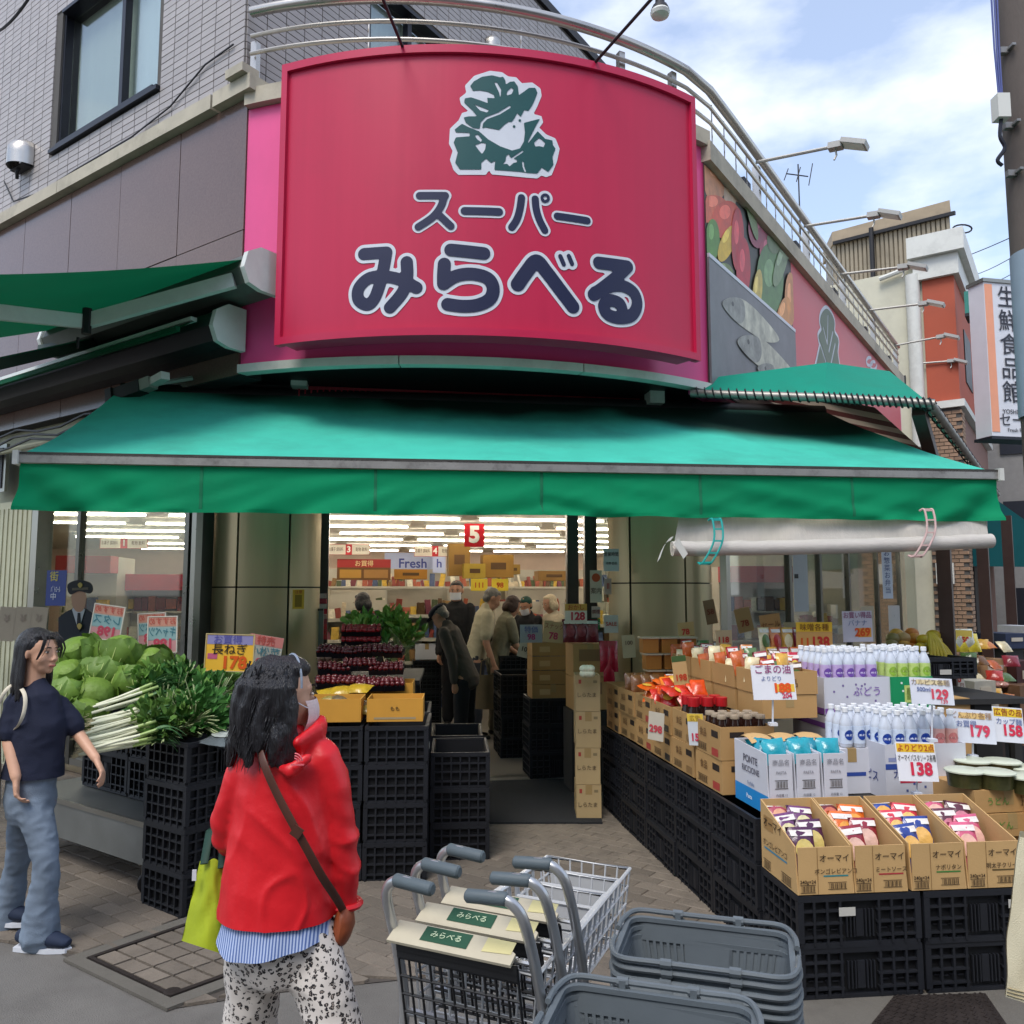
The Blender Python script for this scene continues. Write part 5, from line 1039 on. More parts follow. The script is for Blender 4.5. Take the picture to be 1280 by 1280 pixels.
# ================================================================== CRATES
m_crate = M('crate_black', '#191b21', .55, var=.12, scale=5, rnd=.12, bump=.05, spec=.4); m_crin = M('crate_inner', '#0e0f13', .7, var=.1)
CWD, CDP = .545, .375
def crate_meshes(h):
    b = MB(); w_, d_ = CWD, CDP; t = .012
    for sx, sy, L_, ax in ((0, -1, w_, 0), (0, 1, w_, 0), (-1, 0, d_, 1), (1, 0, d_, 1)):
        def put(c, wd, hh, out, th):      # c along the side, out = how far proud
            x = sx * (w_ / 2 - out) if sx else c; y = sy * (d_ / 2 - out) if sy else c
            s_ = (th, wd, hh) if ax else (wd, th, hh); return x, y, s_
        x, y, s_ = put(0, L_ - .03, h - .02, .022, .004); b.box((x, y, h / 2), s_, mi=1)
        nb = 9 if ax == 0 else 6
        for k in range(nb + 1):
            c = -L_ / 2 + .014 + (L_ - .028) * k / nb
            if nb == 9 and k in (4, 5): continue
            x, y, s_ = put(c, .010, h - .035, .009, .018); b.box((x, y, h / 2 - .004), s_)
        for z in (h * .22, h * .47, h * .70):
            for c0, c1 in (((-L_ / 2 + .01, -.075), (.075, L_ / 2 - .01)) if ax == 0 else ((-L_ / 2 + .01, L_ / 2 - .01),)):
                x, y, s_ = put((c0 + c1) / 2, c1 - c0 - .002, .009, .0115, .020); b.box((x, y, z), s_)
        if ax == 0:
            for c in (-.058, -.042, -.026, .026, .042, .058): x, y, s_ = put(c, .006, h * .5, .008, .014); b.box((x, y, h * .46), s_)
            x, y, s_ = put(0, .034, h * .5, .010, .01); b.box((x, y, h * .46), s_)
            for k in range(4):
                for side in (-1, 1):
                    for z in (h * .12, h * .34): x, y, s_ = put(side * (.11 + k * .035), .028, .004, .016, .008); b.box((x, y, z + .004 * k % .008), s_, rx=0)
    b.box((0, 0, .008), (w_ - .03, d_ - .03, .012), mi=1)
    r = MB()
    for z, hh, o_ in ((h - .014, .026, 0), (.013, .022, .004)):
        r.box((0, -(d_ / 2 - .009 - o_), z), (w_ - 2 * o_, .018, hh)); r.box((0, d_ / 2 - .009 - o_, z), (w_ - 2 * o_, .018, hh))
        r.box((-(w_ / 2 - .009 - o_), 0, z), (.018, d_ - .036 - 2 * o_ - .001, hh)); r.box((w_ / 2 - .009 - o_, 0, z), (.018, d_ - .036 - 2 * o_ - .001, hh))
    for sx in (-1, 1):
        for sy in (-1, 1): r.box((sx * (w_ / 2 - .012), sy * (d_ / 2 - .012), h / 2), (.026, .026, h - .056))
    return b.mesh('lattice_walls', [m_crate, m_crin]), r.mesh('rim', m_crate)
CRM = {}
def crate(x, y, z, yaw, h, label, group=None):
    if h not in CRM: CRM[h] = crate_meshes(h)
    t = thing('crate', label, 'crate', (x, y, z), yaw, group); obj('lattice_walls', CRM[h][0], t); obj('rim', CRM[h][1], t)
    if random.random() < .22: b = MB(); b.box((random.uniform(-.15, .15), -CDP / 2 - .0008, h * random.uniform(.3, .75)), (random.uniform(.05, .09), .0012, .035)); obj('paper_label', b.mesh('paper_label', plain('#b9b7b0', .6)), t)
    return t
def stack(x, y, yaw, n, h, where, z0=0., skip=()):
    for k in range(n):
        lv = 'lone' if n == 1 else ('bottom' if k == 0 else 'top' if k == n - 1 else ORD[k + 1] + ' up')
        crate(x + random.uniform(-.006, .006), y + random.uniform(-.006, .006), z0 + k * (h - .008), yaw + random.uniform(-.012, .012), h, f'black crate, {lv}, {where}')
O = V(1.205, 3.60, 0); YW = R(8); e1 = V(math.cos(R(6)), math.sin(R(6)), 0); e2 = V(-math.sin(R(9)), math.cos(R(9)), 0)
def dp(a, b_, z=0.): return O + e1 * a + e2 * b_ + V(0, 0, z)
CH = .218; T2, T3 = .43, .64
for i, w_ in enumerate(('under the leftmost sauce carton at the front right', 'under the third sauce carton at the front right', 'at the far right of the front row')):
    c = dp(.275 + i * .562, .19); stack(c.x, c.y, R(6), 2, CH, w_)
wh = ['just behind the front row, left side run', 'second back in the left side run, below the white carton', 'third back in the side run facing the entrance', 'fourth back in the side run facing the entrance', 'fifth back in the side run facing the entrance', 'at the far end of the side run by the right column']
for i in range(5):
    c = dp(.19, .40 + .275 + i * .552); stack(c.x, c.y, R(9 + 90), 3, CH, wh[i])
# plain stepped stand that carries the goods behind the crate run
m_std = M('stand_dark', '#2b2a2a', .7)
t = thing('display_stand', 'dark stepped stand carrying the stacked goods on the right behind the crates', 'display stand', dp(1.1, 1.5))
b = MB()
for a0, a1, b0, b1, z in ((.40, 2.0, .40, 1.05, .60), (.40, 2.0, 1.06, 1.8, .60), (.40, 2.6, 1.81, 3.1, .95)):
    p = [dp(a0, b0), dp(a1, b0), dp(a1, b1), dp(a0, b1)]; b.prism([q + V(0, 0, z) for q in p], (0, 0, .035))
    for q in p: b.box(q.lerp(dp((a0 + a1) / 2, (b0 + b1) / 2), .08) + V(0, 0, z / 2), (.05, .05, z))
b.build('shelf', m_std, t)
# left stacks
k0 = gnd(225, 1153); ly, lx = dirv(LA - 90), dirv(LA)     # toward the shop, along the left facade
def lp_(a, b_, z=0.): return k0 + lx * a + ly * b_ + V(0, 0, z)
LH = .232
c = lp_(.19, .275); stack(c.x, c.y, R(LA + 90), 4, LH, 'at the near corner of the vegetable stand')
c = lp_(.19, .83); stack(c.x, c.y, R(LA + 90), 4, LH, 'behind the near corner stack, half hidden by the red jacket')
for i in range(2):
    c = lp_(.50 + .19 + i * .56 + .1, .10 + .40); stack(c.x, c.y, R(LA), 2, .25, ('on the steel trolley, right one', 'on the steel trolley, left one behind the walking woman')[i], z0=.42)
mo = gnd(447, 1106)
def mp_(a, b_, z=0.): return mo + V(math.cos(R(4)), math.sin(R(4)), 0) * a + V(-math.sin(R(4)), math.cos(R(4)), 0) * b_ + V(0, 0, z)
for a, b_, n, w_, yw in ((.215, .275, 4, 'below the printed fruit carton left of the doorway', 94), (-.175, .275, 4, 'right beside the red jacket, left of the doorway', 94), (.21, .85, 4, 'in the second row of the fruit stand', 94), (-.18, .85, 4, 'in the second row of the fruit stand, left one', 94), (.60, .62, 3, 'with open top at the right end of the fruit stand', 94), (.58, 1.25, 3, 'behind the open crate by the doorway', 94)):
    c = mp_(a, b_); stack(c.x, c.y, R(yw), n, LH, w_)
for (u, v, n, w_, h_) in ((530, 905, 4, 'with a white box on it behind the fruit stand', .21), (644, 948, 4, 'in the doorway beside the brown bag, front one', .22), (640, 925, 5, 'in the doorway beside the brown bag, rear one', .2), (695, 976, 3, 'under the blue snack cartons, front one', .25), (706, 950, 3, 'under the blue snack cartons, rear one', .25)):
    c = gnd(u, v) + V(0, .2, 0); stack(c.x, c.y, R(CA + (90 if u < 650 else 0)), n, h_, w_)
# ================================================================== STEEL TROLLEY
m_zinc = M('zinc_sheet', '#7f817f', .45, .7, var=.12, scale=5, dirt=.2)
t = thing('platform_trolley', 'grey steel platform trolley on casters under the vegetable crates, left', 'trolley', lp_(.8, .3))
b = MB(); p = [lp_(.42, .05), lp_(1.9, .05), lp_(1.9, .62), lp_(.42, .62)]; b.prism([q + V(0, 0, .19) for q in p], (0, 0, .225)); b.build('body', m_zinc, t)
b = MB(); b.bar(lp_(.41, .045, .41), lp_(1.91, .045, .41), .012, .03); b.bar(lp_(.415, .04, .41), lp_(.415, .63, .41), .012, .03); b.build('edge_trim', m_stl, t)
for a, b_ in ((.52, .14), (1.75, .14), (.52, .54), (1.75, .54)):
    c = lp_(a, b_); b = MB(); b.lathe([(.055, -.02), (.06, -.015), (.06, .015), (.055, .02)], (c.x, c.y, .062), 16, 0, Matrix.Rotation(PI / 2, 4, 'X') @ Matrix.Rotation(R(20), 4, 'Y')); wl = b.build('caster_wheel', m_dark, t)
    b = MB(); b.box((c.x - .03, c.y, .10), (.008, .05, .12)); b.box((c.x + .03, c.y, .10), (.008, .05, .12)); b.box((c.x, c.y, .178), (.09, .09, .02)); b.build('fork', m_stl, wl)
# ================================================================== CARTONS, TRAYS
def rotz(M_, a): return M_ @ Matrix.Rotation(a, 4, 'Z')
CB = {}
def box_mesh(w_, d_, h_, m_, op=None):
    key = (round(w_, 3), round(d_, 3), round(h_, 3), m_.name, op)
    if key in CB: return CB[key]
    b = MB(); t = .006
    if op is None:
        b.box((0, 0, h_ / 2), (w_, d_, h_)); b.box((0, 0, h_ + .0008), (.05, d_ - .002, .0012), mi=1)
        b.box((0, -d_ / 2 - .0006, h_ - .035), (.05, .001, .07), mi=1)
    elif op == 'tray':
        b.box((0, 0, .003), (w_ - .002, d_ - .002, .006)); 
        for sx in (-1, 1): b.box((sx * (w_ / 2 - t / 2), 0, h_ / 2), (t, d_, h_))
        for sy in (-1, 1): b.box((0, sy * (d_ / 2 - t / 2), h_ / 2), (w_ - 2 * t - .001, t, h_))
    else:        # cut-away display box: low front, sloping sides, high back
        hf, hb = op, h_
        b.box((0, 0, .003), (w_ - .002, d_ - .002, .006)); b.box((0, -d_ / 2 + t / 2, hf / 2), (w_ - 2 * t - .001, t, hf)); b.box((0, d_ / 2 - t / 2, hb / 2), (w_ - 2 * t - .001, t, hb))
        for sx in (-1, 1):
            x = sx * (w_ / 2 - t / 2) - t / 2; b.prism([V(x, -d_ / 2, 0), V(x, d_ / 2, 0), V(x, d_ / 2, hb), V(x, -d_ / 2 + .02, hf + .0)], (t, 0, 0))
    CB[key] = b.mesh('carton_body', [m_, m_tape]); return CB[key]
m_tape = M('tape', '#a58a5c', .3, var=.05); m_kraft = M('kraft', '#b08a58', .78, var=.07, scale=4, bump=.08, bscale=160, rnd=.07); m_kr2 = M('kraft_light', '#bd9a68', .78, var=.07, scale=4, bump=.08, bscale=160, rnd=.05); m_wbox = M('white_carton', '#c9cad2', .6, var=.04, scale=4); m_yel = M('yellow_carton', '#c08a32', .75, var=.08, rnd=.05)
INK = '#33271c'
def faceM(side, w_, d_, x=0, z=0):
    if side == 'f': return Matrix.Translation((x, -d_ / 2 - .0035, z)) @ Matrix.Rotation(PI / 2, 4, 'X')
    if side == 'l': return Matrix.Translation((-w_ / 2 - .0035, x, z)) @ Matrix.Rotation(-PI / 2, 4, 'Z') @ Matrix.Rotation(PI / 2, 4, 'X')
def carton(c, yaw, w_, d_, h_, m_, label, op=None, prints=(), group=None, name='carton', roll=0.):
    """prints: (side, text | None, x, z, size or (w, h), colour)"""
    t = thing(name, label, 'box', c, yaw, group); t.rotation_euler[1] = roll; obj('carton_body', box_mesh(w_, d_, h_, m_, op), t)
    for side, s, x, z, sz, col in prints:
        if s is None:
            if col == 'bar':      # barcode box
                b = MB(); Mx = faceM(side, w_, d_, x, z); ww, hh = sz; n = 12
                for k in range(n): xx = -ww / 2 + ww * (k + .3) / n; b.add([Mx @ V(q, y, 0) for q, y in ((xx, -hh / 2), (xx + ww / n * (.25 + .4 * ((k * 7) % 3) / 2), -hh / 2), (xx + ww / n * (.25 + .4 * ((k * 7) % 3) / 2), hh / 2), (xx, hh / 2))], [(0, 1, 2, 3)])
                for y in (-1, 1): b.add([Mx @ V(q, r_, -.0008) for q, r_ in ((-ww * .56, y * hh * .58), (ww * .56, y * hh * .58), (ww * .56, y * hh * .68), (-ww * .56, y * hh * .68))], [(0, 1, 2, 3)])
                obj('barcode', b.mesh('barcode', plain(INK)), t)
            else:
                b = MB(); Mx = faceM(side, w_, d_, x, z); ww, hh = sz; b.add([Mx @ V(q, y, -.0022) for q, y in ((-ww / 2, -hh / 2), (ww / 2, -hh / 2), (ww / 2, hh / 2), (-ww / 2, hh / 2))], [(0, 1, 2, 3)]); obj('printed_label', b.mesh('printed_label', plain(col)), t)
        else: text(s, t, faceM(side, w_, d_, x, z), sz, plain(col), .015, fit=(w_ if side == 'f' else d_) * .86)
    return t
# four sauce display boxes at the front
SB = [(.005, .25, 'ボンゴレビアンコ', '#2f7f86', 'open carton of pasta sauce printed ボンゴレビアンコ, leftmost at the front'), (.259, .236, 'ミートソース', '#a8323a', 'open carton of pasta sauce printed ミートソース in red underline'), (.512, .25, 'ナポリタン', '#3f7a3a', 'open carton of pasta sauce printed ナポリタン with green underline'), (.768, .25, '明太子クリーム', '#5a4a2a', 'open carton of pasta sauce at the right edge of the front row')]
m_film = {}
def packm(hx): return M('film_' + hx[1:], hx, .22, var=.28, scale=18, spec=.6, bump=.5, bscale=30)
def pouch(parent_label, c, w_, h_, hx, tilt, yaw, hx2=None, group=None, name='pouch', roll=0., th=.03):
    t = thing(name, parent_label, 'packet', c, yaw, group); t.rotation_euler = (tilt, roll, yaw); b = MB()
    def f(s, q, sgn):
        x, z = (s - .5) * w_, q * h_; k = max(0, math.sin(PI * s)) ** .6 * max(0, math.sin(PI * q)) ** .6
        return V(x * (1 - .06 * math.sin(PI * q)), sgn * th * k + .006 * noise.noise(V(s * 5, q * 5, c[0] * 30)), z)
    b.grid(lambda s, q: f(s, q, -1), 8, 8); b.grid(lambda s, q: f(s, q, 1), 8, 8); obj('film', b.mesh('film', packm(hx), True), t)
    if hx2:
        b = MB(); n = 14; cx_, cz = 0, h_ * .48; b.add([V(cx_ + w_ * .34 * math.cos(2 * PI * k / n), -th * (.86 + .0) - .004, cz + h_ * .26 * math.sin(2 * PI * k / n)) for k in range(n)] + [V(0, -th - .007, cz)], [(k, (k + 1) % n, n) for k in range(n)]); obj('printed_picture', b.mesh('printed_picture', packm(hx2)), t)
        b = MB(); b.add([V(-w_ * .40, -th * .55 - .005, h_ * .80), V(w_ * .40, -th * .55 - .005, h_ * .80), V(w_ * .42, -th * .2 - .006, h_ * .93), V(-w_ * .42, -th * .2 - .006, h_ * .93)], [(0, 1, 2, 3)]); obj('printed_band', b.mesh('printed_band', packm('#d8d2cc')), t)
    return t
for i, (a, w_, nm, col, lab) in enumerate(SB):
    c = dp(a + w_ / 2, .185, T2 + .002)
    pr = [('f', 'オーマイ', .04, .145, .034, INK), ('f', nm, .045, .092, .024, INK), ('f', None, .045, .074, (.11, .006), col), ('f', '240g×24', -.08, .052, .02, INK), ('f', None, -.08, .024, (.06, .024), 'bar'), ('f', None, .05, .034, (.075, .022), 'bar'), ('f', None, -.035, .095, (.0025, .19), '#7d5f38')]
    if i == 0: pr += [('l', 'オーマイ', .05, .215, .05, INK), ('l', 'ボンゴレビアンコ', .03, .125, .032, INK), ('l', None, .03, .10, (.24, .008), '#3f86a0'), ('l', None, .12, .03, (.07, .03), 'bar'), ('l', None, -.08, .03, (.09, .03), 'bar'), ('l', None, .1, .215, (.10, .06), '#a58050')]
    carton(c, R(6), w_, .37, .305, m_kr2, lab, op=.192, prints=pr, name='display_carton')
PO = [[('#4a1f44', '#c8b46a'), ('#6a3a6a', '#d8cfa0'), ('#a8455a', '#d8a080')], [('#8a2433', '#d8b0a0'), ('#d86a22', '#e8a040'), ('#6a1f2a', '#c86a50')], [('#2a3f8a', '#e0b060'), ('#c83a4a', '#e8c070'), ('#2f4a9a', '#e0a850')], [('#c85a7a', '#e0b0a0'), ('#5a2a3a', '#c87a8a'), ('#c85a7a', '#e0b0a0')]]
vn = ['purple', 'dark red and orange', 'blue and yellow', 'pink']
for i, (a, w_, *_r) in enumerate(SB):
    for k in range(5):
        hx, h2 = PO[i][(k // 2) % 3]; rr = k / 4
        c = dp(a + w_ * (.38 + .3 * (k % 2)) - .01, .10 + .045 * k, T2 + .045 + .022 * k)
        pouch(f'{vn[i]} pasta sauce pouch leaning in the {["leftmost", "second", "third", "rightmost"][i]} front carton', c, .125, .20, hx, R(-22 - 4 * k), R(6 + random.uniform(-7, 7)), h2, group=f'pouches in the {["leftmost", "second", "third", "rightmost"][i]} front carton', roll=R(random.uniform(-8, 8)))
# three tall white cartons with teal packs
wl = ['left one with a blue foot', 'middle one', 'right one']
for i in range(3):
    a = .075 + i * .136; c = dp(a + .065, .60, T3 + .004)
    pr = [('f', '商品名', 0, .245, .03, '#8a8a92'), ('f', 'PASTA', 0, .20, .018, '#8a8a92'), ('f', None, 0, .145, (.06, .03), 'bar'), ('f', None, 0, .06, (.08, .03), 'bar'), ('f', '内容量 12', 0, .095, .014, '#6a6a72')]
    if i == 0: pr += [('l', None, 0, .045, (.372, .088), '#1f86c8'), ('l', 'PONTE', .0, .225, .05, '#5a5a6a'), ('l', 'RICCIONE', .0, .175, .042, '#5a5a6a'), ('l', 'Farfalle', .0, .11, .026, '#7a8aa8'), ('l', 'Pasta', .02, .045, .03, '#e8f0f8')]
    carton(c, R(9), .13, .375, .30, m_wbox, f'tall white carton behind the sauce boxes, {wl[i]}', op=.285, prints=pr, name='tall_carton')
    for k in range(3):
        p = dp(a + .065 + random.uniform(-.015, .015), .46 + .075 * k, T3 + .235 + .012 * k); pouch('teal pasta packet sticking out of a tall white carton', p, .115, .125, ('#1590a0', '#0f7f95', '#1a9aa8')[k], R(-30 - 18 * k), R(9 + random.uniform(-14, 14)), group='teal packets in the white cartons', roll=R(random.uniform(-10, 10)), th=.026)
    b = MB(); p = dp(a + .065, .72, T3 + .30); t = thing('carton_flap', f'torn open cardboard flap of the tall white carton, {wl[i]}', 'flap', p, R(9)); b.grid(lambda s, q: V((s - .5) * .12, -.13 + .17 * q, .012 * math.sin(PI * s) + .05 * (1 - q) * q * 2 + .01), 4, 4); obj('flap', b.mesh('flap', m_kr2), t)
# run cartons along the left edge
RC = [(1.02, 2, 'large brown carton with black print at the near end of the side run'), (1.42, 2, 'brown carton with black print, next along the side run'), (1.80, 2, 'brown carton under the red snack packs'), (2.18, 2, 'brown carton under the orange snack packs'), (2.56, 2, 'brown carton beside the white box tower'), (2.9, 2, 'brown carton at the far end of the side run by the column')]
for i, (b_, n, lab) in enumerate(RC):
    for k in range(n):
        c = dp(.03 + .15 + random.uniform(-.008, .008), b_ + .0 + random.uniform(-.006, .006), T3 + .004 + k * .175)
        pr = [('l', None, -.10, .125, (.09, .035), '#2a2220'), ('l', '食品', .06, .11, .05, '#6a4a2a'), ('l', None, .08, .035, (.12, .028), 'bar'), ('l', None, -.1, .03, (.09, .04), ['#a8423a', '#8a6a42', '#3f3a34'][i % 3])] + ([('f', '麺つゆ', .03, .10, .04, '#6a4a2a'), ('f', None, -.06, .13, (.08, .03), '#2a2220'), ('f', None, .04, .035, (.1, .025), 'bar')] if i < 2 else [])
        carton(c, R(9 + random.uniform(-1, 1)), .30, .36, .172, m_kraft, lab + (', lower' if k == 0 else ', upper open'), op='tray' if k == n - 1 else None, prints=pr)
ztop = T3 + .004 + .35
for i in range(40):      # snack packs heaped in trays 3 and 4
    k = i // 20; c = dp(.06 + .24 * random.random(), 1.66 + .38 * k + random.uniform(0, .3), ztop - .05 + .11 * random.random()); red = (k == 0)
    pouch('shiny red snack packet heaped in a brown tray' if red else 'orange snack packet heaped in a brown tray', c, .10, .12, ('#c8301f', '#d84a1a', '#c02a22')[i % 3] if red else ('#d8621f', '#e07a2a', '#cf5a1a')[i % 3], R(random.uniform(-80, -35)), R(random.uniform(-50, 50)), '#e8b84a' if i % 4 == 0 else None, group='red snack packets in the tray' if red else 'orange snack packets in the tray', th=.022)
for i in range(6):       # brown wrapped packs at the far tray
    c = dp(.09 + .07 * (i % 3), 2.48 + .16 * (i // 3), ztop - .04); pouch('brown paper packet standing in a tray by the column', c, .085, .15, '#8a5a35', R(-12), R(9), group='brown packets by the column')
def jar_set(label, group, c0, na, nb, sa, sb, body, lid, r_=.036, h_=.11, z=0., yaw=R(8), lidh=.02, labelhx=None):
    bm1 = MB(); bm1.lathe([(r_ * .92, 0), (r_, .008), (r_, h_ * .80), (r_ * .85, h_ * .9), (r_ * .8, h_)], n=12); b2 = MB(); b2.lathe([(r_ * .9, h_), (r_ * .92, h_ + .003), (r_ * .92, h_ + lidh), (r_ * .86, h_ + lidh + .002)], n=12); me1, me2 = bm1.mesh('jar_body', body, True), b2.mesh('lid', lid, True)
    me3 = None
    if labelhx: b3 = MB(); b3.lathe([(r_ + .0008, h_ * .18), (r_ + .0008, h_ * .68)], n=12); me3 = b3.mesh('label_wrap', labelhx, True)
    for j in range(nb):
        for i in range(na):
            t = thing('jar', label, 'jar', c0 + e1 * (i * sa) + e2 * (j * sb) + V(0, 0, z), yaw, group); obj('jar_body', me1, t); obj('lid', me2, t)
            if me3: obj('label_wrap', me3, t)
m_coffee = M('coffee_glass', '#2a1712', .12, var=.2); m_redlid = plain('#b51f26', .3); m_goldlid = plain('#8a6a35', .3); m_tanb = M('miso_tub', '#b5793a', .4, var=.1)
jar_set('dark sauce bottle with tan lid and pale label in the near brown tray', 'dark bottles in the near tray', dp(.07, .93, ztop - .165), 4, 3, .072, .08, m_coffee, plain('#9a8a76'), .028, .19, labelhx=plain('#c9c2b4'))
jar_set('dark coffee jar with a red lid on the side run', 'red lid jars', dp(.08, 1.36, ztop - .165), 3, 2, .085, .1, m_coffee, m_redlid, .038, .2, lidh=.05)
jar_set('red tin standing behind the snack trays', 'red tins', dp(.44, 2.0, .985), 4, 2, .10, .12, plain('#b01f22', .35), plain('#8a1a1e', .3), .046, .13)
# miso tubs in clear trays by the column
m_clear = glass('clear_plastic', (.85, .85, .82))
for k in range(3):
    for j in range((4, 4, 3)[k]):
        c = dp(.30 + .145 * j - .02 * k, 2.72, 1.0 + .122 * k); t = thing('miso_tub', 'orange brown miso tub with pale lid stacked by the right column', 'tub', c, YW, 'miso tubs stacked by the column'); b = MB(); b.prism([V(-.06, -.05, 0), V(.06, -.05, 0), V(.06, .05, 0), V(-.06, .05, 0)], (0, 0, .105)); obj('tub_body', b.mesh('tub_body', m_tanb), t)
        b = MB(); b.box((0, 0, .112), (.142, .125, .012)); obj('lid', b.mesh('lid', plain('#c9b9a0', .35)), t)
# packs of dark sweets on clear tray, next to tubs
for j in range(10):
    c = dp(.78 + .11 * (j % 5), 2.5 + .14 * (j // 5), .985 + .0); t = thing('sweet_pack', 'dark chocolate pack with pale band behind the red tins', 'packet', c, YW, 'chocolate packs'); b = MB(); b.box((0, 0, .07), (.10, .05, .14), rx=-.12); obj('wrap', b.mesh('wrap', packm('#3f2219')), t); b = MB(); b.box((0, -.012, .085), (.102, .045, .03), rx=-.12); obj('band', b.mesh('band', packm('#b58a4e')), t)
# ================================================================== BOTTLES IN CASES
m_pet = mat('milky_bottle', '#cfd6e2', .18, var=.04, spec=.6, trans=.15); m_cap = plain('#e3e5e8', .35)
def lab_mat(name, base, ring, key):
    return M(name, base, .3, var=.04)
bp_ = MB(); bp_.lathe([(.030, 0), (.033, .006), (.033, .118), (.030, .135), (.018, .165), (.0135, .175), (.0135, .185)], n=14); b2 = MB(); b2.lathe([(.0165, .183), (.0165, .205), (.0145, .207)], n=12)
me_b, me_c = bp_.mesh('bottle_body', m_pet, True), b2.mesh('cap', m_cap, True)
def label_meshes(hx, hx2):
    b = MB(); b.lathe([(.0338, .02), (.0338, .112)], n=14); me = b.mesh('label_wrap', M('wrap_' + hx[1:], hx, .3, var=.12, scale=50), True)
    b = MB(); n = 14; vs = []
    for k in range(n): x, z = .024 * math.cos(2 * PI * k / n), .066 + .027 * math.sin(2 * PI * k / n); vs.append(V(x, -math.sqrt(.0352 ** 2 - x * x), z))
    b.add(vs + [V(0, -.0354, .066)], [(k, (k + 1) % n, n) for k in range(n)]); return me, b.mesh('round_mark', plain(hx2, .35))
BL = {'blue': label_meshes('#cdd9ea', '#1d3f96'), 'peach': label_meshes('#dcaaa2', '#c97a78'), 'purple': label_meshes('#b9a3cf', '#6f4aa0'), 'lime': label_meshes('#b9d07a', '#8fb53f')}
def bottles(kind, c0, na, nb, label, group, txt='カルピス'):
    for j in range(nb):
        for i in range(na):
            c = c0 + e1 * (i * .071) + e2 * (j * .071); t = thing('bottle', label, 'bottle', c, YW + random.uniform(-.25, .25), group); obj('bottle_body', me_b, t); obj('cap', me_c, t); obj('label_wrap', BL[kind][0], t); obj('round_mark', BL[kind][1], t)
            if j == 0: text(txt, t, Matrix.Translation((0, -.0366, .064)) @ Matrix.Rotation(PI / 2, 4, 'X'), .0125, plain('#eef0f4' if kind in ('blue', 'purple') else '#4a3a3a'), .02)
def case(c, w_, d_, h_, m_, label, prints, yaw=R(8)):
    return carton(c, yaw, w_, d_, h_, m_, label, op='tray', prints=prints, name='drink_case')
def c_at(u, Y, z): p = at(u, 740, Y); return V(p.x, p.y, z)
cA = c_at(1122, 4.55, .64)
dots = lambda w_, h_, col, n, seed: [('f', None, random.Random(seed + k).uniform(-w_ * .45, w_ * .45), random.Random(seed * 3 + k).uniform(.02, h_ - .02), (.012, .012), col) for k in range(n)]
case(cA, .455, .36, .275, m_wbox, 'white drink case with blue stripe and dots printed カルピス, lower tier', [('f', None, -.11, .165, (.235, .028), '#2f4a96'), ('f', 'カルピス', -.09, .125, .05, '#24387f'), ('f', None, -.09, .088, (.12, .012), '#c0304a'), ('f', None, -.18, .20, (.06, .02), '#8a92b8'), ('f', '乳酸菌飲料', -.10, .215, .03, '#6a78a8'), ('l', 'カルピス', 0, .1, .06, '#24387f')] + dots(.455, .26, '#4a5a96', 14, 3))
bottles('blue', cA + e1 * -.19 + e2 * -.13 + V(0, 0, .235), 4, 5, 'milky drink bottle with blue round mark and white cap, lower tier', 'blue mark bottles in the lower case')
bottles('peach', cA + e1 * .105 + e2 * -.13 + V(0, 0, .235), 2, 5, 'milky drink bottle with peach pink label and white cap, lower tier', 'peach label bottles in the lower case')
bottles('blue', cA + e1 * -.33 + e2 * .0 + V(0, 0, .235), 2, 3, 'milky drink bottle at the left behind the teal packets', 'blue bottles at the left end')
carton(cA + e1 * -.32 + e2 * .11, R(8), .19, .30, .232, m_wbox, 'white drink case behind the teal packets', prints=[('f', None, 0, .1, (.15, .02), '#2f4a96')])
cB = c_at(1045, 5.12, .985); 
case(cB, .42, .40, .215, m_wbox, 'white drink case with purple stripe and grape print, upper tier', [('f', None, 0, .02, (.416, .035), '#7a4a9a'), ('l', None, 0, .02, (.396, .035), '#7a4a9a'), ('f', 'ぶどう', .06, .13, .06, '#8a6ab0'), ('l', 'カルピス', .0, .12, .06, '#7a5aa0')] + dots(.42, .2, '#7a6a9a', 10, 5))
case(cB + V(0, 0, -.30), .42, .40, .295, m_wbox, 'white drink case with grape print under the upper tier', [('l', None, 0, .24, (.396, .03), '#7a4a9a'), ('l', 'ぶどう', .0, .14, .06, '#8a6ab0'), ('f', None, 0, .24, (.416, .03), '#7a4a9a')] + dots(.42, .28, '#7a6a9a', 10, 9))
bottles('purple', cB + e1 * -.17 + e2 * -.15 + V(0, 0, .175), 5, 5, 'milky drink bottle with purple grape label and white cap, upper tier', 'purple label bottles in the upper case')
cG = c_at(1110, 5.16, 1.0)
m_gcase = M('green_case', '#118a55', .5, var=.05)
case(cG, .27, .40, .20, m_gcase, 'green drink case with white dots and a melon picture, upper tier', [('f', None, .0, .1, (.10, .10), '#b8c870'), ('f', None, .0, .1, (.07, .07), '#8aa84a')] + dots(.27, .19, '#d8e0d8', 12, 7))
bottles('lime', cG + e1 * -.10 + e2 * -.15 + V(0, 0, .165), 4, 5, 'milky drink bottle with lime green label and white cap, upper tier', 'lime label bottles in the upper case')
carton(cG + V(0, 0, -.35) + e1 * .02, R(8), .30, .40, .345, m_kraft, 'brown carton supporting the green drink case')
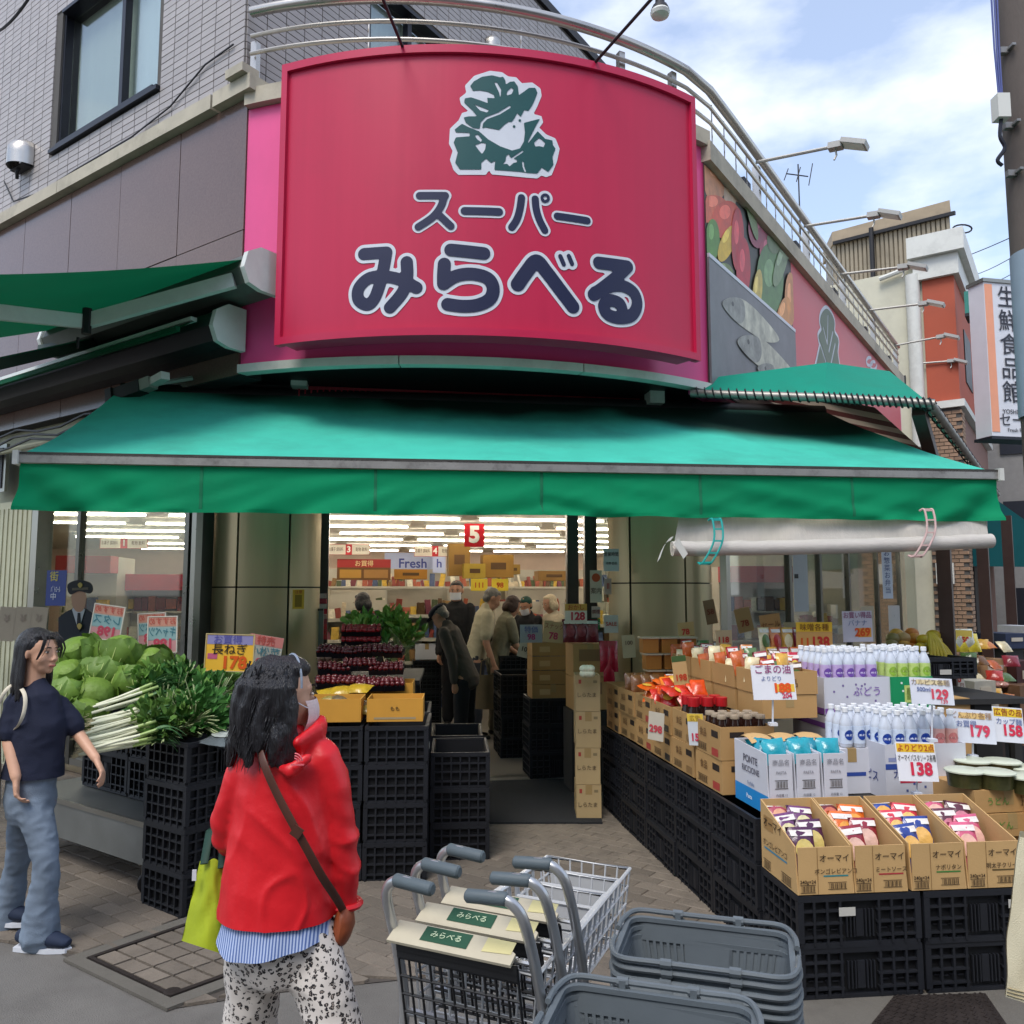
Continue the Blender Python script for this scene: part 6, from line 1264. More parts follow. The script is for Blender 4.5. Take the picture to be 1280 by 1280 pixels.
# red pouches and orange boxes left of the upper bottles
for i in range(6): pouch('glossy red pouch with yellow fruit picture left of the purple bottles', c_at(972 + 9 * (i % 3), 5.2 + .1 * (i // 3), 1.15), .085, .17, '#b01f3a', R(-10), R(8), '#d8c04a', group='red pouches beside the purple bottles')
carton(c_at(975, 5.28, .985), R(8), .42, .3, .165, m_kraft, 'brown carton under the red pouches')
for i in range(4): c = c_at(950 + 6 * i, 5.6, .985 + .0); t = thing('snack_box', 'small orange snack box in a row behind the red pouches', 'box', c, YW, 'orange snack boxes'); b = MB(); b.box((0, 0, .15), (.05, .12, .30)); obj('body', b.mesh('body', packm('#c8691f')), t)
# tubs with green lids, trays at the right
m_lidg = M('tub_lid', '#c2c8b4', .3, var=.06); m_tubg = M('tub_body', '#47482a', .25, var=.4, scale=20)
bt = MB(); bt.lathe([(.076, 0), (.084, .066), (.088, .070)], n=18); bl = MB(); bl.lathe([(.088, .068), (.093, .070), (.093, .076), (.086, .080), (.0, .078)], n=18); met, mel = bt.mesh('tub_body', m_tubg, True), bl.mesh('lid', m_lidg, True)
for i, (u, Y, z) in enumerate(((1194, 4.15, .755), (1231, 4.12, .755), (1204, 4.38, .757), (1240, 4.36, .757))):
    t = thing('noodle_tub', 'round instant noodle tub with pale green lid on the brown trays', 'tub', c_at(u, Y, z), YW, 'noodle tubs at the right'); obj('tub_body', met, t); obj('lid', mel, t)
carton(c_at(1215, 4.27, .645), R(8), .36, .36, .105, m_kraft, 'brown tray with green print under the noodle tubs, upper', prints=[('f', 'うどん', -.06, .05, .04, '#5a8a3a'), ('f', None, .11, .05, (.09, .03), 'bar')])
carton(c_at(1218, 4.26, .645 - .11), R(8), .36, .36, .105, m_kraft, 'brown tray with green print under the noodle tubs, lower', prints=[('f', 'うどん', -.06, .05, .04, '#5a8a3a'), ('f', None, .11, .05, (.09, .03), 'bar')])
carton(c_at(1217, 4.27, T2), R(8), .34, .34, .10, m_kraft, 'brown carton at the foot of the noodle trays')
carton(c_at(1282, 4.2, T2), R(8), .30, .3, .30, m_kraft, 'brown carton with red hatch print at the right edge', prints=[('f', None, 0, .06, (.29, .04), '#a8555a'), ('f', '即席麺', -.05, .2, .05, '#6a4a2a')])
for i in range(4): t = thing('noodle_tub', 'white lidded cup on the carton at the right edge', 'tub', c_at(1268 + 14 * (i % 2), 4.12 + .2 * (i // 2), T2 + .302), YW, 'cups at the right edge'); obj('tub_body', met, t); obj('lid', mel, t)
# ================================================================== FRUIT AND MEAT TABLE further back on the right
def table(label, p0, p1, dep, z, m_=None):
    d_ = (p1 - p0); L_ = d_.length; d_.normalize(); n_ = V(-d_.y, d_.x, 0); t = thing('goods_table', label, 'table', (p0 + p1) / 2); b = MB(); b.prism([p0 + V(0, 0, z), p1 + V(0, 0, z), p1 + n_ * dep + V(0, 0, z), p0 + n_ * dep + V(0, 0, z)], (0, 0, .03)); b.build('table_top', m_ or m_std, t)
    for q in (p0 + n_ * .05 + d_ * .05, p1 + n_ * .05 - d_ * .05, p0 + n_ * (dep - .05) + d_ * .05, p1 + n_ * (dep - .05) - d_ * .05): b = MB(); b.box(q + V(0, 0, z / 2), (.04, .04, z)); b.build('leg', m_std, t)
    return t
table('dark table carrying fruit and meat packs behind the drink cases', c_at(1095, 5.9, 0), c_at(1180, 6.0, 0), .9, 1.05)
for i in range(16):
    u, dY, hx, nm = [(1112, 0, '#8a7a4a', 'wrapped'), (1122, .1, '#c8963a', 'orange'), (1135, .15, '#c87a35', 'orange'), (1142, .1, '#d08a3a', 'orange'), (1150, .0, '#c8a82a', 'yellow'), (1160, .1, '#b59a20', 'yellow'), (1165, 0, '#bfa52a', 'yellow'), (1128, 0, '#b5905a', 'wrapped')][i % 8]; p = c_at(u + random.uniform(-4, 4), 6.35 + dY + .1 * (i // 8), 1.24 + .07 * (i // 8) + random.uniform(-.03, .03)); t = thing('fruit', f'{nm} round fruit in the heap by the brown post', 'fruit', p, 0, f'{nm} fruit in the heap'); b = MB(); b.ball((0, 0, .04), (.055, .055, .045), 12, 8); obj('skin', b.mesh('skin', M('fruit_' + hx[1:], hx, .45, var=.15, scale=14), True), t)
m_fband = M('banana', '#b8a028', .5, var=.2, scale=12)
for k in range(3):
    p = c_at(1158 + k * 6, 6.35, 1.36 - .06 * k); t = thing('banana_bunch', 'bunch of yellow bananas on the fruit heap', 'bananas', p, R(30 * k), 'banana bunches on the heap')
    for j in range(5): b = MB(); a = R(-30 + 15 * j); b.tube([V(math.sin(a) * .02 * i_, -.025 * i_, -.006 * i_ * i_ + .03) for i_ in range(7)], [.006, .016, .018, .018, .017, .013, .005], 8); obj('banana', b.mesh('banana', m_fband, True), t)
crate_t = c_at(1130, 6.25, 1.085)
for k, (u, Y, z) in enumerate(((1120, 6.15, 1.085), (1152, 6.1, 1.085))):
    p = c_at(u, Y, z); crate(p.x, p.y, z, YW, .15, 'low black crate of fruit on the dark table, ' + ('left' if k == 0 else 'right'))
for i in range(8):
    p = c_at(1128 + 11 * (i % 4), 5.75 + .12 * (i // 4), 1.0 + .03 * (i // 4)); t = thing('meat_pack', 'pink meat pack in clear film on a black tray above the price card', 'packet', p, YW, 'meat packs above the 129 card'); b = MB(); b.box((0, 0, .01), (.11, .10, .02)); obj('tray', b.mesh('tray', plain('#1d1a20', .4)), t); b = MB(); b.ball((0, 0, .028), (.048, .042, .02), 10, 6); obj('meat', b.mesh('meat', packm('#b5807a'), True), t)
carton(c_at(1152, 5.75, .62), R(8), .42, .3, .37, m_kraft, 'brown carton under the meat packs')
# goods farther along the right side
for i, (u, v, Y, w_, h_, hx, lab) in enumerate(((1205, 905, 7.2, 70, 90, '#3a2f2a', 'dark carton at the foot of the far right table'), (1222, 835, 7.6, 50, 24, '#a8825a', 'brown wrapped parcel between two brown posts'), (1212, 880, 7.0, 60, 22, '#8a6a45', 'low tray of pale buns at the right'), (1250, 800, 8.2, 36, 18, '#2a3550', 'navy cloth bundle at the far right'), (1268, 890, 7.4, 40, 70, '#7a5a42', 'stacked brown carton by the right edge, far'), (1208, 862, 6.9, 34, 26, '#b8b4a8', 'white box with card between the posts'), (1262, 845, 7.6, 36, 40, '#4a2a2a', 'dark red crate at the right edge'), (1275, 792, 8.6, 24, 20, '#b5b8c0', 'white shopping bag hanging far right'))):
    c = at(u, v, Y); s = Y / FPX; t = thing('stock_box', lab, 'box', V(c.x, c.y, c.z - h_ * s / 2), R(20)); mm = M('stock_' + hx[1:], hx, .7, var=.2, bump=.3, bscale=12); b = MB(); b.prism([V(-w_ * s / 2, -.18, 0), V(w_ * s / 2, -.18, 0), V(w_ * s / 2 * .96, .18, 0), V(-w_ * s / 2 * .96, .18, 0)], (0, 0, h_ * s)); obj('body', b.mesh('body', mm), t)
    b = MB(); b.box((0, -.185, h_ * s * .6), (w_ * s * .5, .008, h_ * s * .25)); obj('printed_label', b.mesh('printed_label', plain('#c9bfae')), t)
    if h_ < 40: 
        b = MB(); b.bar((0, 0, -.001), (0, 0, -(c.z - h_ * s / 2)), w_ * s * .8, .3); obj('stand', b.mesh('stand', m_std), t)
for i in range(9):
    p = at(1218 + 9 * (i % 5), 856 - 5 * (i // 5), 7.3 + .1 * (i // 5)); t = thing('meat_pack', 'pink packed cut in the red rimmed tray at the far right', 'packet', p, R(20), 'pink packs far right'); b = MB(); b.ball((0, 0, 0), (.055, .04, .03), 8, 6); obj('meat', b.mesh('meat', packm('#c08a7a'), True), t)
for i in range(5):
    p = at(1196 + 6 * i, 815 - (i % 2) * 6, 7.0); pouch('yellow and clear wrapped packet by the second post', p, .12, .16, ('#c8b83a', '#b9bdb4')[i % 2], R(-20), R(10), group='yellow packets by the post')

# denser second rank behind the side run, and small packs between the posts
HX = ['#b5571f', '#a8322a', '#c89a3a', '#6a4a2a', '#d8c9a0', '#8a2f3a', '#4f6a3a', '#c8793a']; HN = ['burnt orange', 'brick red', 'mustard', 'brown', 'cream', 'wine red', 'olive', 'amber']
for i in range(4): carton(dp(.56, 1.3 + .37 * i, .985), R(9), .33, .33, .13, m_kraft, f'brown carton under a low tray in the second rank, {ORD[i + 1]} from the street'); carton(dp(.56, 1.3 + .37 * i, 1.118), R(9), .34, .34, .13, m_kraft, f'low brown tray in the second rank behind the side run, {ORD[i + 1]} from the street', op='tray', prints=[('f', '食品', 0, .06, .05, '#6a4a2a')])
for i in range(44):
    j = i % 8; c = dp(.43 + .09 * (i % 4) + random.uniform(-.012, .012), 1.2 + .035 * i, 1.135 + .03 * (i % 3)); pouch(f'{HN[j]} snack packet standing in the second rank behind the side run', c, .088, .15, HX[j], R(random.uniform(-22, 0)), R(6 + random.uniform(-14, 14)), HX[(j + 3) % 8] if i % 2 else None, group=f'{HN[j]} packets in the second rank', roll=R(random.uniform(-8, 8)), th=.024)
for i in range(18):
    j = (i * 3) % 8; c = dp(.95 + .085 * (i % 6), 2.0 + .12 * (i // 6), 1.0 + .13 * (i // 6)); pouch(f'{HN[j]} packet in the back rows by the right window', c, .085, .19, HX[j], R(-10), R(8 + random.uniform(-10, 10)), HX[(j + 2) % 8], group=f'{HN[j]} packets by the window', th=.024)
for i in range(20):
    j = (i * 5) % 8; p = at(1194 + 17 * (i % 5) + random.uniform(-4, 4), 812 + 21 * (i // 5) + random.uniform(-4, 4), 7.4 - .18 * (i // 5)); pouch(f'{HN[j]} wrapped packet in the goods between the brown posts', p, .13, .12, HX[j], R(random.uniform(-70, -20)), R(random.uniform(-30, 30)), group=f'{HN[j]} packets between the posts')
# ================================================================== VEGETABLE STAND (left)
m_cab = M('cabbage_leaf', '#718e3a', .5, var=.22, scale=9, bump=1., bscale=30, rnd=.15, spec=.3, dirt=.15, dscale=14); m_cabo = M('cabbage_outer', '#5f7d2f', .5, var=.25, scale=8, bump=.5, bscale=20, rnd=.15)
m_vein = M('cabbage_vein', '#a9ba6e', .5, var=.1)
def cabbage_mesh(seed):
    rnd = random.Random(seed); core = MB()
    core.ball((0, 0, 0), (.098, .098, .088), 18, 12); core.v = [tuple(Vector(p) * (1 + .05 * noise.noise(Vector(p) * 14 + V(seed, 0, 0)))) for p in core.v]
    me = core.mesh('head', m_cab, True); lv = MB(); vn_ = MB()
    for k in range(9):
        az = k * 2.4 + rnd.random() * .5; tilt = rnd.uniform(.25, 1.1); Mx = Matrix.Rotation(az, 4, 'Z') @ Matrix.Rotation(tilt, 4, 'Y'); r0 = .103 + .002 * k
        def f(s, q, off=0.):
            th = (q - .5) * 2.0; ph = (s - .5) * 2.0 * (1 - .25 * abs(q - .4)); edge = max(abs(s - .5), abs(q - .5)) * 2; r_ = r0 + .016 * edge ** 5 + .010 * noise.noise(V(s * 6 + k, q * 6, seed)) * edge + off
            return Mx @ V(r_ * math.cos(th) * math.cos(ph), r_ * math.cos(th) * math.sin(ph), r_ * math.sin(th) * .92)
        lv.grid(f, 12, 12)
        for a0, a1 in (((.5, .02), (.5, .85)), ((.5, .2), (.2, .6)), ((.5, .2), (.8, .6)), ((.5, .4), (.25, .85)), ((.5, .4), (.75, .85))):
            vn_.tube([f(a0[0] + (a1[0] - a0[0]) * t, a0[1] + (a1[1] - a0[1]) * t, .0006) for t in (0, .33, .66, 1)], [.0045, .0035, .0026, .0014], 4)
    return me, lv.mesh('outer_leaves', m_cabo, 80), vn_.mesh('leaf_veins', m_vein, True)
CBM = [cabbage_mesh(3), cabbage_mesh(9), cabbage_mesh(15)]
cabs = [(150, 817, 5.05, 1.12, 'big cabbage at the top of the pile under the price sheets'), (97, 818, 5.0, 1.05, 'cabbage at the upper left of the pile behind the woman'), (187, 830, 5.1, .98, 'cabbage at the right end of the pile'), (86, 845, 4.86, .95, 'cabbage beside the walking woman, middle row'), (127, 843, 4.9, .98, 'cabbage in the centre of the pile'), (163, 855, 4.92, .98, 'cabbage low in the middle right of the pile'), (116, 869, 4.75, 1.0, 'cabbage just above the leek roots'), (82, 868, 4.7, .9, 'cabbage half behind the navy sleeve'), (108, 893, 4.6, .85, 'lowest cabbage beside the leek roots'), (122, 818, 5.2, .9, 'cabbage at the back of the pile'), (210, 842, 5.2, .8, 'small cabbage tucked behind the leafy greens'), (60, 850, 4.95, .9, 'cabbage hidden mostly by the woman')]
for i, (u, v, Y, s, lab) in enumerate(cabs):
    t = thing('cabbage', lab, 'cabbage', at(u, v, Y), random.uniform(0, 6), 'cabbages in the pile', rx=random.uniform(-.5, .5), ry=random.uniform(-.5, .5)); t.scale = (s * 1.14, s * 1.14, s * 1.14)
    for me in CBM[i % 3]: obj(me.name.split('.')[0], me, t)
m_leekw = M('leek_white', '#d6d8bc', .4, var=.08, scale=12); m_leekg = M('leek_green', '#3f6a3a', .5, var=.3, scale=8, rnd=.2); m_leekl = M('leek_light', '#9ab26a', .45, var=.15); m_root = M('leek_root', '#c9bd96', .9, var=.2)
def leek_mesh(seed):
    rnd = random.Random(seed); L = .30
    a = MB(); a.tube([V(0, 0, 0), V(.02, 0, 0), V(.15, .004, .0), V(L, .0, .006)], [.010, .0125, .0115, .0115], 8)
    c = MB(); c.tube([V(L - .004, 0, .006), V(L + .06, .0, .012), V(L + .10, 0, .016)], [.0122, .0135, .013], 8)
    g_ = MB()
    for k in range(4):
        dy, dz, ln = rnd.uniform(-.10, .10), rnd.uniform(-.05, .06), rnd.uniform(.12, .2)
        g_.grid(lambda s, q: V(L + .07 + ln * q, dy * q * q + (s - .5) * .024 * (1 - .7 * q), .014 + dz * q * (1.2 - q) * 2 + .008 * abs(s - .5) - .09 * q * q * q), 2, 8)
    r_ = MB()
    for k in range(9): an_ = rnd.uniform(0, 6.28); r_.tube([V(0, 0, 0), V(-.018, .012 * math.cos(an_), .012 * math.sin(an_)), V(-.03 - rnd.uniform(0, .015), .018 * math.cos(an_), .016 * math.sin(an_))], .0014, 4)
    return [a.mesh('stalk', m_leekw, True), c.mesh('collar', m_leekl, True), g_.mesh('leaves', m_leekg, 80), r_.mesh('roots', m_root)]
LKM = [leek_mesh(s) for s in (1, 2, 3)]
for i in range(34):
    f_ = (i % 17) / 16; ly_ = i // 17
    u = 116 - 14 * f_ + random.uniform(-9, 9); v = 888 + 60 * f_ + random.uniform(-5, 5) - 8 * ly_; Y = 4.60 - .30 * f_ - .03 * ly_
    t = thing('leek', 'white stemmed leek with dark green leaves in the pile of leeks', 'leek', at(u, v, Y), R(38 + random.uniform(-9, 9) - 14 * f_), 'leeks in the pile', ry=R(-14 + random.uniform(-6, 4) + 8 * f_), rx=random.uniform(-1, 1))
    t.scale = (.85, .68, .68)
    for me in LKM[i % 3]: obj(me.name.split('.')[0], me, t)
m_leaf = M('leaf_dark', '#3d6a30', .55, var=.3, scale=12, rnd=.25, spec=.3); m_leaf2 = M('leaf_mid', '#62883c', .55, var=.3, scale=12, rnd=.2); m_leaf3 = M('leaf_light', '#7fa24a', .5, var=.25, scale=10, rnd=.15); m_stem = M('stem_pale', '#b3c08c', .5, var=.12)
def bunch_mesh(seed, n, L, spread, lw, ml, stem_r=.005):
    rnd = random.Random(seed); st, lv = MB(), MB()
    for k in range(n):
        a = rnd.uniform(0, 2 * PI); q = rnd.random() ** .6 * spread; tip = V(q * math.cos(a), q * math.sin(a), 0) ; ln = L * rnd.uniform(.6, 1.05); d_ = V(tip.x, tip.y, 1).normalized(); base = V(rnd.uniform(-.012, .012), rnd.uniform(-.012, .012), 0)
        p1 = base + d_ * ln * .5; p2 = base + d_ * ln * .8 + V(tip.x, tip.y, 0) * .1
        if k % 2 == 0: st.tube([base, p1, p2], [stem_r, stem_r * .8, stem_r * .4], 5)
        sd = d_.cross(V(rnd.uniform(-1, 1), rnd.uniform(-1, 1), .2)).normalized(); up = sd.cross(d_)
        for m_ in range(3):
            w_, l2 = lw * rnd.uniform(.6, 1.1), lw * rnd.uniform(1., 1.7); d2 = (d_ + sd * rnd.uniform(-.9, .9) + up * rnd.uniform(-.7, .5)).normalized(); s2 = d2.cross(up).normalized(); u2 = s2.cross(d2); o_ = base + d_ * ln * rnd.uniform(.5, .95)
            vs = [o_, o_ + d2 * l2 * .3 + s2 * w_ * .45 + u2 * .006, o_ + d2 * l2 * .7 + s2 * w_ * .4, o_ + d2 * l2 - u2 * w_ * .25, o_ + d2 * l2 * .7 - s2 * w_ * .4, o_ + d2 * l2 * .3 - s2 * w_ * .45 + u2 * .006, o_ + d2 * l2 * .5 - u2 * .008]
            lv.add(vs, [(0, 1, 6), (1, 2, 6), (2, 3, 6), (3, 4, 6), (4, 5, 6), (5, 0, 6)])
    return [st.mesh('stems', m_stem, True), lv.mesh('leaves', ml)]
GB = [bunch_mesh(i, 80, .27, .85, .042, (m_leaf, m_leaf, m_leaf2)[i % 3]) for i in range(3)]
for i, (u, v, Y) in enumerate(((205, 890, 4.78), (222, 880, 4.86), (240, 880, 4.95), (258, 885, 5.0), (275, 885, 5.05), (215, 912, 4.62), (236, 905, 4.7), (256, 905, 4.8), (198, 868, 4.95), (222, 862, 5.05), (246, 866, 5.1), (268, 868, 5.15), (222, 900, 4.6), (240, 895, 4.62), (262, 893, 4.72), (280, 880, 4.9), (232, 872, 4.9), (250, 858, 5.0)  )):
    t = thing('greens_bunch', 'bunch of dark leafy greens heaped right of the leeks', 'leafy greens', at(u - 6, v + 14, Y), random.uniform(0, 6), 'greens right of the leeks', rx=R(random.uniform(20, 60)), ry=R(random.uniform(5, 45)))
    for me in GB[i % 3]: obj(me.name.split('.')[0], me, t)
for i, (u, v, Y) in enumerate(((243, 890, 4.72), (258, 884, 4.8), (265, 897, 4.75), (250, 902, 4.66))):
    t = thing('turnip', 'small pale turnip among the dark greens', 'turnip', at(u, v, Y), i, 'turnips among the greens'); b = MB(); b.ball((0, 0, 0), (.028, .028, .024), 12, 8); b.tube([(0, 0, .02), (.004, 0, .06)], [.005, .003], 5); obj('root', b.mesh('root', m_leekw, True), t)
    b = MB(); b.grid(lambda s, q: V((s - .5) * .03 * (1 - q), .01 * q, .05 + .1 * q), 2, 4); obj('leaves', b.mesh('leaves', m_leaf2, 80), t)
p = at(262, 924, 4.45); pouch('clear plastic bag of greens lying in the top crate', p + V(0, 0, -.03), .26, .20, '#5b6266', R(-80), R(-35), '#aab0ac', th=.03)
# ================================================================== FRUIT STAND left of the door
table('dark table carrying the fruit packs left of the doorway', mp_(-.38, 1.15), mp_(.30, 1.15), 1.0, 1.02)
carton(mp_(.20, .17, .925), R(4), .335, .26, .135, m_yel, 'orange yellow fruit carton printed with small emblem, right front of the fruit stand', op='tray', prints=[('f', 'もも', .0, .075, .03, INK), ('f', None, 0, .02, (.25, .012), '#9a8a6a')])
carton(mp_(-.17, .17, .925), R(4), .335, .26, .135, m_yel, 'orange yellow fruit carton beside the red jacket, left front of the fruit stand', op='tray')
carton(mp_(.10, .72, .925), R(4), .36, .28, .17, m_yel, 'orange yellow fruit carton in the second row of the fruit stand', op='tray')
m_redp = packm('#5a141a'); m_trayb = plain('#17151a', .35)
def fpack(c, yaw, lab, grp, hx='#5a141a', tilt=0.):
    t = thing('fruit_pack', lab, 'fruit pack', c, yaw, grp, rx=tilt); b = MB(); b.prism([V(-.065, -.045, 0), V(.065, -.045, 0), V(.075, .055, 0), V(-.075, .055, 0)], (0, 0, .035)); obj('tray', b.mesh('tray', m_trayb), t)
    b = MB(); rnd = random.Random(int(c[0] * 1000))
    for k in range(12): b.ball((-.05 + .033 * (k % 4), -.03 + .032 * (k // 4), .045 + rnd.uniform(-.004, .006)), .018, 8, 6)
    tag(obj('berries', b.mesh('berries', packm(hx), True), t), kind='stuff'); return t
for i in range(18):
    r_, c_ = i // 6, i % 6; p = at(408 + 17 * c_ + random.uniform(-3, 3), 858 - 20 * r_ + random.uniform(-3, 3), 5.55 + .22 * r_); fpack(p, R(4 + random.uniform(-12, 12)), 'dark red fruit pack in the black trays of the fruit stand', 'red fruit packs', tilt=R(22))
for i in range(10): p = at(405 + 26 * (i % 4) + random.uniform(-6, 6), 893 - 7 * (i // 4), 5.12 + .06 * (i // 4)); pouch('brown mottled vegetable packet in front of the fruit packs', p, .12, .10, ('#6a5a42', '#4a3a34', '#8a7a3a')[i % 3], R(-70), R(random.uniform(-40, 40)), group='brown packets at the fruit stand')
for i in range(3): p = at(415 + 14 * i, 872 - 3 * i, 5.35); pouch('yellow packet lying on the fruit stand', p, .17, .12, '#b8962a', R(-72), R(random.uniform(-30, 30)), group='yellow packets at the fruit stand')
for i in range(8): p = at(438 + 9 * (i % 4), 804 - 12 * (i // 4), 6.4); fpack(p, R(6), 'bright red tomato pack behind the dark red packs', 'tomato packs', '#a01f28', tilt=R(25))
for i in range(8):
    p = at(402 + 10 * (i % 4), 822 - 9 * (i // 4), 6.2); t = thing('onion', 'pinkish brown onion in the heap left of the tomato packs', 'onion', p, 0, 'onions on the fruit stand'); b = MB(); b.ball((0, 0, 0), (.036, .036, .032), 10, 8); b.tube([(0, 0, .028), (0, 0, .05)], [.008, .003], 5); obj('skin', b.mesh('skin', M('onion', '#8a6a58', .5, var=.2, scale=10), True), t)
GP = [bunch_mesh(20 + i, 40, .30, .5, .055, m_leaf3, .008) for i in range(2)]
for i, (u, v, Y) in enumerate(((452, 806, 6.7), (470, 812, 6.6), (488, 812, 6.6), (503, 808, 6.7), (462, 795, 6.9), (480, 795, 6.9), (496, 796, 6.9))):
    t = thing('greens_bunch', 'light green leafy bunch in bags at the back of the fruit stand', 'leafy greens', at(u, v + 10, Y), random.uniform(0, 6), 'light green bunches at the back', rx=R(random.uniform(-25, 35)), ry=R(random.uniform(-40, 40)))
    for me in GP[i % 2]: obj(me.name.split('.')[0], me, t)
carton(gnd(530, 905) + V(0, .2, .82), R(CA), .30, .3, .20, m_wbox, 'white box on the dark crates behind the fruit stand')
t = thing('packet_strip', 'hanging strip of pink and white sweet packets by the left column', 'packets', at(403, 775, 7.4)); 
for k in range(9): b = MB(); p = at(403, 745 + 6.4 * k, 7.4); b.box(p, (.075, .02, .042), R(CA + random.uniform(-15, 15)), 0, random.uniform(-.3, .3)); b.build('packet', packm(('#c8a0a0', '#b84a5a', '#d0c4c0', '#c83a4a')[k % 4] if k < 6 else '#d02a3a'), t)
b = MB(); b.box(at(395, 800, 7.2), (.12, .05, .5), R(CA)); t = thing('grey_case', 'narrow grey plastic case standing by the left column', 'case', at(395, 840, 7.2)); b.build('body', m_zinc, t); b = MB(); b.box(at(395, 762, 7.19), (.13, .06, .02), R(CA)); b.build('lid', m_frame, t)
# ================================================================== DOORWAY GOODS
wbx = gnd(737, 1028); pr_w = [('f', 'しらたま', -.01, .12, .038, '#6a5a44'), ('f', None, .055, .22, (.03, .02), '#8a7a5a'), ('f', None, -.06, .22, (.02, .03), '#a8423a')]
for k in range(4): carton(wbx + V(.0, .15, .002 + k * .268), R(-2 + random.uniform(-1.5, 1.5)), .185, .27, .265, M('cream_carton', '#b89f74', .7, var=.05, rnd=.03), f'cream white carton with grey print, {["bottom", "second", "third", "top"][k]} of the tower in the doorway', op='tray' if k == 3 else None, prints=pr_w)
for i in range(6): p = at(730 + 4 * (i % 3), 842 - 6 * (i // 3), 6.2); t = thing('garlic_net', 'net of pale garlic in the top cream carton', 'garlic', p, 0, 'garlic nets'); b = MB(); b.ball((0, 0, 0), (.035, .035, .03), 10, 7); obj('bulb', b.mesh('bulb', m_leekw, True), t)
sb = gnd(690, 975) + V(0, .2, .72)
for k in range(4): carton(sb + V(0, 0, k * .13), R(CA), .40, .26, .125, m_kraft, f'brown tray of blue snack packs, {["bottom", "second", "third", "top"][k]} of the stack in the doorway', op=None if k == 0 else 'tray', prints=[('f', None, -.08, .06, (.1, .05), '#c9a878')])
for k in range(1, 4):
    for i in range(4): pouch('blue snack pack in the brown trays of the doorway stack', sb + V(-.14 + .095 * i, -.07, k * .13 + .01), .09, .115, ('#2a5a9a', '#1f4a8a', '#3a6aa0')[i % 3], R(-14), R(CA), '#b8c4d8' if i % 2 else None, group='blue snack packs', th=.02)
for k in range(2): carton(c_at(732, 7.3, .70) + V(0, 0, k * .28), R(CA), .30, .3, .275, m_kraft, f'brown carton beside the cream tower, {["lower", "upper"][k]}', prints=[('f', None, 0, .18, (.2, .1), '#8a6a48')])
carton(c_at(732, 7.3, .02), R(CA), .34, .34, .67, m_std, 'dark bin under the brown cartons by the door')
for i in range(6): pouch('dark red pouch on top of the brown cartons by the door', c_at(712 + 14 * (i % 3), 7.2, 1.265) + V(0, .08 * (i // 3), 0), .12, .2, '#6a1f2c', R(-8), R(CA), '#8a3a44', group='dark red pouches by the door')
for i in range(3): pouch('bright crimson pouch hanging by the right column', at(757, 825 + 12 * (i % 2), 7.05) + V(.03 * i, 0, -.1), .1, .26, '#b01a34', R(-4), R(CA), group='crimson pouches by the right column')
t = thing('tote_bag', 'brown tote bag hanging from the hand of the shopper in pale tee', 'bag', at(607, 885, 9.2)); b = MB(); b.grid(lambda s, q: at(594 + 26 * s + (2 - 4 * s) * q, 886 - 42 * q, 9.2) + V(0, -.05 * math.sin(PI * s), 0), 6, 6); b.grid(lambda s, q: at(594 + 26 * s + (2 - 4 * s) * q, 886 - 42 * q, 9.2) + V(0, .05 * math.sin(PI * s), 0), 6, 6); b.build('body', M('tote_brown', '#6a5a42', .8, var=.12), t, smooth=80)
b = MB(); b.tube([at(600, 846, 9.18), at(602, 826, 9.18), at(612, 822, 9.18), at(614, 846, 9.18)], .008, 5); b.build('handle', M('tote_brown', '#6a5a42'), t)
# ================================================================== PRICE CARDS AND NOTICES
RD, BLU, BK = '#c83a34', '#5a8f98', '#2b2622'
PC('yellow price card printed 長ねぎ 178 on the stand left of the red jacket', 287, 816, 5.1, 58, 45, [('お買得', -.1, .68, .26, '#5a5aa0', .03), ('長ねぎ', 0, .15, .32, BK, .03), ('178', .2, -.55, .46, '#d05a20', .04, .7)], bgc='#e2b13a', roll=R(-2), yaw=R(6), bands=((-.95, .45, .95, .95, '#8a86b0'), (-.9, -.35, -.5, -.05, '#b85a7a'),), frame='#b9a878')
PC('faded red and blue price sheet behind the yellow 178 card', 330, 818, 5.3, 42, 46, [('特売', 0, .7, .25, '#a84a44', .03), ('小松菜', 0, .1, .28, '#3f6f7a', .02), ('98', 0, -.55, .4, '#b04a5a', .03)], bgc='#9a9c94', roll=R(-9), bands=((-1, .45, 1, 1, '#b0706a'),))
for u, v, w_, h_, rl, lab, tx, n_ in ((134, 778, 38, 42, -8, 'reddish price sheet seen from behind, left of the cabbages', 'レタス', '198'), (190, 787, 34, 40, 3, 'reddish price sheet partly behind another above the cabbages', 'キャベツ', '158'), (203, 793, 36, 44, 1, 'reddish price sheet reading キャベツ in mirror image above the cabbages', 'キャベツ', '188')):
    t = PC(lab, u, v, 5.2 if u != 190 else 5.3, w_, h_, [('おすすめ', 0, .72, .22, '#b8584a', .03), (tx, 0, .12, .3, '#3f7480', .03), (n_, .1, -.55, .38, '#b8485a', .04)], bgc='#aaa59a', roll=R(rl), bands=((-1, .46, 1, 1, '#c08a78'), (-1, -.3, 1, .4, '#86a5a6'), (-1, -1, 1, -.35, '#bc8a8a')), frame='#c9c4b8')
    for c in t.children:
        if c.type == 'FONT': c.matrix_basis = c.matrix_basis @ Matrix.Diagonal((-1, 1, 1, 1))
for u, lab in ((8, 'first'), (28, 'second'), (48, 'third')): PC(f'pale washed out price sheet hanging at the far left, {lab} from the left', u, 780, 5.6, 20, 42, [('¥', 0, .3, .3, '#9a8a7a', .02)], bgc='#a89a86', roll=R(-4))
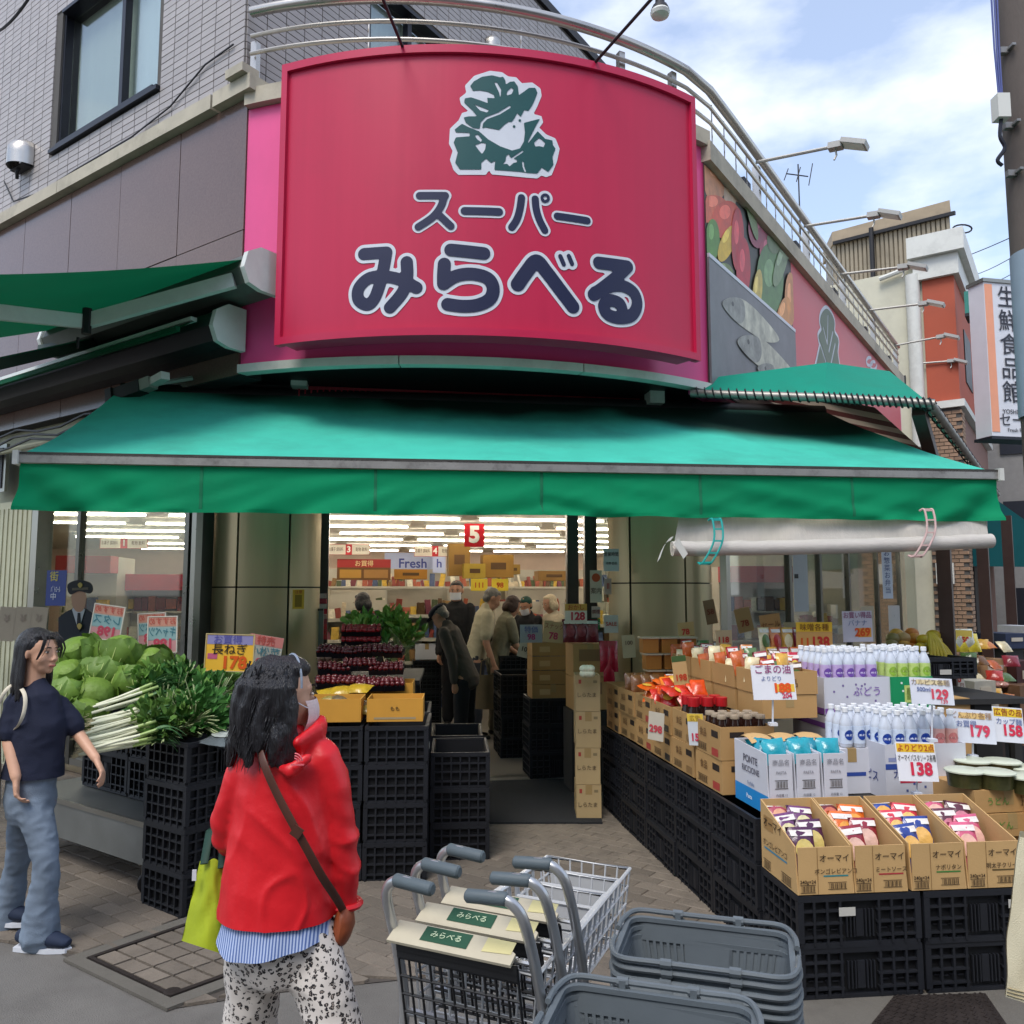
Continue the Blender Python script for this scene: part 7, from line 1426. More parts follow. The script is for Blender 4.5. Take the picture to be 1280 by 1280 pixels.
PC('blue notice with white and yellow lettering in the left window', 70, 735, 6.9, 30, 44, [('街', -.2, .62, .3, '#d8c84a', .03), ('ﾊﾟﾄﾛｰﾙ', 0, -.1, .2, '#d8dce8', .02), ('中', -.2, -.5, .22, '#d8dce8', .02)], name='notice', cat='notice', bgc='#1f3a8a', yaw=R(LA - 180 + 20))
PC('yellow notice with a dark oval picture on the left column', 373, 749, 6.5, 14, 24, [('注意', 0, .72, .2, '#a8482a', .02)], name='notice', cat='notice', bgc='#d0a032', bands=((-.6, -.8, .6, .45, '#8a6a1f'),), yaw=R(20))
PC('white price card printed 128 by the doorway', 720, 767, 7.0, 28, 24, [('おかし', 0, .6, .3, '#a8402a', .02), ('128', .1, -.3, .55, '#b83a4a', .04)], bgc='#d8d0c4', yaw=R(CA), bands=((-1, .3, 1, 1, '#c89a4a'),))
PC('blue and white price card leaning at the doorway crates', 664, 792, 7.4, 28, 22, [('特価', 0, .4, .4, '#4a5aa0', .02), ('98', 0, -.4, .45, '#b03a7a', .03)], bgc='#a8acb8', yaw=R(CA))
PC('tan price card with pink print at the doorway stack', 692, 790, 7.2, 26, 26, [('スナック', 0, .5, .3, '#8a4a3a', .02), ('78', 0, -.4, .45, '#b03a5a', .03)], bgc='#b8a078', yaw=R(CA), roll=R(-6))
PC('small white card lying on the crates by the doorway', 657, 812, 8.0, 18, 20, [('100', 0, 0, .4, BK, .02)], bgc='#c8c4b8', roll=R(-14))
for u, v, w_, h_, bgc_, L_, lab in ((745, 733, 15, 40, '#c9bfae', [('●', 0, .5, .35, '#b8502a'), ('案内', 0, -.3, .2, '#5a4a3a')], 'pale notice with an orange disc on the door glass'), (764, 700, 20, 28, '#b8bcc0', [('営業時間', 0, .5, .2, BK), ('10:00-20:00', 0, -.3, .16, BK)], 'white opening hours notice on the door glass'), (760, 733, 9, 20, '#c0a8a0', [('II', 0, 0, .5, '#b83a34')], 'small red striped sticker on the door glass'), (745, 765, 11, 14, '#b8a8a0', [('禁煙', 0, 0, .4, '#7a2a2a')], 'small grey and red sticker on the door glass'), (764, 780, 18, 22, '#c4beb8', [('SALE', 0, 0, .3, '#b83a34')], 'white sheet with red scribbled word by the right column'), (745, 780, 11, 13, '#2a7a4a', [('非常口', 0, 0, .3, '#d8e0d8')], 'small green sign low on the door glass')):
    PC(lab, u, v, 7.55 if u < 763 else 7.2, w_, h_, L_, name='notice', cat='notice', bgc=bgc_, yaw=R(CA))
def stick(u, v0, v1, Y):
    t = thing('card_stick', f'thin clear stick holding the card above it at the right stand', 'stick', at(u, v1, Y), 0, 'card sticks'); b = MB(); b.tube([at(u, v0, Y), at(u, v1, Y)], .005, 6); b.build('stick', m_wht, t); b = MB(); b.box(at(u, v1, Y), (.04, .04, .015)); b.build('foot', m_wht, t)
CD = [(967, 853, 4.35, 54, 42, 'white price card printed ごまの油 188 on a stick beside the tall white cartons', [('ごまの油', 0, .72, .28, '#8a2a6a', .03), ('よりどり', -.1, .2, .16, '#5a6a9a', .02), ('188', .35, -.35, .36, '#d8541f', .05, .6), ('204', .55, -.78, .2, '#c03a5a', .03)], '#d8d8de', 0, [(.05, -.55, .95, -.1, '#e0b84a')]),
      (1165, 864, 4.3, 54, 32, 'white price card printed 129 lying tilted right of the melon case', [('カルピス各種', -.05, .62, .26, '#8a7a6a', .02), ('500ml', -.4, .1, .22, '#5a6a9a', .02), ('129', .3, -.25, .5, '#c8485a', .04, .6), ('139', .5, -.78, .2, '#c8485a', .02)], '#cfd2dc', -3, [(-.7, .5, .7, .85, '#d8c9a0')]),
      (1146, 952, 4.12, 50, 46, 'white price card printed オーマイパスタソース各種 138 in front of the lower drink case', [('よりどり2点', 0, .68, .2, '#a8342a', .03), ('オーマイパスタソース各種', 0, .16, .19, BK, .02, .96), ('138', .12, -.4, .44, '#c8304a', .04, .75)], '#dcdde2', -2, [(-.95, .48, .95, .92, '#e0b632')]),
      (1216, 908, 4.45, 56, 40, 'white price card printed 179 above the noodle tubs', [('どんぶり各種', -.05, .62, .22, '#9a7a5a', .02), ('お買得', -.3, .1, .22, '#5a6a9a', .02), ('179', .25, -.3, .46, '#c8405a', .04, .6)], '#cdd0da', -4, [(-.6, .45, .6, .8, '#d8b87a')]),
      (1261, 906, 4.5, 38, 42, 'white price card printed 158 with yellow band, next to the 179 card', [('広告の品', 0, .68, .22, '#8a2a2a', .03), ('カップ麺', 0, .15, .2, '#5a6a9a', .02), ('158', .15, -.35, .42, '#c8304a', .04, .8)], '#d2d4dc', -5, [(-.95, .45, .95, .92, '#e0c032')]),
      (1018, 796, 5.9, 46, 36, 'orange and yellow price card printed 11 and 138 behind the purple bottles', [('味噌各種', 0, .62, .26, '#7a4a1a', .02), ('11', -.55, -.4, .4, '#c8541f', .03, .5), ('138', .3, -.4, .5, '#b8302a', .04, .6)], '#c89a5a', 0, [(-1, .35, 1, 1, '#e0b432')]),
      (1072, 783, 6.0, 38, 38, 'white price card with purple heading and 269 behind the lime bottles', [('お買い得品', 0, .7, .22, '#8a3a6a', .03), ('バナナ', 0, .2, .22, '#6a7aa0', .02), ('269', .3, -.4, .36, '#d8541f', .04, .6)], '#c8c4d0', 1, [(.0, -.7, .9, -.1, '#e0a04a')]),
      (965, 790, 6.2, 26, 44, 'orange price card leaning behind the sauce jars', [('98', 0, -.4, .3, '#a83a2a', .03), ('セール', 0, .4, .2, '#7a4a2a', .02)], '#b58a5a', 8, [(-.6, -.75, .6, -.1, '#c87a5a')]),
      (930, 775, 6.6, 20, 30, 'small tan price card in front of the right shop window', [('78', 0, -.3, .35, '#8a3a2a', .03)], '#a8845a', 12, []),
      (888, 765, 6.8, 14, 30, 'brown price card standing by the right column', [('58', 0, 0, .3, '#7a3a2a', .03)], '#8a6a50', 10, []),
      (870, 912, 4.75, 18, 38, 'white price card printed 158 on the side of the run', [('広告', 0, .7, .2, '#9a7a2a', .02), ('158', .1, -.5, .32, '#b8304a', .04)], '#c0c4c8', 4, [(-1, .5, 1, 1, '#d0b040')]),
      (820, 908, 5.2, 18, 34, 'pale price card printed 298 on the side of the run', [('298', 0, -.2, .35, '#b8404a', .04)], '#b8b0a0', -4, []),
      (850, 838, 5.55, 18, 36, 'green and tan price card above the snack trays', [('198', 0, -.5, .3, '#b8402a', .03)], '#b89a6a', 6, [(-1, .6, 1, 1, '#3f5a34')]),
      (786, 808, 6.6, 16, 28, 'cream card standing at the far end of the side run', [('100', 0, .3, .25, '#6a5a4a', .02)], '#b0a486', 4, []),
      (815, 822, 6.4, 24, 24, 'curled cream card lying beside the miso tubs', [('88', 0, 0, .3, '#6a5a4a', .02)], '#a8996e', -30, [])]
for u, v, Y, w_, h_, lab, L_, bgc_, rl, bd in CD:
    yaw_ = R(9 + 60) * 0 + R(-78) if 'side of the run' in lab else R(4); yaw_ = R(-40) if 'side of the run' in lab else yaw_
    PC(lab, u, v, Y, w_ * (1.2 if 'side of the run' in lab else 1), h_, L_, bgc=bgc_, roll=R(rl), yaw=yaw_, pitch=R(-12) if v > 840 and Y < 4.6 else 0, bands=bd)
for a in ((966, 875, 905, 4.36), (1146, 975, 992, 4.14), (1165, 880, 925, 4.32), (1216, 930, 945, 4.47)): stick(*a)
for u, v, Y, n_, hx, wh_ in ((905, 800, 6.0, '118', '#c8b08a', 'standing right of the miso tubs'), (1000, 835, 5.6, '98', '#c8a24a', 'over the red fruit pouches'), (940, 826, 5.9, '148', '#c4bcae', 'above the coffee jars'), (858, 790, 6.4, '78', '#b89a6a', 'on top of the miso tubs'), (1195, 850, 6.6, '200', '#c9c6bc', 'beside the nearest brown post'), (1205, 800, 7.0, '150', '#c8b45a', 'on the yellow packets between the posts'), (990, 790, 6.3, '88', '#b8a88a', 'beside the orange 11 and 138 card')):
    PC(f'small price card printed {n_} {wh_}', u, v, Y, 20, 24, [('円', .6, -.6, .22, '#7a3a2a', .02), (n_, -.1, .0, .4, '#b8382e', .04)], bgc=hx, roll=R(random.uniform(-10, 10)))
# window sheets on the right glass front
for i, (u, v, Y, w_, h_, hx, lab) in enumerate(((1001, 728, 9.0, 20, 72, '#c4c8cc', 'tall white poster on the right shop window'), (1109, 715, 12.5, 14, 66, '#b8c4d4', 'narrow white sign with blue vertical lettering in the right shop front'), (1085, 780, 11.0, 18, 44, '#b8ac90', 'cream sheet hanging in the right shop front'), (1118, 775, 12.2, 16, 36, '#b9b8b4', 'white cloth hanging in the right shop front'))):
    PC(lab, u, v, Y - .3, w_, h_, [(ch, 0, .7 - .28 * k, .13, '#3a4a7a', .02) for k, ch in enumerate('お惣菜お弁当'[:6])] if i == 1 else [('■', -.6, .2, .1, '#3a3a3a')] if i == 0 else [('-', 0, .3, .1, '#6a6a6a')], name='notice', cat='notice', bgc=hx, yaw=R(12))
# police figure board in the left window
t = thing('police_board', 'flat board of a police officer in navy uniform and cap, left window', 'board', at(97, 800, 6.1)); Yp = 6.1
def cut(nm, pts, hx, dy=0., th=.006): b = MB(); b.prism([at(u, v, Yp - dy) for u, v in pts], V(0, th, 0)); b.build(nm, plain(hx, .5), t)
cut('uniform', [(72, 860), (73, 772), (82, 765), (92, 760), (106, 760), (116, 766), (122, 775), (122, 860)], '#1d2530'); cut('shirt', [(90, 762), (98, 788), (106, 762), (102, 758), (93, 758)], '#b8bcc4', .008); cut('tie', [(97, 766), (100, 766), (101, 786), (98, 790), (95.5, 786)], '#20222a', .012)
cut('face', curve_pts([(90, 742), (90, 755), (94, 763), (99, 765), (104, 762), (107, 752), (107, 742), (99, 738)], 4, True), '#b08a72', .010); cut('cap', curve_pts([(84, 736), (86, 729), (98, 725), (112, 728), (116, 736), (112, 742), (99, 739), (88, 743)], 4, True), '#1d2026', .014); cut('cap_band', [(90, 735), (110, 734), (110, 737), (90, 738)], '#5a5446', .018); cut('badge', curve_pts([(97, 731), (100, 728), (103, 731), (100, 735)], 3, True), '#b09a52', .022); cut('badge', curve_pts([(96, 782), (99, 779), (102, 782), (99, 787)], 3, True), '#c0a860', .022)
# ================================================================== SHOPPING CARTS
m_tubeS = M('cart_silver', '#b3b5b8', .32, .75, var=.08, scale=8); m_grip = M('cart_grip', '#4f5a60', .55, var=.08, bump=.1, bscale=200); m_wire = M('cart_wire', '#c4c6c8', .35, .3, var=.05); m_plate = M('cart_plate', '#b8b09a', .5, var=.06, dirt=.1, dscale=8); m_blk = M('cart_black', '#141518', .5)
CART = {}
def cart(loc, yaw, label):
    t = thing('shopping_cart', label, 'shopping cart', loc, yaw, 'nested shopping carts')
    if not CART:
        L_ = []
        for sx in (-1, 1):
            b = MB(); pts = curve_pts([(sx * .075, 0, .985), (sx * .135, -.002, .992), (sx * .172, .003, .975), (sx * .19, .02, .93), (sx * .195, .075, .80), (sx * .198, .12, .64), (sx * .20, .10, .45), (sx * .205, .03, .22), (sx * .21, .0, .10)], 5)
            b.tube(pts, .0135, 10); L_.append(('upright', b.mesh('upright', m_tubeS, True)))
            b = MB(); b.tube([V(sx * .045, 0, .983), V(sx * .05, 0, .983), V(sx * .15, -.002, .991), V(sx * .155, -.002, .991)], [.012, .0165, .0165, .012], 12); L_.append(('grip', b.mesh('grip', m_grip, True)))
            b = MB(); b.tube(curve_pts([(sx * .208, .02, .16), (sx * .20, .35, .19), (sx * .17, .72, .17), (sx * .165, .78, .10)], 5), .012, 8); L_.append(('base_rail', b.mesh('base_rail', m_tubeS, True)))
            for y in (.0, .78):
                b = MB(); x = sx * (.21 if y < .1 else .165); b.lathe([(.04, -.012), (.05, -.009), (.05, .009), (.04, .012)], (x, y, .052), 14, 0, Matrix.Rotation(PI / 2, 4, 'Y')); L_.append(('wheel', b.mesh('wheel', m_blk, True)))
        b = MB(); b.tube([(-.198, .125, .62), (.198, .125, .62)], .011, 8); L_.append(('crossbar', b.mesh('crossbar', m_tubeS, True))); b = MB(); b.tube([(-.205, .03, .22), (.205, .03, .22)], .011, 8); L_.append(('crossbar', b.mesh('crossbar', m_tubeS, True))); b = MB(); b.tube([(-.19, .06, .83), (.19, .06, .83)], .006, 6); L_.append(('crossbar', b.mesh('crossbar', m_tubeS, True)))
        # plate with label
        b = MB(); pl = [V(-.185, .015, .832), V(.155, .015, .832), V(.155, .045, .846), V(.10, .075, .859), V(-.185, .075, .859)]; b.prism(pl, (0, -.003, .007)); L_.append(('plate', b.mesh('plate', m_plate)))
        pn = V(0, -.78, -.62)
        def onp(x, q): return V(x, .013 + .06 * q, .832 + .0265 * q + .0092)
        b = MB(); b.add([onp(-.10, .25), onp(-.10, .92), onp(.03, .92), onp(.03, .25)], [(0, 1, 2, 3)]); L_.append(('label', b.mesh('label', plain('#1f4a34'))))
        b = MB(); b.add([onp(.07, .3), onp(.07, .95), onp(.145, .95), onp(.145, .4)], [(0, 1, 2, 3)]); L_.append(('label', b.mesh('label', plain('#c8bf8a'))))
        # black mesh flap facing the user
        b = MB(); x0, x1, n = -.165, .165, 11
        def fp(x, q): return V(x, .030 + .05 * q, .828 - .225 * q)
        for k in range(n + 1): x = x0 + (x1 - x0) * k / n; b.tube([fp(x, 0), fp(x, 1)], .0035, 5)
        for q in (0, .16, .37, .58, .79, 1): b.tube([fp(x0, q), fp(x1, q)], .004, 5)
        for q in (.02, .10): b.bar(fp(x0, q) + V(0, -.002, 0), fp(x1, q) + V(0, -.002, 0), .006, .02)
        L_.append(('mesh_flap', b.mesh('mesh_flap', m_blk, True)))
        # white wire basket
        b = MB(); z1, z0 = .775, .60
        def ring(z, e=0): return [V(-.175 + e, .13, z), V(.175 - e, .13, z), V(.15 - e, .70 - e, z), V(-.15 + e, .70 - e, z)]
        for z, e, r_ in ((z1, 0, .0065), (z1 - .055, .006, .004), (z1 - .11, .012, .004), (z0, .02, .0055)): b.tube([p for p in ring(z, e)], r_, 6, closed=True)
        a_, c_ = ring(z1), ring(z0, .02)
        for i in range(4):
            m_ = 10 if i % 2 else 7
            for k in range(m_): f_ = k / m_; b.tube([a_[i].lerp(a_[(i + 1) % 4], f_), c_[i].lerp(c_[(i + 1) % 4], f_)], .0032, 5)
        for k in range(1, 9): f_ = k / 9; b.tube([c_[0].lerp(c_[3], f_), c_[1].lerp(c_[2], f_)], .0032, 5)
        for k in range(1, 5): f_ = k / 5; b.tube([c_[0].lerp(c_[1], f_), c_[3].lerp(c_[2], f_)], .0032, 5)
        L_.append(('wire_basket', b.mesh('wire_basket', m_wire, True)))
        b = MB(); b.add([V(-.13, .675, .74), V(.13, .675, .74), V(.12, .672, .63), V(-.12, .672, .63)], [(0, 1, 2, 3)]); b.tube([(-.13, .675, .74), (.13, .675, .74)], .006, 6); L_.append(('child_panel', b.mesh('child_panel', M('panel_grey', '#a9abad', .5))))
        b = MB()
        for k in range(8): b.tube([(-.2 + .004 * k, .06 + .09 * k, .195), (.2 - .004 * k, .06 + .09 * k, .195)], .0035, 5)
        L_.append(('lower_rack', b.mesh('lower_rack', m_wire, True))); CART['p'] = L_
    for nm, me in CART['p']: obj(nm, me, t)
    text('みらべる', t, Matrix.Translation(onp_(-.035, .58)) @ Matrix.Rotation(R(24), 4, 'X'), .022, plain('#b8c8a8'), .03, fit=.12); return t
def onp_(x, q): return V(x, .013 + .06 * q, .832 + .0265 * q + .0105)
cy = R(-25); cf_ = V(math.sin(R(25)), math.cos(R(25)), 0); c0 = V(-.150, 2.055, 0)
for i, lab in enumerate(('silver shopping cart with cream plate, nearest of the nested three', 'silver shopping cart in the middle of the nested three', 'silver shopping cart at the far end of the nested three')): cart(c0 + cf_ * (.135 * i), cy, lab)
# ================================================================== BASKETS
m_bask = M('basket_grey', '#5d656b', .5, var=.08, scale=6, rnd=.06, bump=.05, dirt=.06)
def rrect(w_, d_, r_, z, n=5):
    pts = []
    for cx_, cy_, a0 in ((w_ / 2 - r_, d_ / 2 - r_, 0), (-w_ / 2 + r_, d_ / 2 - r_, 90), (-w_ / 2 + r_, -d_ / 2 + r_, 180), (w_ / 2 - r_, -d_ / 2 + r_, 270)):
        for k in range(n + 1): a = R(a0 + 90 * k / n); pts.append(V(cx_ + r_ * math.cos(a), cy_ + r_ * math.sin(a), z))
    return pts
def basket_meshes():
    H_, W_, D_ = .235, .465, .325; out = []
    def wall_pt(side, c, z):   # c in -.5...5 along side
        k = z / H_; w_ = W_ - .085 * (1 - k); d_ = D_ - .075 * (1 - k)
        return {'f': V(c * (w_ - .05), -d_ / 2 + .006, z), 'b': V(c * (w_ - .05), d_ / 2 - .006, z), 'l': V(-w_ / 2 + .006, c * (d_ - .05), z), 'r': V(w_ / 2 - .006, c * (d_ - .05), z)}[side]
    b = MB(); o_, i_ = rrect(W_, D_, .05, H_), rrect(W_ - .03, D_ - .03, .04, H_); n = len(o_)
    for zt, zb in ((0, -.012),):
        for k in range(n):
            j = (k + 1) % n; q = [o_[k], o_[j], i_[j], i_[k]]; b.add([p + V(0, 0, zb) for p in q] + [p + V(0, 0, zt) for p in q], [(3, 2, 1, 0), (4, 5, 6, 7), (0, 1, 5, 4), (2, 3, 7, 6)])
    l_ = rrect(W_ - .004, D_ - .004, .05, H_ - .03); 
    for k in range(n): j = (k + 1) % n; b.add([o_[k] + V(0, 0, -.012), o_[j] + V(0, 0, -.012), l_[j], l_[k]], [(0, 1, 2, 3)])
    out.append(('rim', b.mesh('rim', m_bask, 50)))
    w = MB()
    # corners solid
    for k in range(n):
        j = (k + 1) % n
        if (k % 6) == 5: continue
        lo = rrect(W_ - .085, D_ - .075, .05, .01); up = rrect(W_ - .012, D_ - .012, .045, H_ - .012); w.add([lo[k], lo[j], up[j], up[k]], [(0, 1, 2, 3)])
    for side, nslot in (('f', 20), ('b', 20), ('l', 13), ('r', 13)):
        z0, z1 = .01, H_ - .012; mid = .17 if side in 'fb' else .0
        def quad(c0, c1, za, zb):
            d_ = wall_pt(side, 0, .1); nrm = V(0, 0, 0); q = [wall_pt(side, c0, za), wall_pt(side, c1, za), wall_pt(side, c1, zb), wall_pt(side, c0, zb)]
            nn = (q[1] - q[0]).cross(q[3] - q[0]).normalized() * .0025; w.add([p + nn for p in q] + [p - nn for p in q], [(0, 1, 2, 3), (7, 6, 5, 4), (0, 4, 5, 1), (1, 5, 6, 2), (2, 6, 7, 3), (3, 7, 4, 0)])
        quad(-.5, .5, z0, .035); quad(-.5, .5, z1 - .05, z1)
        for zc in (.075, .12): quad(-.5, .5, zc, zc + .007)
        for k in range(nslot):
            c = -.5 + k / nslot; 
            if mid and -mid < c + .02 < mid: continue
            quad(c, c + .42 / nslot, .0351, z1 - .0501)
        if mid: quad(-mid, mid, .0352, z1 - .0502)
        else: quad(-.06, .06, .0352, z1 - .0502)
    w.add(rrect(W_ - .085, D_ - .075, .05, .01), [tuple(range(n))]); out.append(('lattice_walls', w.mesh('lattice_walls', m_bask)))
    b = MB()
    for sy in (-1, 1):
        b = MB(); y = sy * (D_ / 2 + .002); b.tube(curve_pts([(-W_ / 2 - .006, sy * .03, H_ + .008), (-W_ / 2 - .002, sy * .10, H_ + .010), (-W_ / 2 + .03, y, H_ + .012), (-.1, y + sy * .004, H_ + .012), (.1, y + sy * .004, H_ + .012), (W_ / 2 - .03, y, H_ + .012), (W_ / 2 + .002, sy * .10, H_ + .010), (W_ / 2 + .006, sy * .03, H_ + .008)], 5), .0075, 7); out.append(('carry_handle', b.mesh('carry_handle', m_bask, True)))
    for sy in (-1, 1):
        for x in (-.085, .085): b = MB(); b.box((x, sy * (D_ / 2 + .002), H_ - .002), (.016, .016, .042)); b.tube([(x - .014, sy * (D_ / 2 + .006), H_ + .012), (x + .014, sy * (D_ / 2 + .006), H_ + .012)], .012, 8); out.append(('clip', b.mesh('clip', m_bask, True)))
    for sy in (-1, 1):
        b = MB(); y = sy * (D_ / 2 - .0085); b.box((0, y, H_ - .035), (.12, .004, .022)); out.append(('grip_recess', b.mesh('grip_recess', M('basket_recess', '#474e54', .6))))
    return out
BKM = basket_meshes()
def basket_stack(x, y, yaw, n, top, where):
    for k in range(n):
        z = top - .247 - .024 * k
        t = thing('shopping_basket', f'grey plastic shopping basket, {"topmost" if k == 0 else ORD[k + 1] + " from the top"}, {where}', 'basket', (x + random.uniform(-.004, .004), y + random.uniform(-.004, .004), z), yaw + random.uniform(-.012, .012), 'stacked shopping baskets')
        for nm, me in BKM: obj(nm, me, t)
basket_stack(.522, 2.33, R(-17), 16, .762, 'in the rear stack by the crates')
basket_stack(.305, 1.93, R(-17), 16, .752, 'in the front stack at the frame bottom')
# dolly under the baskets
for x, y, w_ in ((.545, 2.335, 'rear'), (.322, 1.93, 'front')):
    t = thing('basket_stand', f'low black stand under the {w_} stack of grey baskets', 'stand', (x, y, 0), R(-17)); b = MB(); b.box((0, 0, .135), (.34, .22, .02)); obj('platform', b.mesh('platform', m_blk), t)
    for sx in (-1, 1):
        for sy in (-1, 1): b = MB(); b.lathe([(.03, .0), (.03, .125)], (sx * .16, sy * .1, 0), 10); obj('leg', b.mesh('leg', m_blk), t)
# cream cloth at the right edge
m_clo = M('cream_cloth', '#c9c0a4', .85, var=.06, scale=6, bump=.3, bscale=400)
t = thing('cloth_bag', 'cream cloth bag with stitched hem lines hanging into the right edge of the frame', 'bag', at(1275, 1240, 2.2)); 
def f_clo(s, q):
    u = 1257 + 5 * q - 4 * q * q + 90 * s + (25 if False else 0); v = 1246 - 8 * s * 4 * (1 - s) + 30 * s - 200 * q; u0 = u + 17 * q ** 2 * (1 - s); return at(u0, v, 2.2) + V(0, -.06 * math.sin(PI * s * .9) + .012 * noise.noise(V(s * 5, q * 4, 2)), 0)
b = MB(); b.grid(f_clo, 16, 20); b.grid(lambda s, q: f_clo(s, q) + V(0, .14 * math.sin(PI * s * .95) + .004, 0), 16, 20); b.build('body', m_clo, t, smooth=80)
b = MB()
for k in range(3): b.tube([f_clo(s, .02 + .022 * k) + V(0, -.003, 0) for s in np.linspace(.0, .9, 14)], .0022, 4)
b.build('hem_stitch', M('stitch', '#9a8f70', .8), t)
b = MB(); b.tube([f_clo(.3, 1), at(1300, 900, 2.2), at(1330, 880, 2.25), f_clo(.8, 1)], .012, 6); b.build('handle', m_clo, t, smooth=True)
b = MB(); q = at(1315, 885, 2.22); b.tube([V(q.x + .12, q.y, 0), V(q.x + .12, q.y, q.z + .03), V(q.x, q.y, q.z + .03), V(q.x - .02, q.y, q.z)], .012, 8); b.box((q.x + .12, q.y, .01), (.3, .3, .02)); b.build('hanging_stand', m_tubeS, t, smooth=True)
# ================================================================== PEOPLE
tmp_sc = bpy.data.scenes.new('tmp_build')
def remesh(mb, name, mats, vox, smooth_it=6, fold=None, keep=None):
    """fuse overlapping lofts into one continuous surface"""
    me0 = mb.mesh(name + '_raw', mats[:1] if isinstance(mats, list) else mats); o = bpy.data.objects.new('raw', me0); tmp_sc.collection.objects.link(o)
    md = o.modifiers.new('r', 'REMESH'); md.mode = 'VOXEL'; md.voxel_size = vox
    if smooth_it: s = o.modifiers.new('s', 'SMOOTH'); s.factor = .5; s.iterations = smooth_it
    vl = tmp_sc.view_layers[0]; vl.update(); me = bpy.data.meshes.new_from_object(o.evaluated_get(vl.depsgraph)); bpy.data.objects.remove(o); bpy.data.meshes.remove(me0)
    me.name = name; me.materials.clear()
    for m in (mats if isinstance(mats, list) else [mats]): me.materials.append(m)
    if fold:
        n = len(me.vertices); co = np.empty(n * 3); me.vertices.foreach_get('co', co); no = np.empty(n * 3); me.vertices.foreach_get('normal', no); co = co.reshape(-1, 3); no = no.reshape(-1, 3)
        for i in range(n): co[i] += no[i] * fold(Vector(co[i]))
        me.vertices.foreach_set('co', co.ravel())
    if keep:
        bm = bmesh.new(); bm.from_mesh(me); bmesh.ops.bisect_plane(bm, geom=bm.verts[:] + bm.edges[:] + bm.faces[:], plane_co=keep, plane_no=(0, .0, -1), clear_outer=True); bm.to_mesh(me); bm.free()
    me.polygons.foreach_set('use_smooth', [True] * len(me.polygons)); me.update(); return me
def limb(b, pts, rs, n=14, side=(1, 0, 0)):
    """tapered limb with rounded ends; rs entries r or (r_side, r_depth)"""
    P = [Vector(p) for p in pts]; rr = [(r, r) if not isinstance(r, tuple) else r for r in rs]
    t0 = (P[0] - P[1]).normalized(); t1 = (P[-1] - P[-2]).normalized(); m0, m1 = min(rr[0]), min(rr[-1])
    P = [P[0] + t0 * m0 * .95, P[0] + t0 * m0 * .7] + P + [P[-1] + t1 * m1 * .7, P[-1] + t1 * m1 * .95]
    sc = lambda r, k: (r[0] * k, r[1] * k)
    rr = [sc(rr[0], .25), sc(rr[0], .72)] + rr + [sc(rr[-1], .72), sc(rr[-1], .25)]
    b.tube(P, rr, n, side=side)
def hand(b, wrist, d, palm_n, s=1., curl=.5, mirror=1):
    """palm, four unequal curled fingers and a thumb from the side of the palm"""
    d = Vector(d).normalized(); pn = Vector(palm_n); pn = (pn - d * pn.dot(d)).normalized(); sd = d.cross(pn).normalized() * mirror
    w_ = Vector(wrist); k = w_ + d * .085 * s
    limb(b, [w_, w_ + d * .045 * s, k], [(.024 * s, .017 * s), (.036 * s, .016 * s), (.038 * s, .013 * s)], 12, side=sd)
    for i, (o_, L_, r_) in enumerate(((-.028, .070, .0085), (-.009, .080, .009), (.010, .075, .0088), (.028, .058, .0078))):
        a = k + sd * o_ * s - d * .01 * s; c1 = curl * (1 + .12 * i); d1 = (d * math.cos(c1 * .5) + pn * math.sin(c1 * .5)); d2 = (d * math.cos(c1 * 1.2) + pn * math.sin(c1 * 1.2)); d3 = (d * math.cos(c1 * 1.8) + pn * math.sin(c1 * 1.8))
        p1 = a + d1 * L_ * .48 * s; p2 = p1 + d2 * L_ * .32 * s; p3 = p2 + d3 * L_ * .26 * s; limb(b, [a, p1, p2, p3], [r_ * s, r_ * s, r_ * .93 * s, r_ * .8 * s], 8, side=sd)
    a = w_ + d * .03 * s - sd * .028 * s; p1 = a + (d * .7 - sd * .6 + pn * .25).normalized() * .036 * s; p2 = p1 + (d * .9 - sd * .15 + pn * .4).normalized() * .03 * s; limb(b, [w_ + d * .018 * s - sd * .012 * s, a, p1, p2], [.013 * s, .0125 * s, .0105 * s, .0085 * s], 8, side=sd)
def head(b, c, fwd, up, s=1., nose=1.):
    """skull, jaw, nose, brow and ears; c is the centre of the head, s=1 for 0.22 m tall"""
    f = Vector(fwd).normalized(); u = Vector(up); u = (u - f * u.dot(f)).normalized(); r_ = f.cross(u); Mx = Matrix((r_, f, u)).transposed().to_4x4()
    def B(o_, rad, n=16): b.ball(Vector(c) + Mx @ (Vector(o_) * s), tuple(x * s for x in rad), n, 12, 0, Mx)
    B((0, -.012, .022), (.073, .092, .085)); B((0, .022, -.015), (.060, .066, .085)); B((0, .035, -.062), (.043, .046, .042)); B((0, .062, -.085), (.020, .020, .018)); B((0, .066, .020), (.046, .018, .018))
    for x in (-.034, .034): B((x, .050, -.03), (.023, .026, .026))
    limb(b, [Vector(c) + Mx @ (V(0, .082, .010) * s), Vector(c) + Mx @ (V(0, .091, -.012) * s), Vector(c) + Mx @ (V(0, .099 * nose, -.028) * s)], [.006 * s, .008 * s, .0105 * s], 8, side=r_)
    for x in (-.011, .011): B((x, .094, -.034), (.009, .011, .008))
    B((0, .086, -.058), (.020, .010, .006)); B((0, .084, -.067), (.018, .010, .006))
    for x in (-.076, .076): B((x, -.010, -.006), (.010, .020, .032))
    return Mx
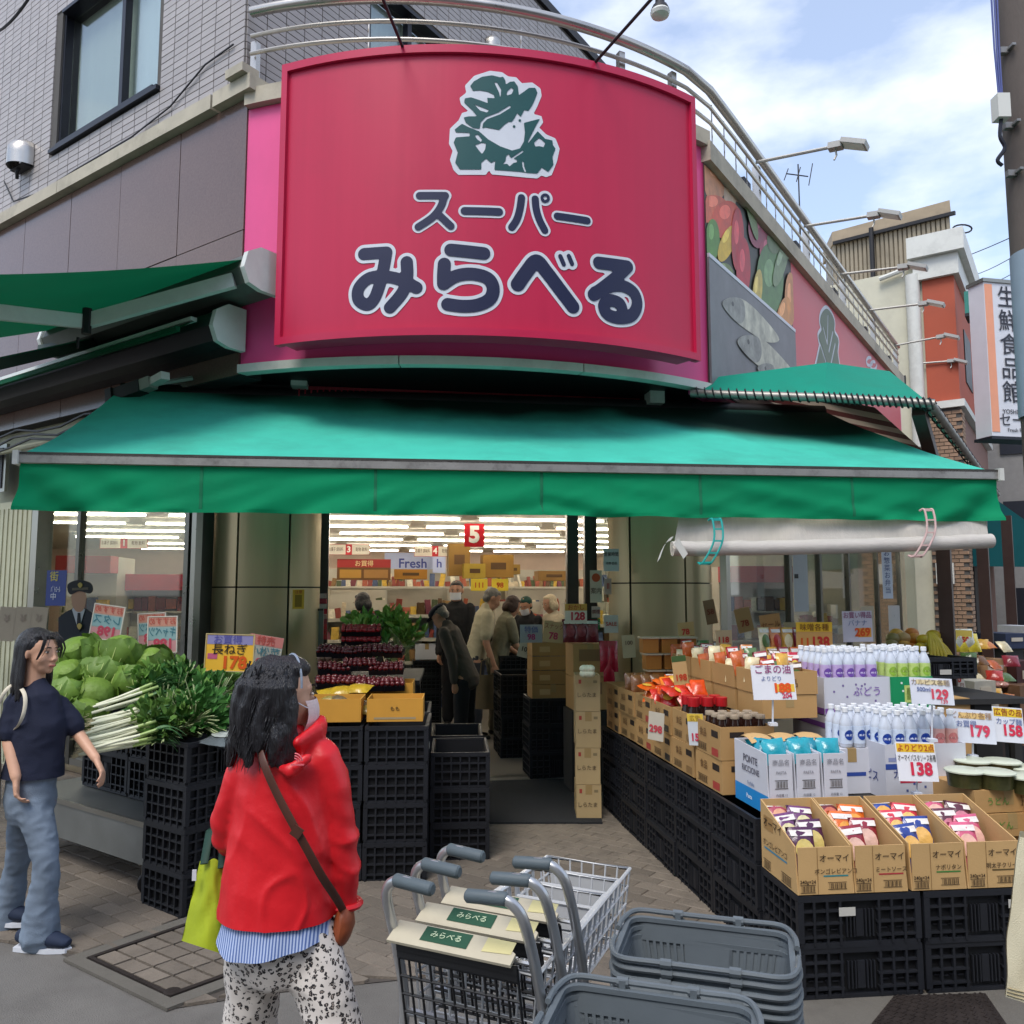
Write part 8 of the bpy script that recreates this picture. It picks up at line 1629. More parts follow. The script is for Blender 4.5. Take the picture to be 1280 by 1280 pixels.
def face_marks(t, c, Mx, s, eye='#1a1412', lip='#9a5148', brow='#1a1412', inv=None, lips=True):
    inv = inv or Matrix(); c = Vector(c)
    for x in (-.031, .031):
        b = MB(); b.ball(c + Mx @ (V(x, .079, .004) * s), (.0115 * s, .005 * s, .0046 * s), 10, 6, 0, Mx); obj('eye', b.mesh('eye', plain('#cfc6bc', .3), True, inv), t)
        b = MB(); b.ball(c + Mx @ (V(x * 1.0, .0835, .004) * s), (.0058 * s, .0028 * s, .0052 * s), 8, 6, 0, Mx); obj('iris', b.mesh('iris', plain(eye, .2), True, inv), t)
        b = MB(); b.tube([c + Mx @ (V(x + d_, .083 - abs(d_) * .25 + .000, .0115 - abs(d_) * .12) * s) for d_ in (-.016, -.006, .006, .016)], .0016 * s, 5); obj('lash', b.mesh('lash', plain(eye, .4), True, inv), t)
        b = MB(); b.tube([c + Mx @ (V(x + d_, .089 - abs(d_) * .3, .029 - abs(d_) * .2) * s) for d_ in (-.02, -.007, .007, .02)], [.0018 * s, .003 * s, .003 * s, .0014 * s], 5); obj('eyebrow', b.mesh('eyebrow', plain(brow, .6), True, inv), t)
    if lips:
        b = MB(); b.tube([c + Mx @ (V(d_, .096 - abs(d_) * .5, -.061 - abs(d_) * .05) * s) for d_ in (-.022, -.009, 0, .009, .022)], [.002 * s, .005 * s, .0048 * s, .005 * s, .002 * s], 6); obj('lips', b.mesh('lips', plain(lip, .4), True, inv), t)
m_skin = M('skin', '#c79a80', .5, var=.07, scale=14, bump=.05, bscale=200); m_skin2 = M('skin_tan', '#b0836a', .5, var=.07, scale=14)
m_hairb = M('hair_black', '#17151a', .38, var=.35, scale=40, bump=.9, bscale=70, aniso=(3, 3, .35), spec=.55); m_hairg = M('hair_grey', '#77736d', .5, var=.3, scale=40, bump=.8, bscale=70, aniso=(3, 3, .4)); m_hairbr = M('hair_brown', '#3a2620', .42, var=.3, scale=40, bump=.8, bscale=70, aniso=(3, 3, .4)); m_hairw = M('hair_pale', '#b5a68a', .5, var=.2, scale=40, bump=.6, bscale=70)
def folds(amp, sx=9., sz=5., seed=0.): return lambda p: amp * (noise.noise(V(p.x * sx + seed, p.y * sx, p.z * sz)) + .6 * (1 - 2 * abs(noise.noise(V(p.x * sx * 1.7, p.y * sx * 1.7 + seed, p.z * sz * 2.2)))) - .2)
def rel(root): return wm(root).inverted()
def ad_(t, nm, me, inv):
    me.transform(inv); return obj(nm, me, t)
# ---------------------------------------------------------------- red jacket woman (seen from behind)
YR = 2.4; A = lambda u, v, dy=0.: at(u, v, YR + dy)
t = thing('person', 'woman in a red jacket and leopard print trousers seen from behind, carrying a green bag', 'person', (A(350, 1400).x, YR, 0)); inv = rel(t)
hc = A(352, 868, .0); fw, up_ = V(.80, .55, -.02), V(.04, -.05, 1)
b = MB(); HM = head(b, hc, fw, up_, 1.0); limb(b, [hc + V(-.01, -.0, -.05), A(352, 925), A(352, 950)], [.052, .05, .05])
for x0, x1, x2, yb in ((325, 318, 312, .10), (385, 408, 430, -.06)):
    limb(b, [A(x0, 1170), A(x1, 1262, yb * .5), A(x2, 1380, yb), V(*A(x2, 1400, yb)[:2], .07)], [.06, .045, .035, .03])
limb(b, [A(352, 955), A(352, 1040), A(352, 1130)], [(.12, .06), (.11, .06), (.10, .06)])
for pts in ([A(317, 952), A(288, 1030, .04), A(296, 1060, .17)], [A(399, 955), A(428, 1050, .02), A(428, 1133, .05)]): limb(b, pts, [.032, .026, .022])
hand(b, A(430, 1138, .06), V(0, .1, -1), V(-1, 0, 0), .95, .9, 1); hand(b, A(284, 1062, .17), V(-.05, .2, -1), V(1, 0, 0), .95, 1.2, -1)
ad_(t, 'body', remesh(b, 'body', m_skin, .0065, 3), inv)
face_marks(t, hc, HM, 1.0, inv=inv, lips=False)
# mask
b = MB(); b.grid(lambda s, q: hc + HM @ V(.066 * math.sin((s - .5) * 2.7), .035 + .078 * math.cos((s - .5) * 2.5) - .012 * (q - .5) ** 2 * 4, -.095 + .085 * q), 12, 8); ad_(t, 'face_mask', b.mesh('face_mask', M('mask_pink', '#d8c4c4', .8, var=.03, bump=.2, bscale=60, aniso=(1, 1, 8)), 80), inv)
b = MB(); b.tube([hc + HM @ V(.064, .055, -.03), hc + HM @ V(.078, .0, .0), hc + HM @ V(.082, -.02, -.01)], .0018, 5); ad_(t, 'mask_loop', b.mesh('mask_loop', m_wht), inv)
# hair: shoulder length, wavy, many locks fused
b = MB(); HB = lambda o_, rad: b.ball(hc + HM @ Vector(o_), rad, 18, 12, 0, HM)
HB((0, -.026, .030), (.080, .086, .082)); HB((0, -.048, -.03), (.080, .066, .085)); HB((-.042, -.048, -.07), (.052, .05, .08)); HB((.035, -.05, -.07), (.052, .046, .075)); HB((0, .02, .075), (.065, .055, .035)); HB((-.072, .0, -.03), (.024, .045, .09))
rnd = random.Random(4)
for k in range(46):
    a = rnd.uniform(R(75), R(310)) ; ex, ey = math.cos(a + PI / 2) * .074, math.sin(a + PI / 2) * .078
    if ey > .035 and ex > 0: continue
    ln = rnd.uniform(.15, .215); w_ = rnd.uniform(.012, .02); ph = rnd.uniform(0, 6); p = [hc + HM @ V(ex * (1 + .12 * q + .2 * q * q) + .010 * math.sin(ph + q * 6), (ey - .02) * (1 + .1 * q) - .012 + .010 * math.cos(ph + q * 5), (.03 - ln * q * 1.05) if q >= 0 else .092) if q >= 0 else hc + HM @ V(ex * .5, (ey - .02) * .55 - .01, .094) for q in (-.3, 0, .25, .5, .75, 1)]
    limb(b, p, [w_ * .7, w_, w_ * 1.15, w_ * 1.1, w_, w_ * .5], 8)
hairme = remesh(b, 'hair', m_hairb, .006, 2, fold=lambda p: .004 * noise.noise(V(p.x * 40, p.y * 40, p.z * 9)) + .003 * noise.noise(V(p.x * 90, p.y * 90, p.z * 12)))
ad_(t, 'hair', hairme, inv)
b = MB()
for k in range(150):
    a = rnd.uniform(R(70), R(320)); ex, ey = math.cos(a + PI / 2) * .084, math.sin(a + PI / 2) * .088
    if ey > .04 and ex > 0: continue
    ph = rnd.uniform(0, 6); z0 = rnd.uniform(.0, .095); p = [hc + HM @ V(ex * (1 + .22 * q) * (1 - max(0, z0 - .03) * 4 * (1 - q)) + .008 * math.sin(ph + q * 8), (ey - .025) * (1 + .16 * q) * (1 - max(0, z0 - .03) * 4 * (1 - q)) + .008 * math.cos(ph + q * 7) - .008, z0 - .20 * q) for q in (0, .2, .4, .6, .8, 1)]
    b.tube(p, [.0022, .0026, .0025, .0022, .0016, .0006], 4)
tag(ad_(t, 'hair_strands', b.mesh('hair_strands', m_hairb, True), inv), kind='stuff')
b = MB(); b.tube([hc + HM @ V(.080 * math.sin(a), .028 + .0 * a, .022 + .092 * math.cos(a)) for a in np.linspace(-1.5, 1.5, 14)], .0035, 6); ad_(t, 'hair_band', b.mesh('hair_band', plain('#7f8a9a', .3)), inv)
# jacket
m_jack = M('jacket_red', '#c9131f', .45, var=.08, scale=6, bump=.22, bscale=26, spec=.45)
b = MB()
limb(b, [A(352, 930), A(354, 960), A(354, 1010), A(350, 1070), A(347, 1125), A(346, 1180)], [(.09, .065), (.138, .085), (.143, .098), (.147, .108), (.158, .122), (.166, .130)], 26)
limb(b, [A(316, 946), A(300, 975, .0), A(289, 1015, .02), A(285, 1045, .05), A(296, 1062, .16)], [.052, .050, .046, .044, .042], 16)
limb(b, [A(400, 948), A(417, 985), A(426, 1040, .01), A(430, 1090, .02), A(427, 1126, .04)], [.053, .050, .046, .044, .042], 16)
limb(b, [A(318, 928, -.02), A(345, 943, -.055), A(373, 936, -.052), A(397, 916, -.01), A(402, 902, .06)], [(.022, .018), (.020, .040), (.020, .042), (.018, .034), .016], 14)
limb(b, [A(340, 955, -.09), A(362, 965, -.10), A(384, 948, -.08)], [.012, .018, .012], 12)
def jf(p):
    q = p; base = .0038 * (noise.noise(V(q.x * 7, q.y * 7, q.z * 9)) + .7 * (1 - 2 * abs(noise.noise(V(q.x * 9 + q.z * 5, q.y * 8, q.z * 11 + 3)))))
    rg = 1 - abs(noise.noise(V(q.x * 6 + q.z * 4, q.y * 6, q.z * 5 - q.x * 3 + 9))) * 3; base += .007 * max(0, rg) ** 3 - .002; hem = 0 ; el = .002 * math.sin((q.z + q.x * .6) * 95) * max(0, 1 - abs(q.z - 1.0) / .16) * (1 if abs(q.x + .67) > .14 else 0); return base + el
zh = A(348, 1143).z; jme = remesh(b, 'jacket', m_jack, .0075, 5, fold=jf, keep=V(0, 0, zh)); ad_(t, 'jacket', jme, inv)
for c, r_ in ((A(430, 1130, .045), .045),): b = MB(); b.tube([c + V(r_ * math.cos(a), r_ * math.sin(a), .002) for a in np.linspace(0, 2 * PI, 18, endpoint=False)], .010, 6, closed=True); ad_(t, 'cuff', b.mesh('cuff', m_jack, True), inv)
b = MB()   # small pale shoulder mark: three quarter arcs
for k, r_ in enumerate((.022, .0155, .009)): b.tube([A(368, 952, -.118) + V(r_ * math.cos(a), -.003, r_ * math.sin(a)) for a in np.linspace(.1, 1.5, 8)], .0022, 4)
b.box(A(372, 956, -.122), (.035, .004, .004)); ad_(t, 'shoulder_mark', b.mesh('shoulder_mark', plain('#d0606a', .5)), inv)
# striped shirt tail
def stripes(name, c1, c2, fr, thr=.5):
    m = bpy.data.materials.new(name); m.use_nodes = True; n = m.node_tree.nodes; l = m.node_tree.links; b_ = n['Principled BSDF']; b_.inputs['Roughness'].default_value = .8
    tc = n.new('ShaderNodeTexCoord'); wv = n.new('ShaderNodeTexWave'); wv.bands_direction = 'X'; wv.inputs['Scale'].default_value = fr; wv.inputs['Distortion'].default_value = .6; wv.inputs['Detail Scale'].default_value = .6; l.new(tc.outputs['Object'], wv.inputs[0]); rp_n = n.new('ShaderNodeValToRGB'); rp_n.color_ramp.elements[0].position = .4; rp_n.color_ramp.elements[1].position = .6; rp_n.color_ramp.elements[0].color = (*lin(c1), 1); rp_n.color_ramp.elements[1].color = (*lin(c2), 1); l.new(wv.outputs[0], rp_n.inputs[0]); l.new(rp_n.outputs[0], b_.inputs['Base Color']); return m
m_shirt = stripes('shirt_stripes', '#4f679f', '#a9b8d6', 38)
b = MB(); b.grid(lambda s, q: A(348, 1120) + V((.132 + .032 * q) * math.cos(2 * PI * s), (.100 + .030 * q) * math.sin(2 * PI * s) , 0) + V(0, 0, -.112 * q + .018 * q * math.cos(2 * PI * s * 2 + 1)) + V(.006 * q * noise.noise(V(s * 22, q, 0)), .012 * q * noise.noise(V(s * 18, q, 5)), 0), 64, 8); ad_(t, 'shirt_tail', b.mesh('shirt_tail', m_shirt, 80), inv)
# leopard trousers
def leopard():
    m = bpy.data.materials.new('leopard_print'); m.use_nodes = True; n = m.node_tree.nodes; l = m.node_tree.links; b_ = n['Principled BSDF']; b_.inputs['Roughness'].default_value = .8; tc = n.new('ShaderNodeTexCoord')
    nz = n.new('ShaderNodeTexNoise'); nz.inputs['Scale'].default_value = 90; ad = n.new('ShaderNodeMix'); ad.data_type = 'RGBA'; ad.blend_type = 'LINEAR_LIGHT'; ad.inputs['Factor'].default_value = .010; l.new(tc.outputs['Object'], ad.inputs['A']); l.new(nz.outputs[1], ad.inputs['B']); l.new(tc.outputs['Object'], nz.inputs[0])
    vo = n.new('ShaderNodeTexVoronoi'); vo.inputs['Scale'].default_value = 66; vo.inputs['Randomness'].default_value = .85; l.new(ad.outputs['Result'], vo.inputs[0])
    r1 = n.new('ShaderNodeValToRGB'); e = r1.color_ramp.elements; e[0].position = .0; e[0].color = (*lin('#8a7f78'), 1); e[1].position = .52; e[1].color = (*lin('#cfc8c2'), 1)
    for p_, c_ in ((.17, '#8a7f78'), (.21, '#17141a'), (.37, '#17141a'), (.43, '#cfc8c2')): q = e.new(p_); q.color = (*lin(c_), 1)
    l.new(vo.outputs['Distance'], r1.inputs[0]); l.new(r1.outputs[0], b_.inputs['Base Color']); return m
b = MB(); limb(b, [A(348, 1100), A(350, 1150), A(351, 1185)], [(.105, .08), (.126, .098), (.140, .112)], 24)
limb(b, [A(322, 1165), A(318, 1215, .03), A(314, 1262, .05), A(310, 1330, .09), A(304, 1400, .12), V(*A(302, 1440, .12)[:2], .07)], [.084, .080, .074, .082, .098, .11], 20)
limb(b, [A(384, 1165), A(398, 1215, -.02), A(412, 1262, -.03), A(428, 1330, -.05), A(442, 1390, -.06), V(*A(446, 1420, -.06)[:2], .07)], [.084, .080, .074, .082, .096, .11], 20)
ad_(t, 'trousers', remesh(b, 'trousers', leopard(), .009, 5, fold=folds(.007, 8, 6, 3)), inv)
for u, dy in ((306, .06), (444, -.12)):
    b = MB(); p = V(*A(u, 1440, dy)[:2], .035); limb(b, [p + V(0, -.05, 0), p + V(.02, .05, 0), p + V(.06, .16, -.005)], [(.04, .035), (.045, .035), (.04, .025)], 14); ad_(t, 'shoe', b.mesh('shoe', M('shoe_dark', '#26242a', .6), True), inv)
# strap and bag on the hip belong to their own thing
s_ = thing('shoulder_bag', 'small tan brown leather bag hanging by its strap at the hip of the red jacket', 'bag', A(429, 1155, -.05)); iv2 = rel(s_); m_lea = M('leather_brown', '#8a4526', .45, var=.15, scale=20, bump=.2, bscale=90)
b = MB(); limb(b, [A(431, 1140, .02), A(430, 1155, .02), A(428, 1168, .02)], [(.024, .05), (.030, .062), (.024, .055)], 16); ad_(s_, 'body', b.mesh('body', m_lea, True), iv2)
def on_back(u, v): 
    return A(u, v)
zs = [(322, 922, -.06), (328, 950, -.125), (345, 990, -.142), (366, 1030, -.147), (384, 1062, -.14), (402, 1095, -.115), (420, 1122, -.06), (430, 1140, .0)]
b = MB(); pp = [A(*q) for q in curve_pts(zs, 5)]; b.tube(pp, [(.011, .003)] * len(pp), 8, side=(.55, 0, .83)); ad_(s_, 'strap', b.mesh('strap', M('strap_dark', '#4a2a20', .5, var=.1), True), iv2)
b = MB(); b.box(A(371, 1040, -.152), (.028, .006, .028), 0, 0, 0, R(35)); ad_(s_, 'buckle', b.mesh('buckle', M('strap_dark', '#4a2a20')), iv2)
# green shopping bag in the left hand
g_ = thing('shopping_bag', 'lime green cloth shopping bag with dark green handles carried beside the red jacket', 'bag', A(260, 1190, .12)); ig = rel(g_); m_lime = M('lime_cloth', '#9aa81f', .8, var=.12, scale=5, bump=.5, bscale=14)
def bagp(s, q, off):
    ul, ur = 248 - 23 * q + 2, 283 + 12 * q; u = ul + (ur - ul) * s; v = 1076 + 100 * q + 22 * q * s + 3 * math.sin(s * 9) * (1 - q); return A(u, v, .10 + off * math.sin(PI * s) * (.03 + .05 * q) + .012 * noise.noise(V(s * 5, q * 4, off * 3)))
b = MB(); b.grid(lambda s, q: bagp(s, q, -1), 14, 14); b.grid(lambda s, q: bagp(s, q, 1), 14, 14); b.grid(lambda s, q: bagp(s, 1, -1).lerp(bagp(s, 1, 1), q), 14, 2); ad_(g_, 'body', b.mesh('body', m_lime, 80), ig)
for off in (-.04, .04): b = MB(); pp = [A(255, 1080, .10 + off), A(262, 1040, .12), A(274, 1022, .13), A(281, 1040, .12), A(277, 1085, .10 + off)]; b.tube(pp, [(.012, .004)] * 5, 8, side=(.9, 0, .2)); ad_(g_, 'handle', b.mesh('handle', M('strap_green', '#12352a', .7), True), ig)
b = MB(); b.box(A(243, 1094, .05), (.012, .004, .03)); ad_(g_, 'care_tag', b.mesh('care_tag', m_wht), ig)
# ---------------------------------------------------------------- walking woman at the left
YL = 4.15; A2 = lambda u, v, dy=0.: at(u, v, YL + dy)
t = thing('person', 'dark haired woman in navy tee and blue flared jeans walking right past the cabbages', 'person', (A2(40, 1100).x, YL, 0)); inv = rel(t)
hc = A2(50, 815); fw, up_ = V(.95, -.30, -.03), V(.02, 0, 1); b = MB(); HM = head(b, hc, fw, up_, 1.0, 1.0); limb(b, [hc + V(-.02, 0, -.05), A2(43, 850), A2(42, 872)], [.050, .048, .055])
limb(b, [A2(46, 885), A2(45, 930), A2(40, 985)], [(.10, .06), (.09, .06), (.09, .06)])
limb(b, [A2(18, 882, -.02), A2(12, 928, -.06), A2(20, 972, -.12)], [.040, .034, .024]); hand(b, A2(20, 973, -.12), V(.12, -.06, -1), V(.8, .4, 0), .92, .7, 1)
limb(b, [A2(80, 888, .08), A2(96, 915, .08), A2(120, 948, .0)], [.028, .031, .022]); hand(b, A2(120, 949, .0), V(.52, -.2, -.72), V(-.6, -.3, -.5), .92, .55, -1)
limb(b, [A2(38, 1000), A2(53, 1075, -.05), A2(46, 1160, -.03)], [.05, .038, .03]); limb(b, [A2(32, 1000, .04), A2(22, 1075, .15), A2(8, 1150, .21)], [.05, .038, .03])
ad_(t, 'body', remesh(b, 'body', m_skin, .006, 5), inv); face_marks(t, hc, HM, 1.0, inv=inv)
b = MB(); HB = lambda o_, rad: b.ball(hc + HM @ Vector(o_), rad, 18, 12, 0, HM)
HB((0, -.032, .034), (.086, .094, .088)); HB((0, .018, .078), (.060, .055, .030)); HB((0, -.075, -.06), (.072, .045, .10)); HB((0, -.085, -.14), (.075, .04, .09)); HB((-.070, -.035, -.01), (.018, .05, .07)); HB((-.072, -.05, -.10), (.025, .04, .10)); HB((.070, -.055, -.0), (.016, .03, .07)); HB((.066, -.062, -.10), (.022, .032, .10))
rnd = random.Random(9)
for k in range(40):
    a = rnd.uniform(R(70), R(290)); ex, ey = math.cos(a + PI / 2) * .078, math.sin(a + PI / 2) * .085 - .025
    if ey > .0: continue
    w_ = rnd.uniform(.009, .015); limb(b, [hc + HM @ V(ex * (1 + .1 * q), ey * (1 + .12 * q), .04 - rnd.uniform(.24, .28) * q) for q in (0, .33, .66, 1)], [w_, w_, w_, w_ * .4], 7)
ad_(t, 'hair', remesh(b, 'hair', m_hairb, .006, 2, fold=lambda p: .003 * noise.noise(V(p.x * 60, p.y * 60, p.z * 6))), inv)
b = MB()
for k in range(30): x = rnd.uniform(-.05, .05); sgn = 1 if x > 0 else -1; b.tube([hc + HM @ V(x, .045, .10), hc + HM @ V(x + sgn * .012, .080, .065), hc + HM @ V(x + sgn * .028, .083, .02), hc + HM @ V(x * .6 + sgn * .050, .062, -.03)], [.0018, .0018, .0014, .0006], 4)
tag(ad_(t, 'fringe', b.mesh('fringe', m_hairb, True), inv), kind='stuff')
m_navyt = M('tee_navy', '#171d33', .85, var=.1, scale=8, bump=.2, bscale=200)
b = MB(); limb(b, [A2(45, 858), A2(46, 868), A2(48, 905), A2(45, 940), A2(40, 975), A2(39, 1000)], [(.062, .052), (.105, .078), (.130, .10), (.130, .10), (.145, .112), (.148, .115)], 24)
limb(b, [A2(20, 878, -.02), A2(15, 900, -.04), A2(13, 915, -.05)], [.050, .053, .054], 14); limb(b, [A2(74, 880, .06), A2(88, 898, .07), A2(93, 908, .07)], [.048, .050, .050], 14)
ad_(t, 'tee', remesh(b, 'tee', m_navyt, .008, 4, fold=folds(.006, 8, 8, 1), keep=V(0, 0, A2(40, 970).z)), inv)
def denim():
    m = mat('denim', '#717f90', .85, var=.35, scale=3.2, bump=.25, bscale=240, aniso=(1, 1, .8)); return m
b = MB(); limb(b, [A2(40, 968), A2(38, 995), A2(36, 1012)], [(.118, .088), (.122, .094), (.112, .09)], 22)
limb(b, [A2(41, 1005, -.02), A2(54, 1050, -.05), A2(58, 1080, -.06), A2(52, 1125, -.05), A2(49, 1168, -.03)], [.080, .067, .058, .068, .086], 18); limb(b, [A2(34, 1005, .05), A2(26, 1060, .13), A2(20, 1085, .17), A2(12, 1130, .2), A2(6, 1155, .22)], [.080, .066, .058, .066, .082], 18)
ad_(t, 'jeans', remesh(b, 'jeans', denim(), .008, 4, fold=folds(.008, 8, 9, 6)), inv)
m_sneak = M('sneaker_navy', '#1f2a40', .8, var=.15)
for u, v, dy, dz in ((50, 1172, -.03, 0.), (8, 1160, .2, .03)):
    p = A2(u, v, dy); p.z = .055 + dz; b = MB(); limb(b, [p + V(-.08, 0, .01), p + V(0, -.01, .015), p + V(.08, -.02, .0), p + V(.14, -.03, -.01)], [(.038, .036), (.042, .042), (.042, .034), (.034, .022)], 14, side=(0, 1, 0)); ad_(t, 'sneaker', b.mesh('sneaker', m_sneak, True), inv)
    b = MB(); b.prism([p + V(x, y, -.053) for x, y in ((-.11, -.03), (-.05, -.045), (.06, -.06), (.15, -.055), (.17, -.03), (.14, .005), (.05, .025), (-.06, .04), (-.11, .025))], (0, 0, .02)); ad_(t, 'sole', b.mesh('sole', m_wht), inv)
st_ = thing('shoulder_strap', 'cream bag strap over the right shoulder of the woman in navy', 'bag strap', A2(20, 870, -.1)); b = MB(); pp = [V(*q) for q in curve_pts([A2(-12, 905, -.10), A2(4, 868, -.09), A2(18, 855, -.04), A2(30, 866, -.095), A2(31, 885, -.115), A2(24, 905, -.11), A2(10, 920, -.03)], 5)]; b.tube(pp, [(.009, .003)] * len(pp), 8, side=(.6, .6, .3)); b.build('strap', M('strap_cream', '#cfc6b2', .7), st_, smooth=True)
b = MB(); limb(b, [A2(-15, 900, -.08), A2(-20, 960, -.08), A2(-18, 1010, -.08)], [(.05, .06), (.07, .08), (.06, .07)], 14); b.build('bag_body', M('strap_cream', '#cfc6b2'), st_, smooth=True)
# ---------------------------------------------------------------- shoppers and staff inside
def shopper(label, u, vtop, Y, h, yaw, top, bot, hair, hairshape='short', lean=0., arms=((.1, .2, .08), (.1, .2, .08)), sleeves='short', mask=False, cap=None, apron=None, stride=.0, skin=None, headdown=.15):
    p = at(u, vtop, Y); z0 = 0.02; hh = (p.z - z0) if h is None else h; t = thing('person', label, 'person', (p.x, p.y, z0), yaw)
    LM = Matrix.Translation((0, 0, .53 * hh)) @ Matrix.Rotation(-lean, 4, 'X') @ Matrix.Translation((0, 0, -.53 * hh)); L = lambda x, y, z: LM @ V(x * hh, y * hh, z * hh); s = hh
    b = MB(); hc = L(0, .022, .928); fw = LM.to_3x3() @ V(0, 1, -headdown); HM = head(b, hc, fw, V(0, 0, 1), hh / 1.66)
    limb(b, [hc + V(0, -.01, -.05 * s), L(0, 0, .85), L(0, -.005, .82)], [.034 * s, .032 * s, .04 * s]); limb(b, [L(0, 0, .80), L(0, .01, .70), L(0, .0, .60), L(0, 0, .53)], [(.07 * s, .045 * s), (.07 * s, .048 * s), (.065 * s, .045 * s), (.075 * s, .05 * s)])
    sl = MB(); js = []
    for sx, (a, bn, o_) in zip((-1, 1), arms):
        sh = L(sx * .092, 0, .808); d1 = LM.to_3x3() @ V(sx * math.sin(o_), math.sin(a) * math.cos(o_), -math.cos(a) * math.cos(o_)); el = sh + d1 * .178 * s; a2 = a + bn; d2 = LM.to_3x3() @ V(sx * math.sin(o_) * .5 - sx * .12 * (bn > .8), math.sin(a2), -math.cos(a2)); wr = el + d2 * .148 * s
        limb(b, [sh, el, wr], [.030 * s, .024 * s, .016 * s], 10); hand(b, wr, d2, V(-sx, .2, 0), s / 1.75, .8, sx); js.append((sh, el, wr))
    for sx, st in ((-1, stride), (1, -stride)): limb(b, [V(sx * .052 * s, 0, .50 * s), V(sx * .055 * s, st * .10 * s + .01, .28 * s), V(sx * .055 * s, st * .16 * s - .01, .05 * s)], [.05 * s, .035 * s, .024 * s])
    obj('body', remesh(b, 'body', skin or m_skin2, .009, 2), t)
    face_marks(t, hc, HM, hh / 1.66, lips=not mask)
    b = MB(); k = hh / 1.66; HB = lambda o_, rad: b.ball(hc + HM @ (Vector(o_) * k), tuple(x * k for x in rad), 14, 10, 0, HM)
    HB((0, -.026, .030), (.081, .090, .083)); HB((0, .015, .076), (.058, .052, .026))
    if hairshape == 'short': HB((0, -.06, -.02), (.070, .045, .06))
    if hairshape == 'bob':
        HB((0, -.05, -.045), (.088, .062, .085)); HB((-.07, .0, -.03), (.022, .05, .075)); HB((.07, .0, -.03), (.022, .05, .075))
    if hairshape == 'scarf': HB((0, -.085, -.04), (.05, .03, .07))
    obj('hair' if hairshape != 'scarf' else 'head_scarf', remesh(b, 'hair', hair, .009, 2, fold=lambda q: .004 * noise.noise(q * 40)), t)
    if mask: b = MB(); b.grid(lambda s_, q: hc + HM @ (V(.066 * math.sin((s_ - .5) * 2.7), .035 + .078 * math.cos((s_ - .5) * 2.5), -.095 + .085 * q) * k), 10, 6); obj('face_mask', b.mesh('face_mask', m_wht, 80), t)
    if cap:
        b = MB(); b.ball(hc + HM @ (V(0, -.01, .062) * k), (.088 * k, .11 * k, .05 * k), 16, 10, 0, HM); b.ball(hc + HM @ (V(0, .10, .045) * k), (.06 * k, .055 * k, .012 * k), 14, 6, 0, HM); obj('cap', remesh(b, 'cap', cap, .008, 2), t)
    b = MB(); limb(b, [L(0, -.004, .85), L(0, -.002, .828), L(0, 0, .80), L(0, .005, .72), L(0, .0, .62), L(0, .0, .53), L(0, 0, .48)], [(.042 * s, .040 * s), (.075 * s, .055 * s), (.098 * s, .066 * s), (.094 * s, .072 * s), (.088 * s, .068 * s), (.094 * s, .072 * s), (.097 * s, .073 * s)], 20)
    for sh, el, wr in js: limb(b, [sh, sh.lerp(el, .75)] + ([el, wr.lerp(el, .08)] if sleeves == 'long' else []), [.037 * s, .036 * s] + ([.032 * s, .026 * s] if sleeves == 'long' else []), 12)
    obj('top', remesh(b, 'top', top, .010, 3, fold=folds(.006, 7, 8, u)), t)
    if apron: b = MB(); b.grid(lambda s_, q: L((s_ - .5) * .17, .078 + .008 * math.cos((s_ - .5) * 3), .74 - .30 * q), 6, 6); obj('apron', b.mesh('apron', apron, 80), t)
    b = MB(); limb(b, [V(0, 0, .56 * s), V(0, 0, .50 * s), V(0, 0, .47 * s)], [(.088 * s, .062 * s), (.098 * s, .07 * s), (.09 * s, .065 * s)], 18)
    for sx, st in ((-1, stride), (1, -stride)):
        limb(b, [V(sx * .05 * s, 0, .48 * s), V(sx * .055 * s, st * .10 * s + .01, .28 * s), V(sx * .055 * s, st * .16 * s - .01, .06 * s)], [.058 * s, .046 * s, .042 * s], 14)
    obj('trousers', remesh(b, 'trousers', bot, .010, 3, fold=folds(.006, 7, 8, u + 1)), t)
    for sx, st in ((-1, stride), (1, -stride)):
        b = MB(); q = V(sx * .055 * s, st * .16 * s, .035); limb(b, [q + V(0, -.05, 0), q + V(0, .05, 0), q + V(sx * .01, .15, -.008)], [(.035, .033), (.04, .034), (.035, .022)], 12); obj('shoe', b.mesh('shoe', m_blk, True), t)
    return t
C_ = lambda n, h, **k: M('cloth_' + n, h, .85, var=.1, scale=8, bump=.2, bscale=150, **k)
shopper('old man in a dark flat cap and grey brown shirt at the doorway crates', 582, 752, 8.6, 1.62, R(72), C_('taupe', '#4a443f'), C_('black', '#1b1b20'), m_hairg, 'short', R(24), ((.05, .25, .06), (.0, .2, .05)), 'long', cap=C_('capnavy', '#1c1f2a'), headdown=.35)
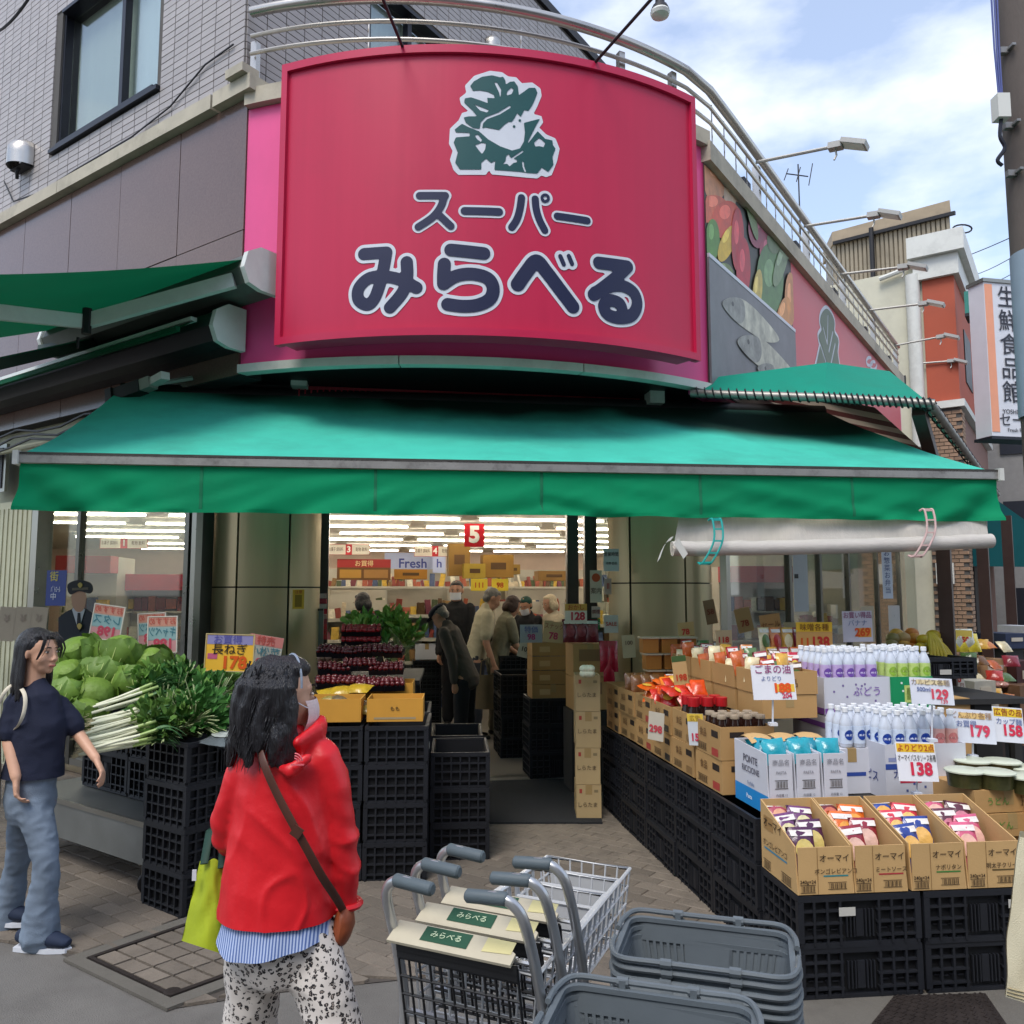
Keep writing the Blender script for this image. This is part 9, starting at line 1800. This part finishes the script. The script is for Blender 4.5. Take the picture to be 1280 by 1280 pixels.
shopper('grey haired man in a pale cream tee bending over the crates', 594, 731, 9.7, None, R(-80), C_('creamtee', '#b5ac92'), C_('grey', '#3a3a40'), m_hairg, 'short', R(14), ((.25, .4, .06), (.2, .4, .05)), 'short', headdown=.3)
shopper('brown bobbed woman in a grey green tee reaching over goods inside', 622, 741, 9.9, None, R(-70), C_('sage', '#7c7a68'), C_('beige', '#6a6456'), m_hairbr, 'bob', R(14), ((.4, .8, .05), (.45, .8, .05)), 'short', headdown=.4)
shopper('masked man with black hair and black clothes facing the street inside', 571, 725, 10.6, None, R(175), C_('black2', '#17171a'), C_('black', '#1b1b20'), m_hairb, 'short', 0., mask=True, sleeves='long')
shopper('masked cashier with dark green head scarf and black top, back right', 663, 744, 11.0, None, R(150), C_('black2', '#17171a'), C_('black', '#1b1b20'), M('scarf_green', '#143a33', .8), 'scarf', R(8), ((.5, .9, .05), (.5, .9, .05)), mask=True, sleeves='long', headdown=.35)
shopper('pale haired older woman in a light top beside the cashier inside', 697, 741, 10.8, None, R(120), C_('pale', '#b0a48e'), C_('beige', '#6a6456'), m_hairw, 'bob', R(8), ((.5, .9, .05), (.5, .9, .05)))
shopper('dark haired worker in black and yellow apron at the back left', 465, 738, 9.8, None, R(60), C_('black2', '#17171a'), C_('black', '#1b1b20'), m_hairb, 'bob', R(10), ((.5, .7, .06), (.5, .7, .06)), sleeves='long', apron=C_('apron', '#b08a2a'))
bpy.data.scenes.remove(tmp_sc)
# ------------------------------------------------------------------ lettering becomes plain mesh
bpy.context.view_layer.update(); DG = bpy.context.evaluated_depsgraph_get(); fcache = {}
for o in [o for o in COL.objects if o.type == 'FONT']:
    me = fcache.get(o.data.name)
    if me is None: me = bpy.data.meshes.new_from_object(o.evaluated_get(DG)); fcache[o.data.name] = me
    nm = o.name; par, mb_ = o.parent, o.matrix_basis.copy(); o.name = 'old'; bpy.data.objects.remove(o)
    n = bpy.data.objects.new('lettering', me); COL.objects.link(n); n.parent = par; n.matrix_basis = mb_
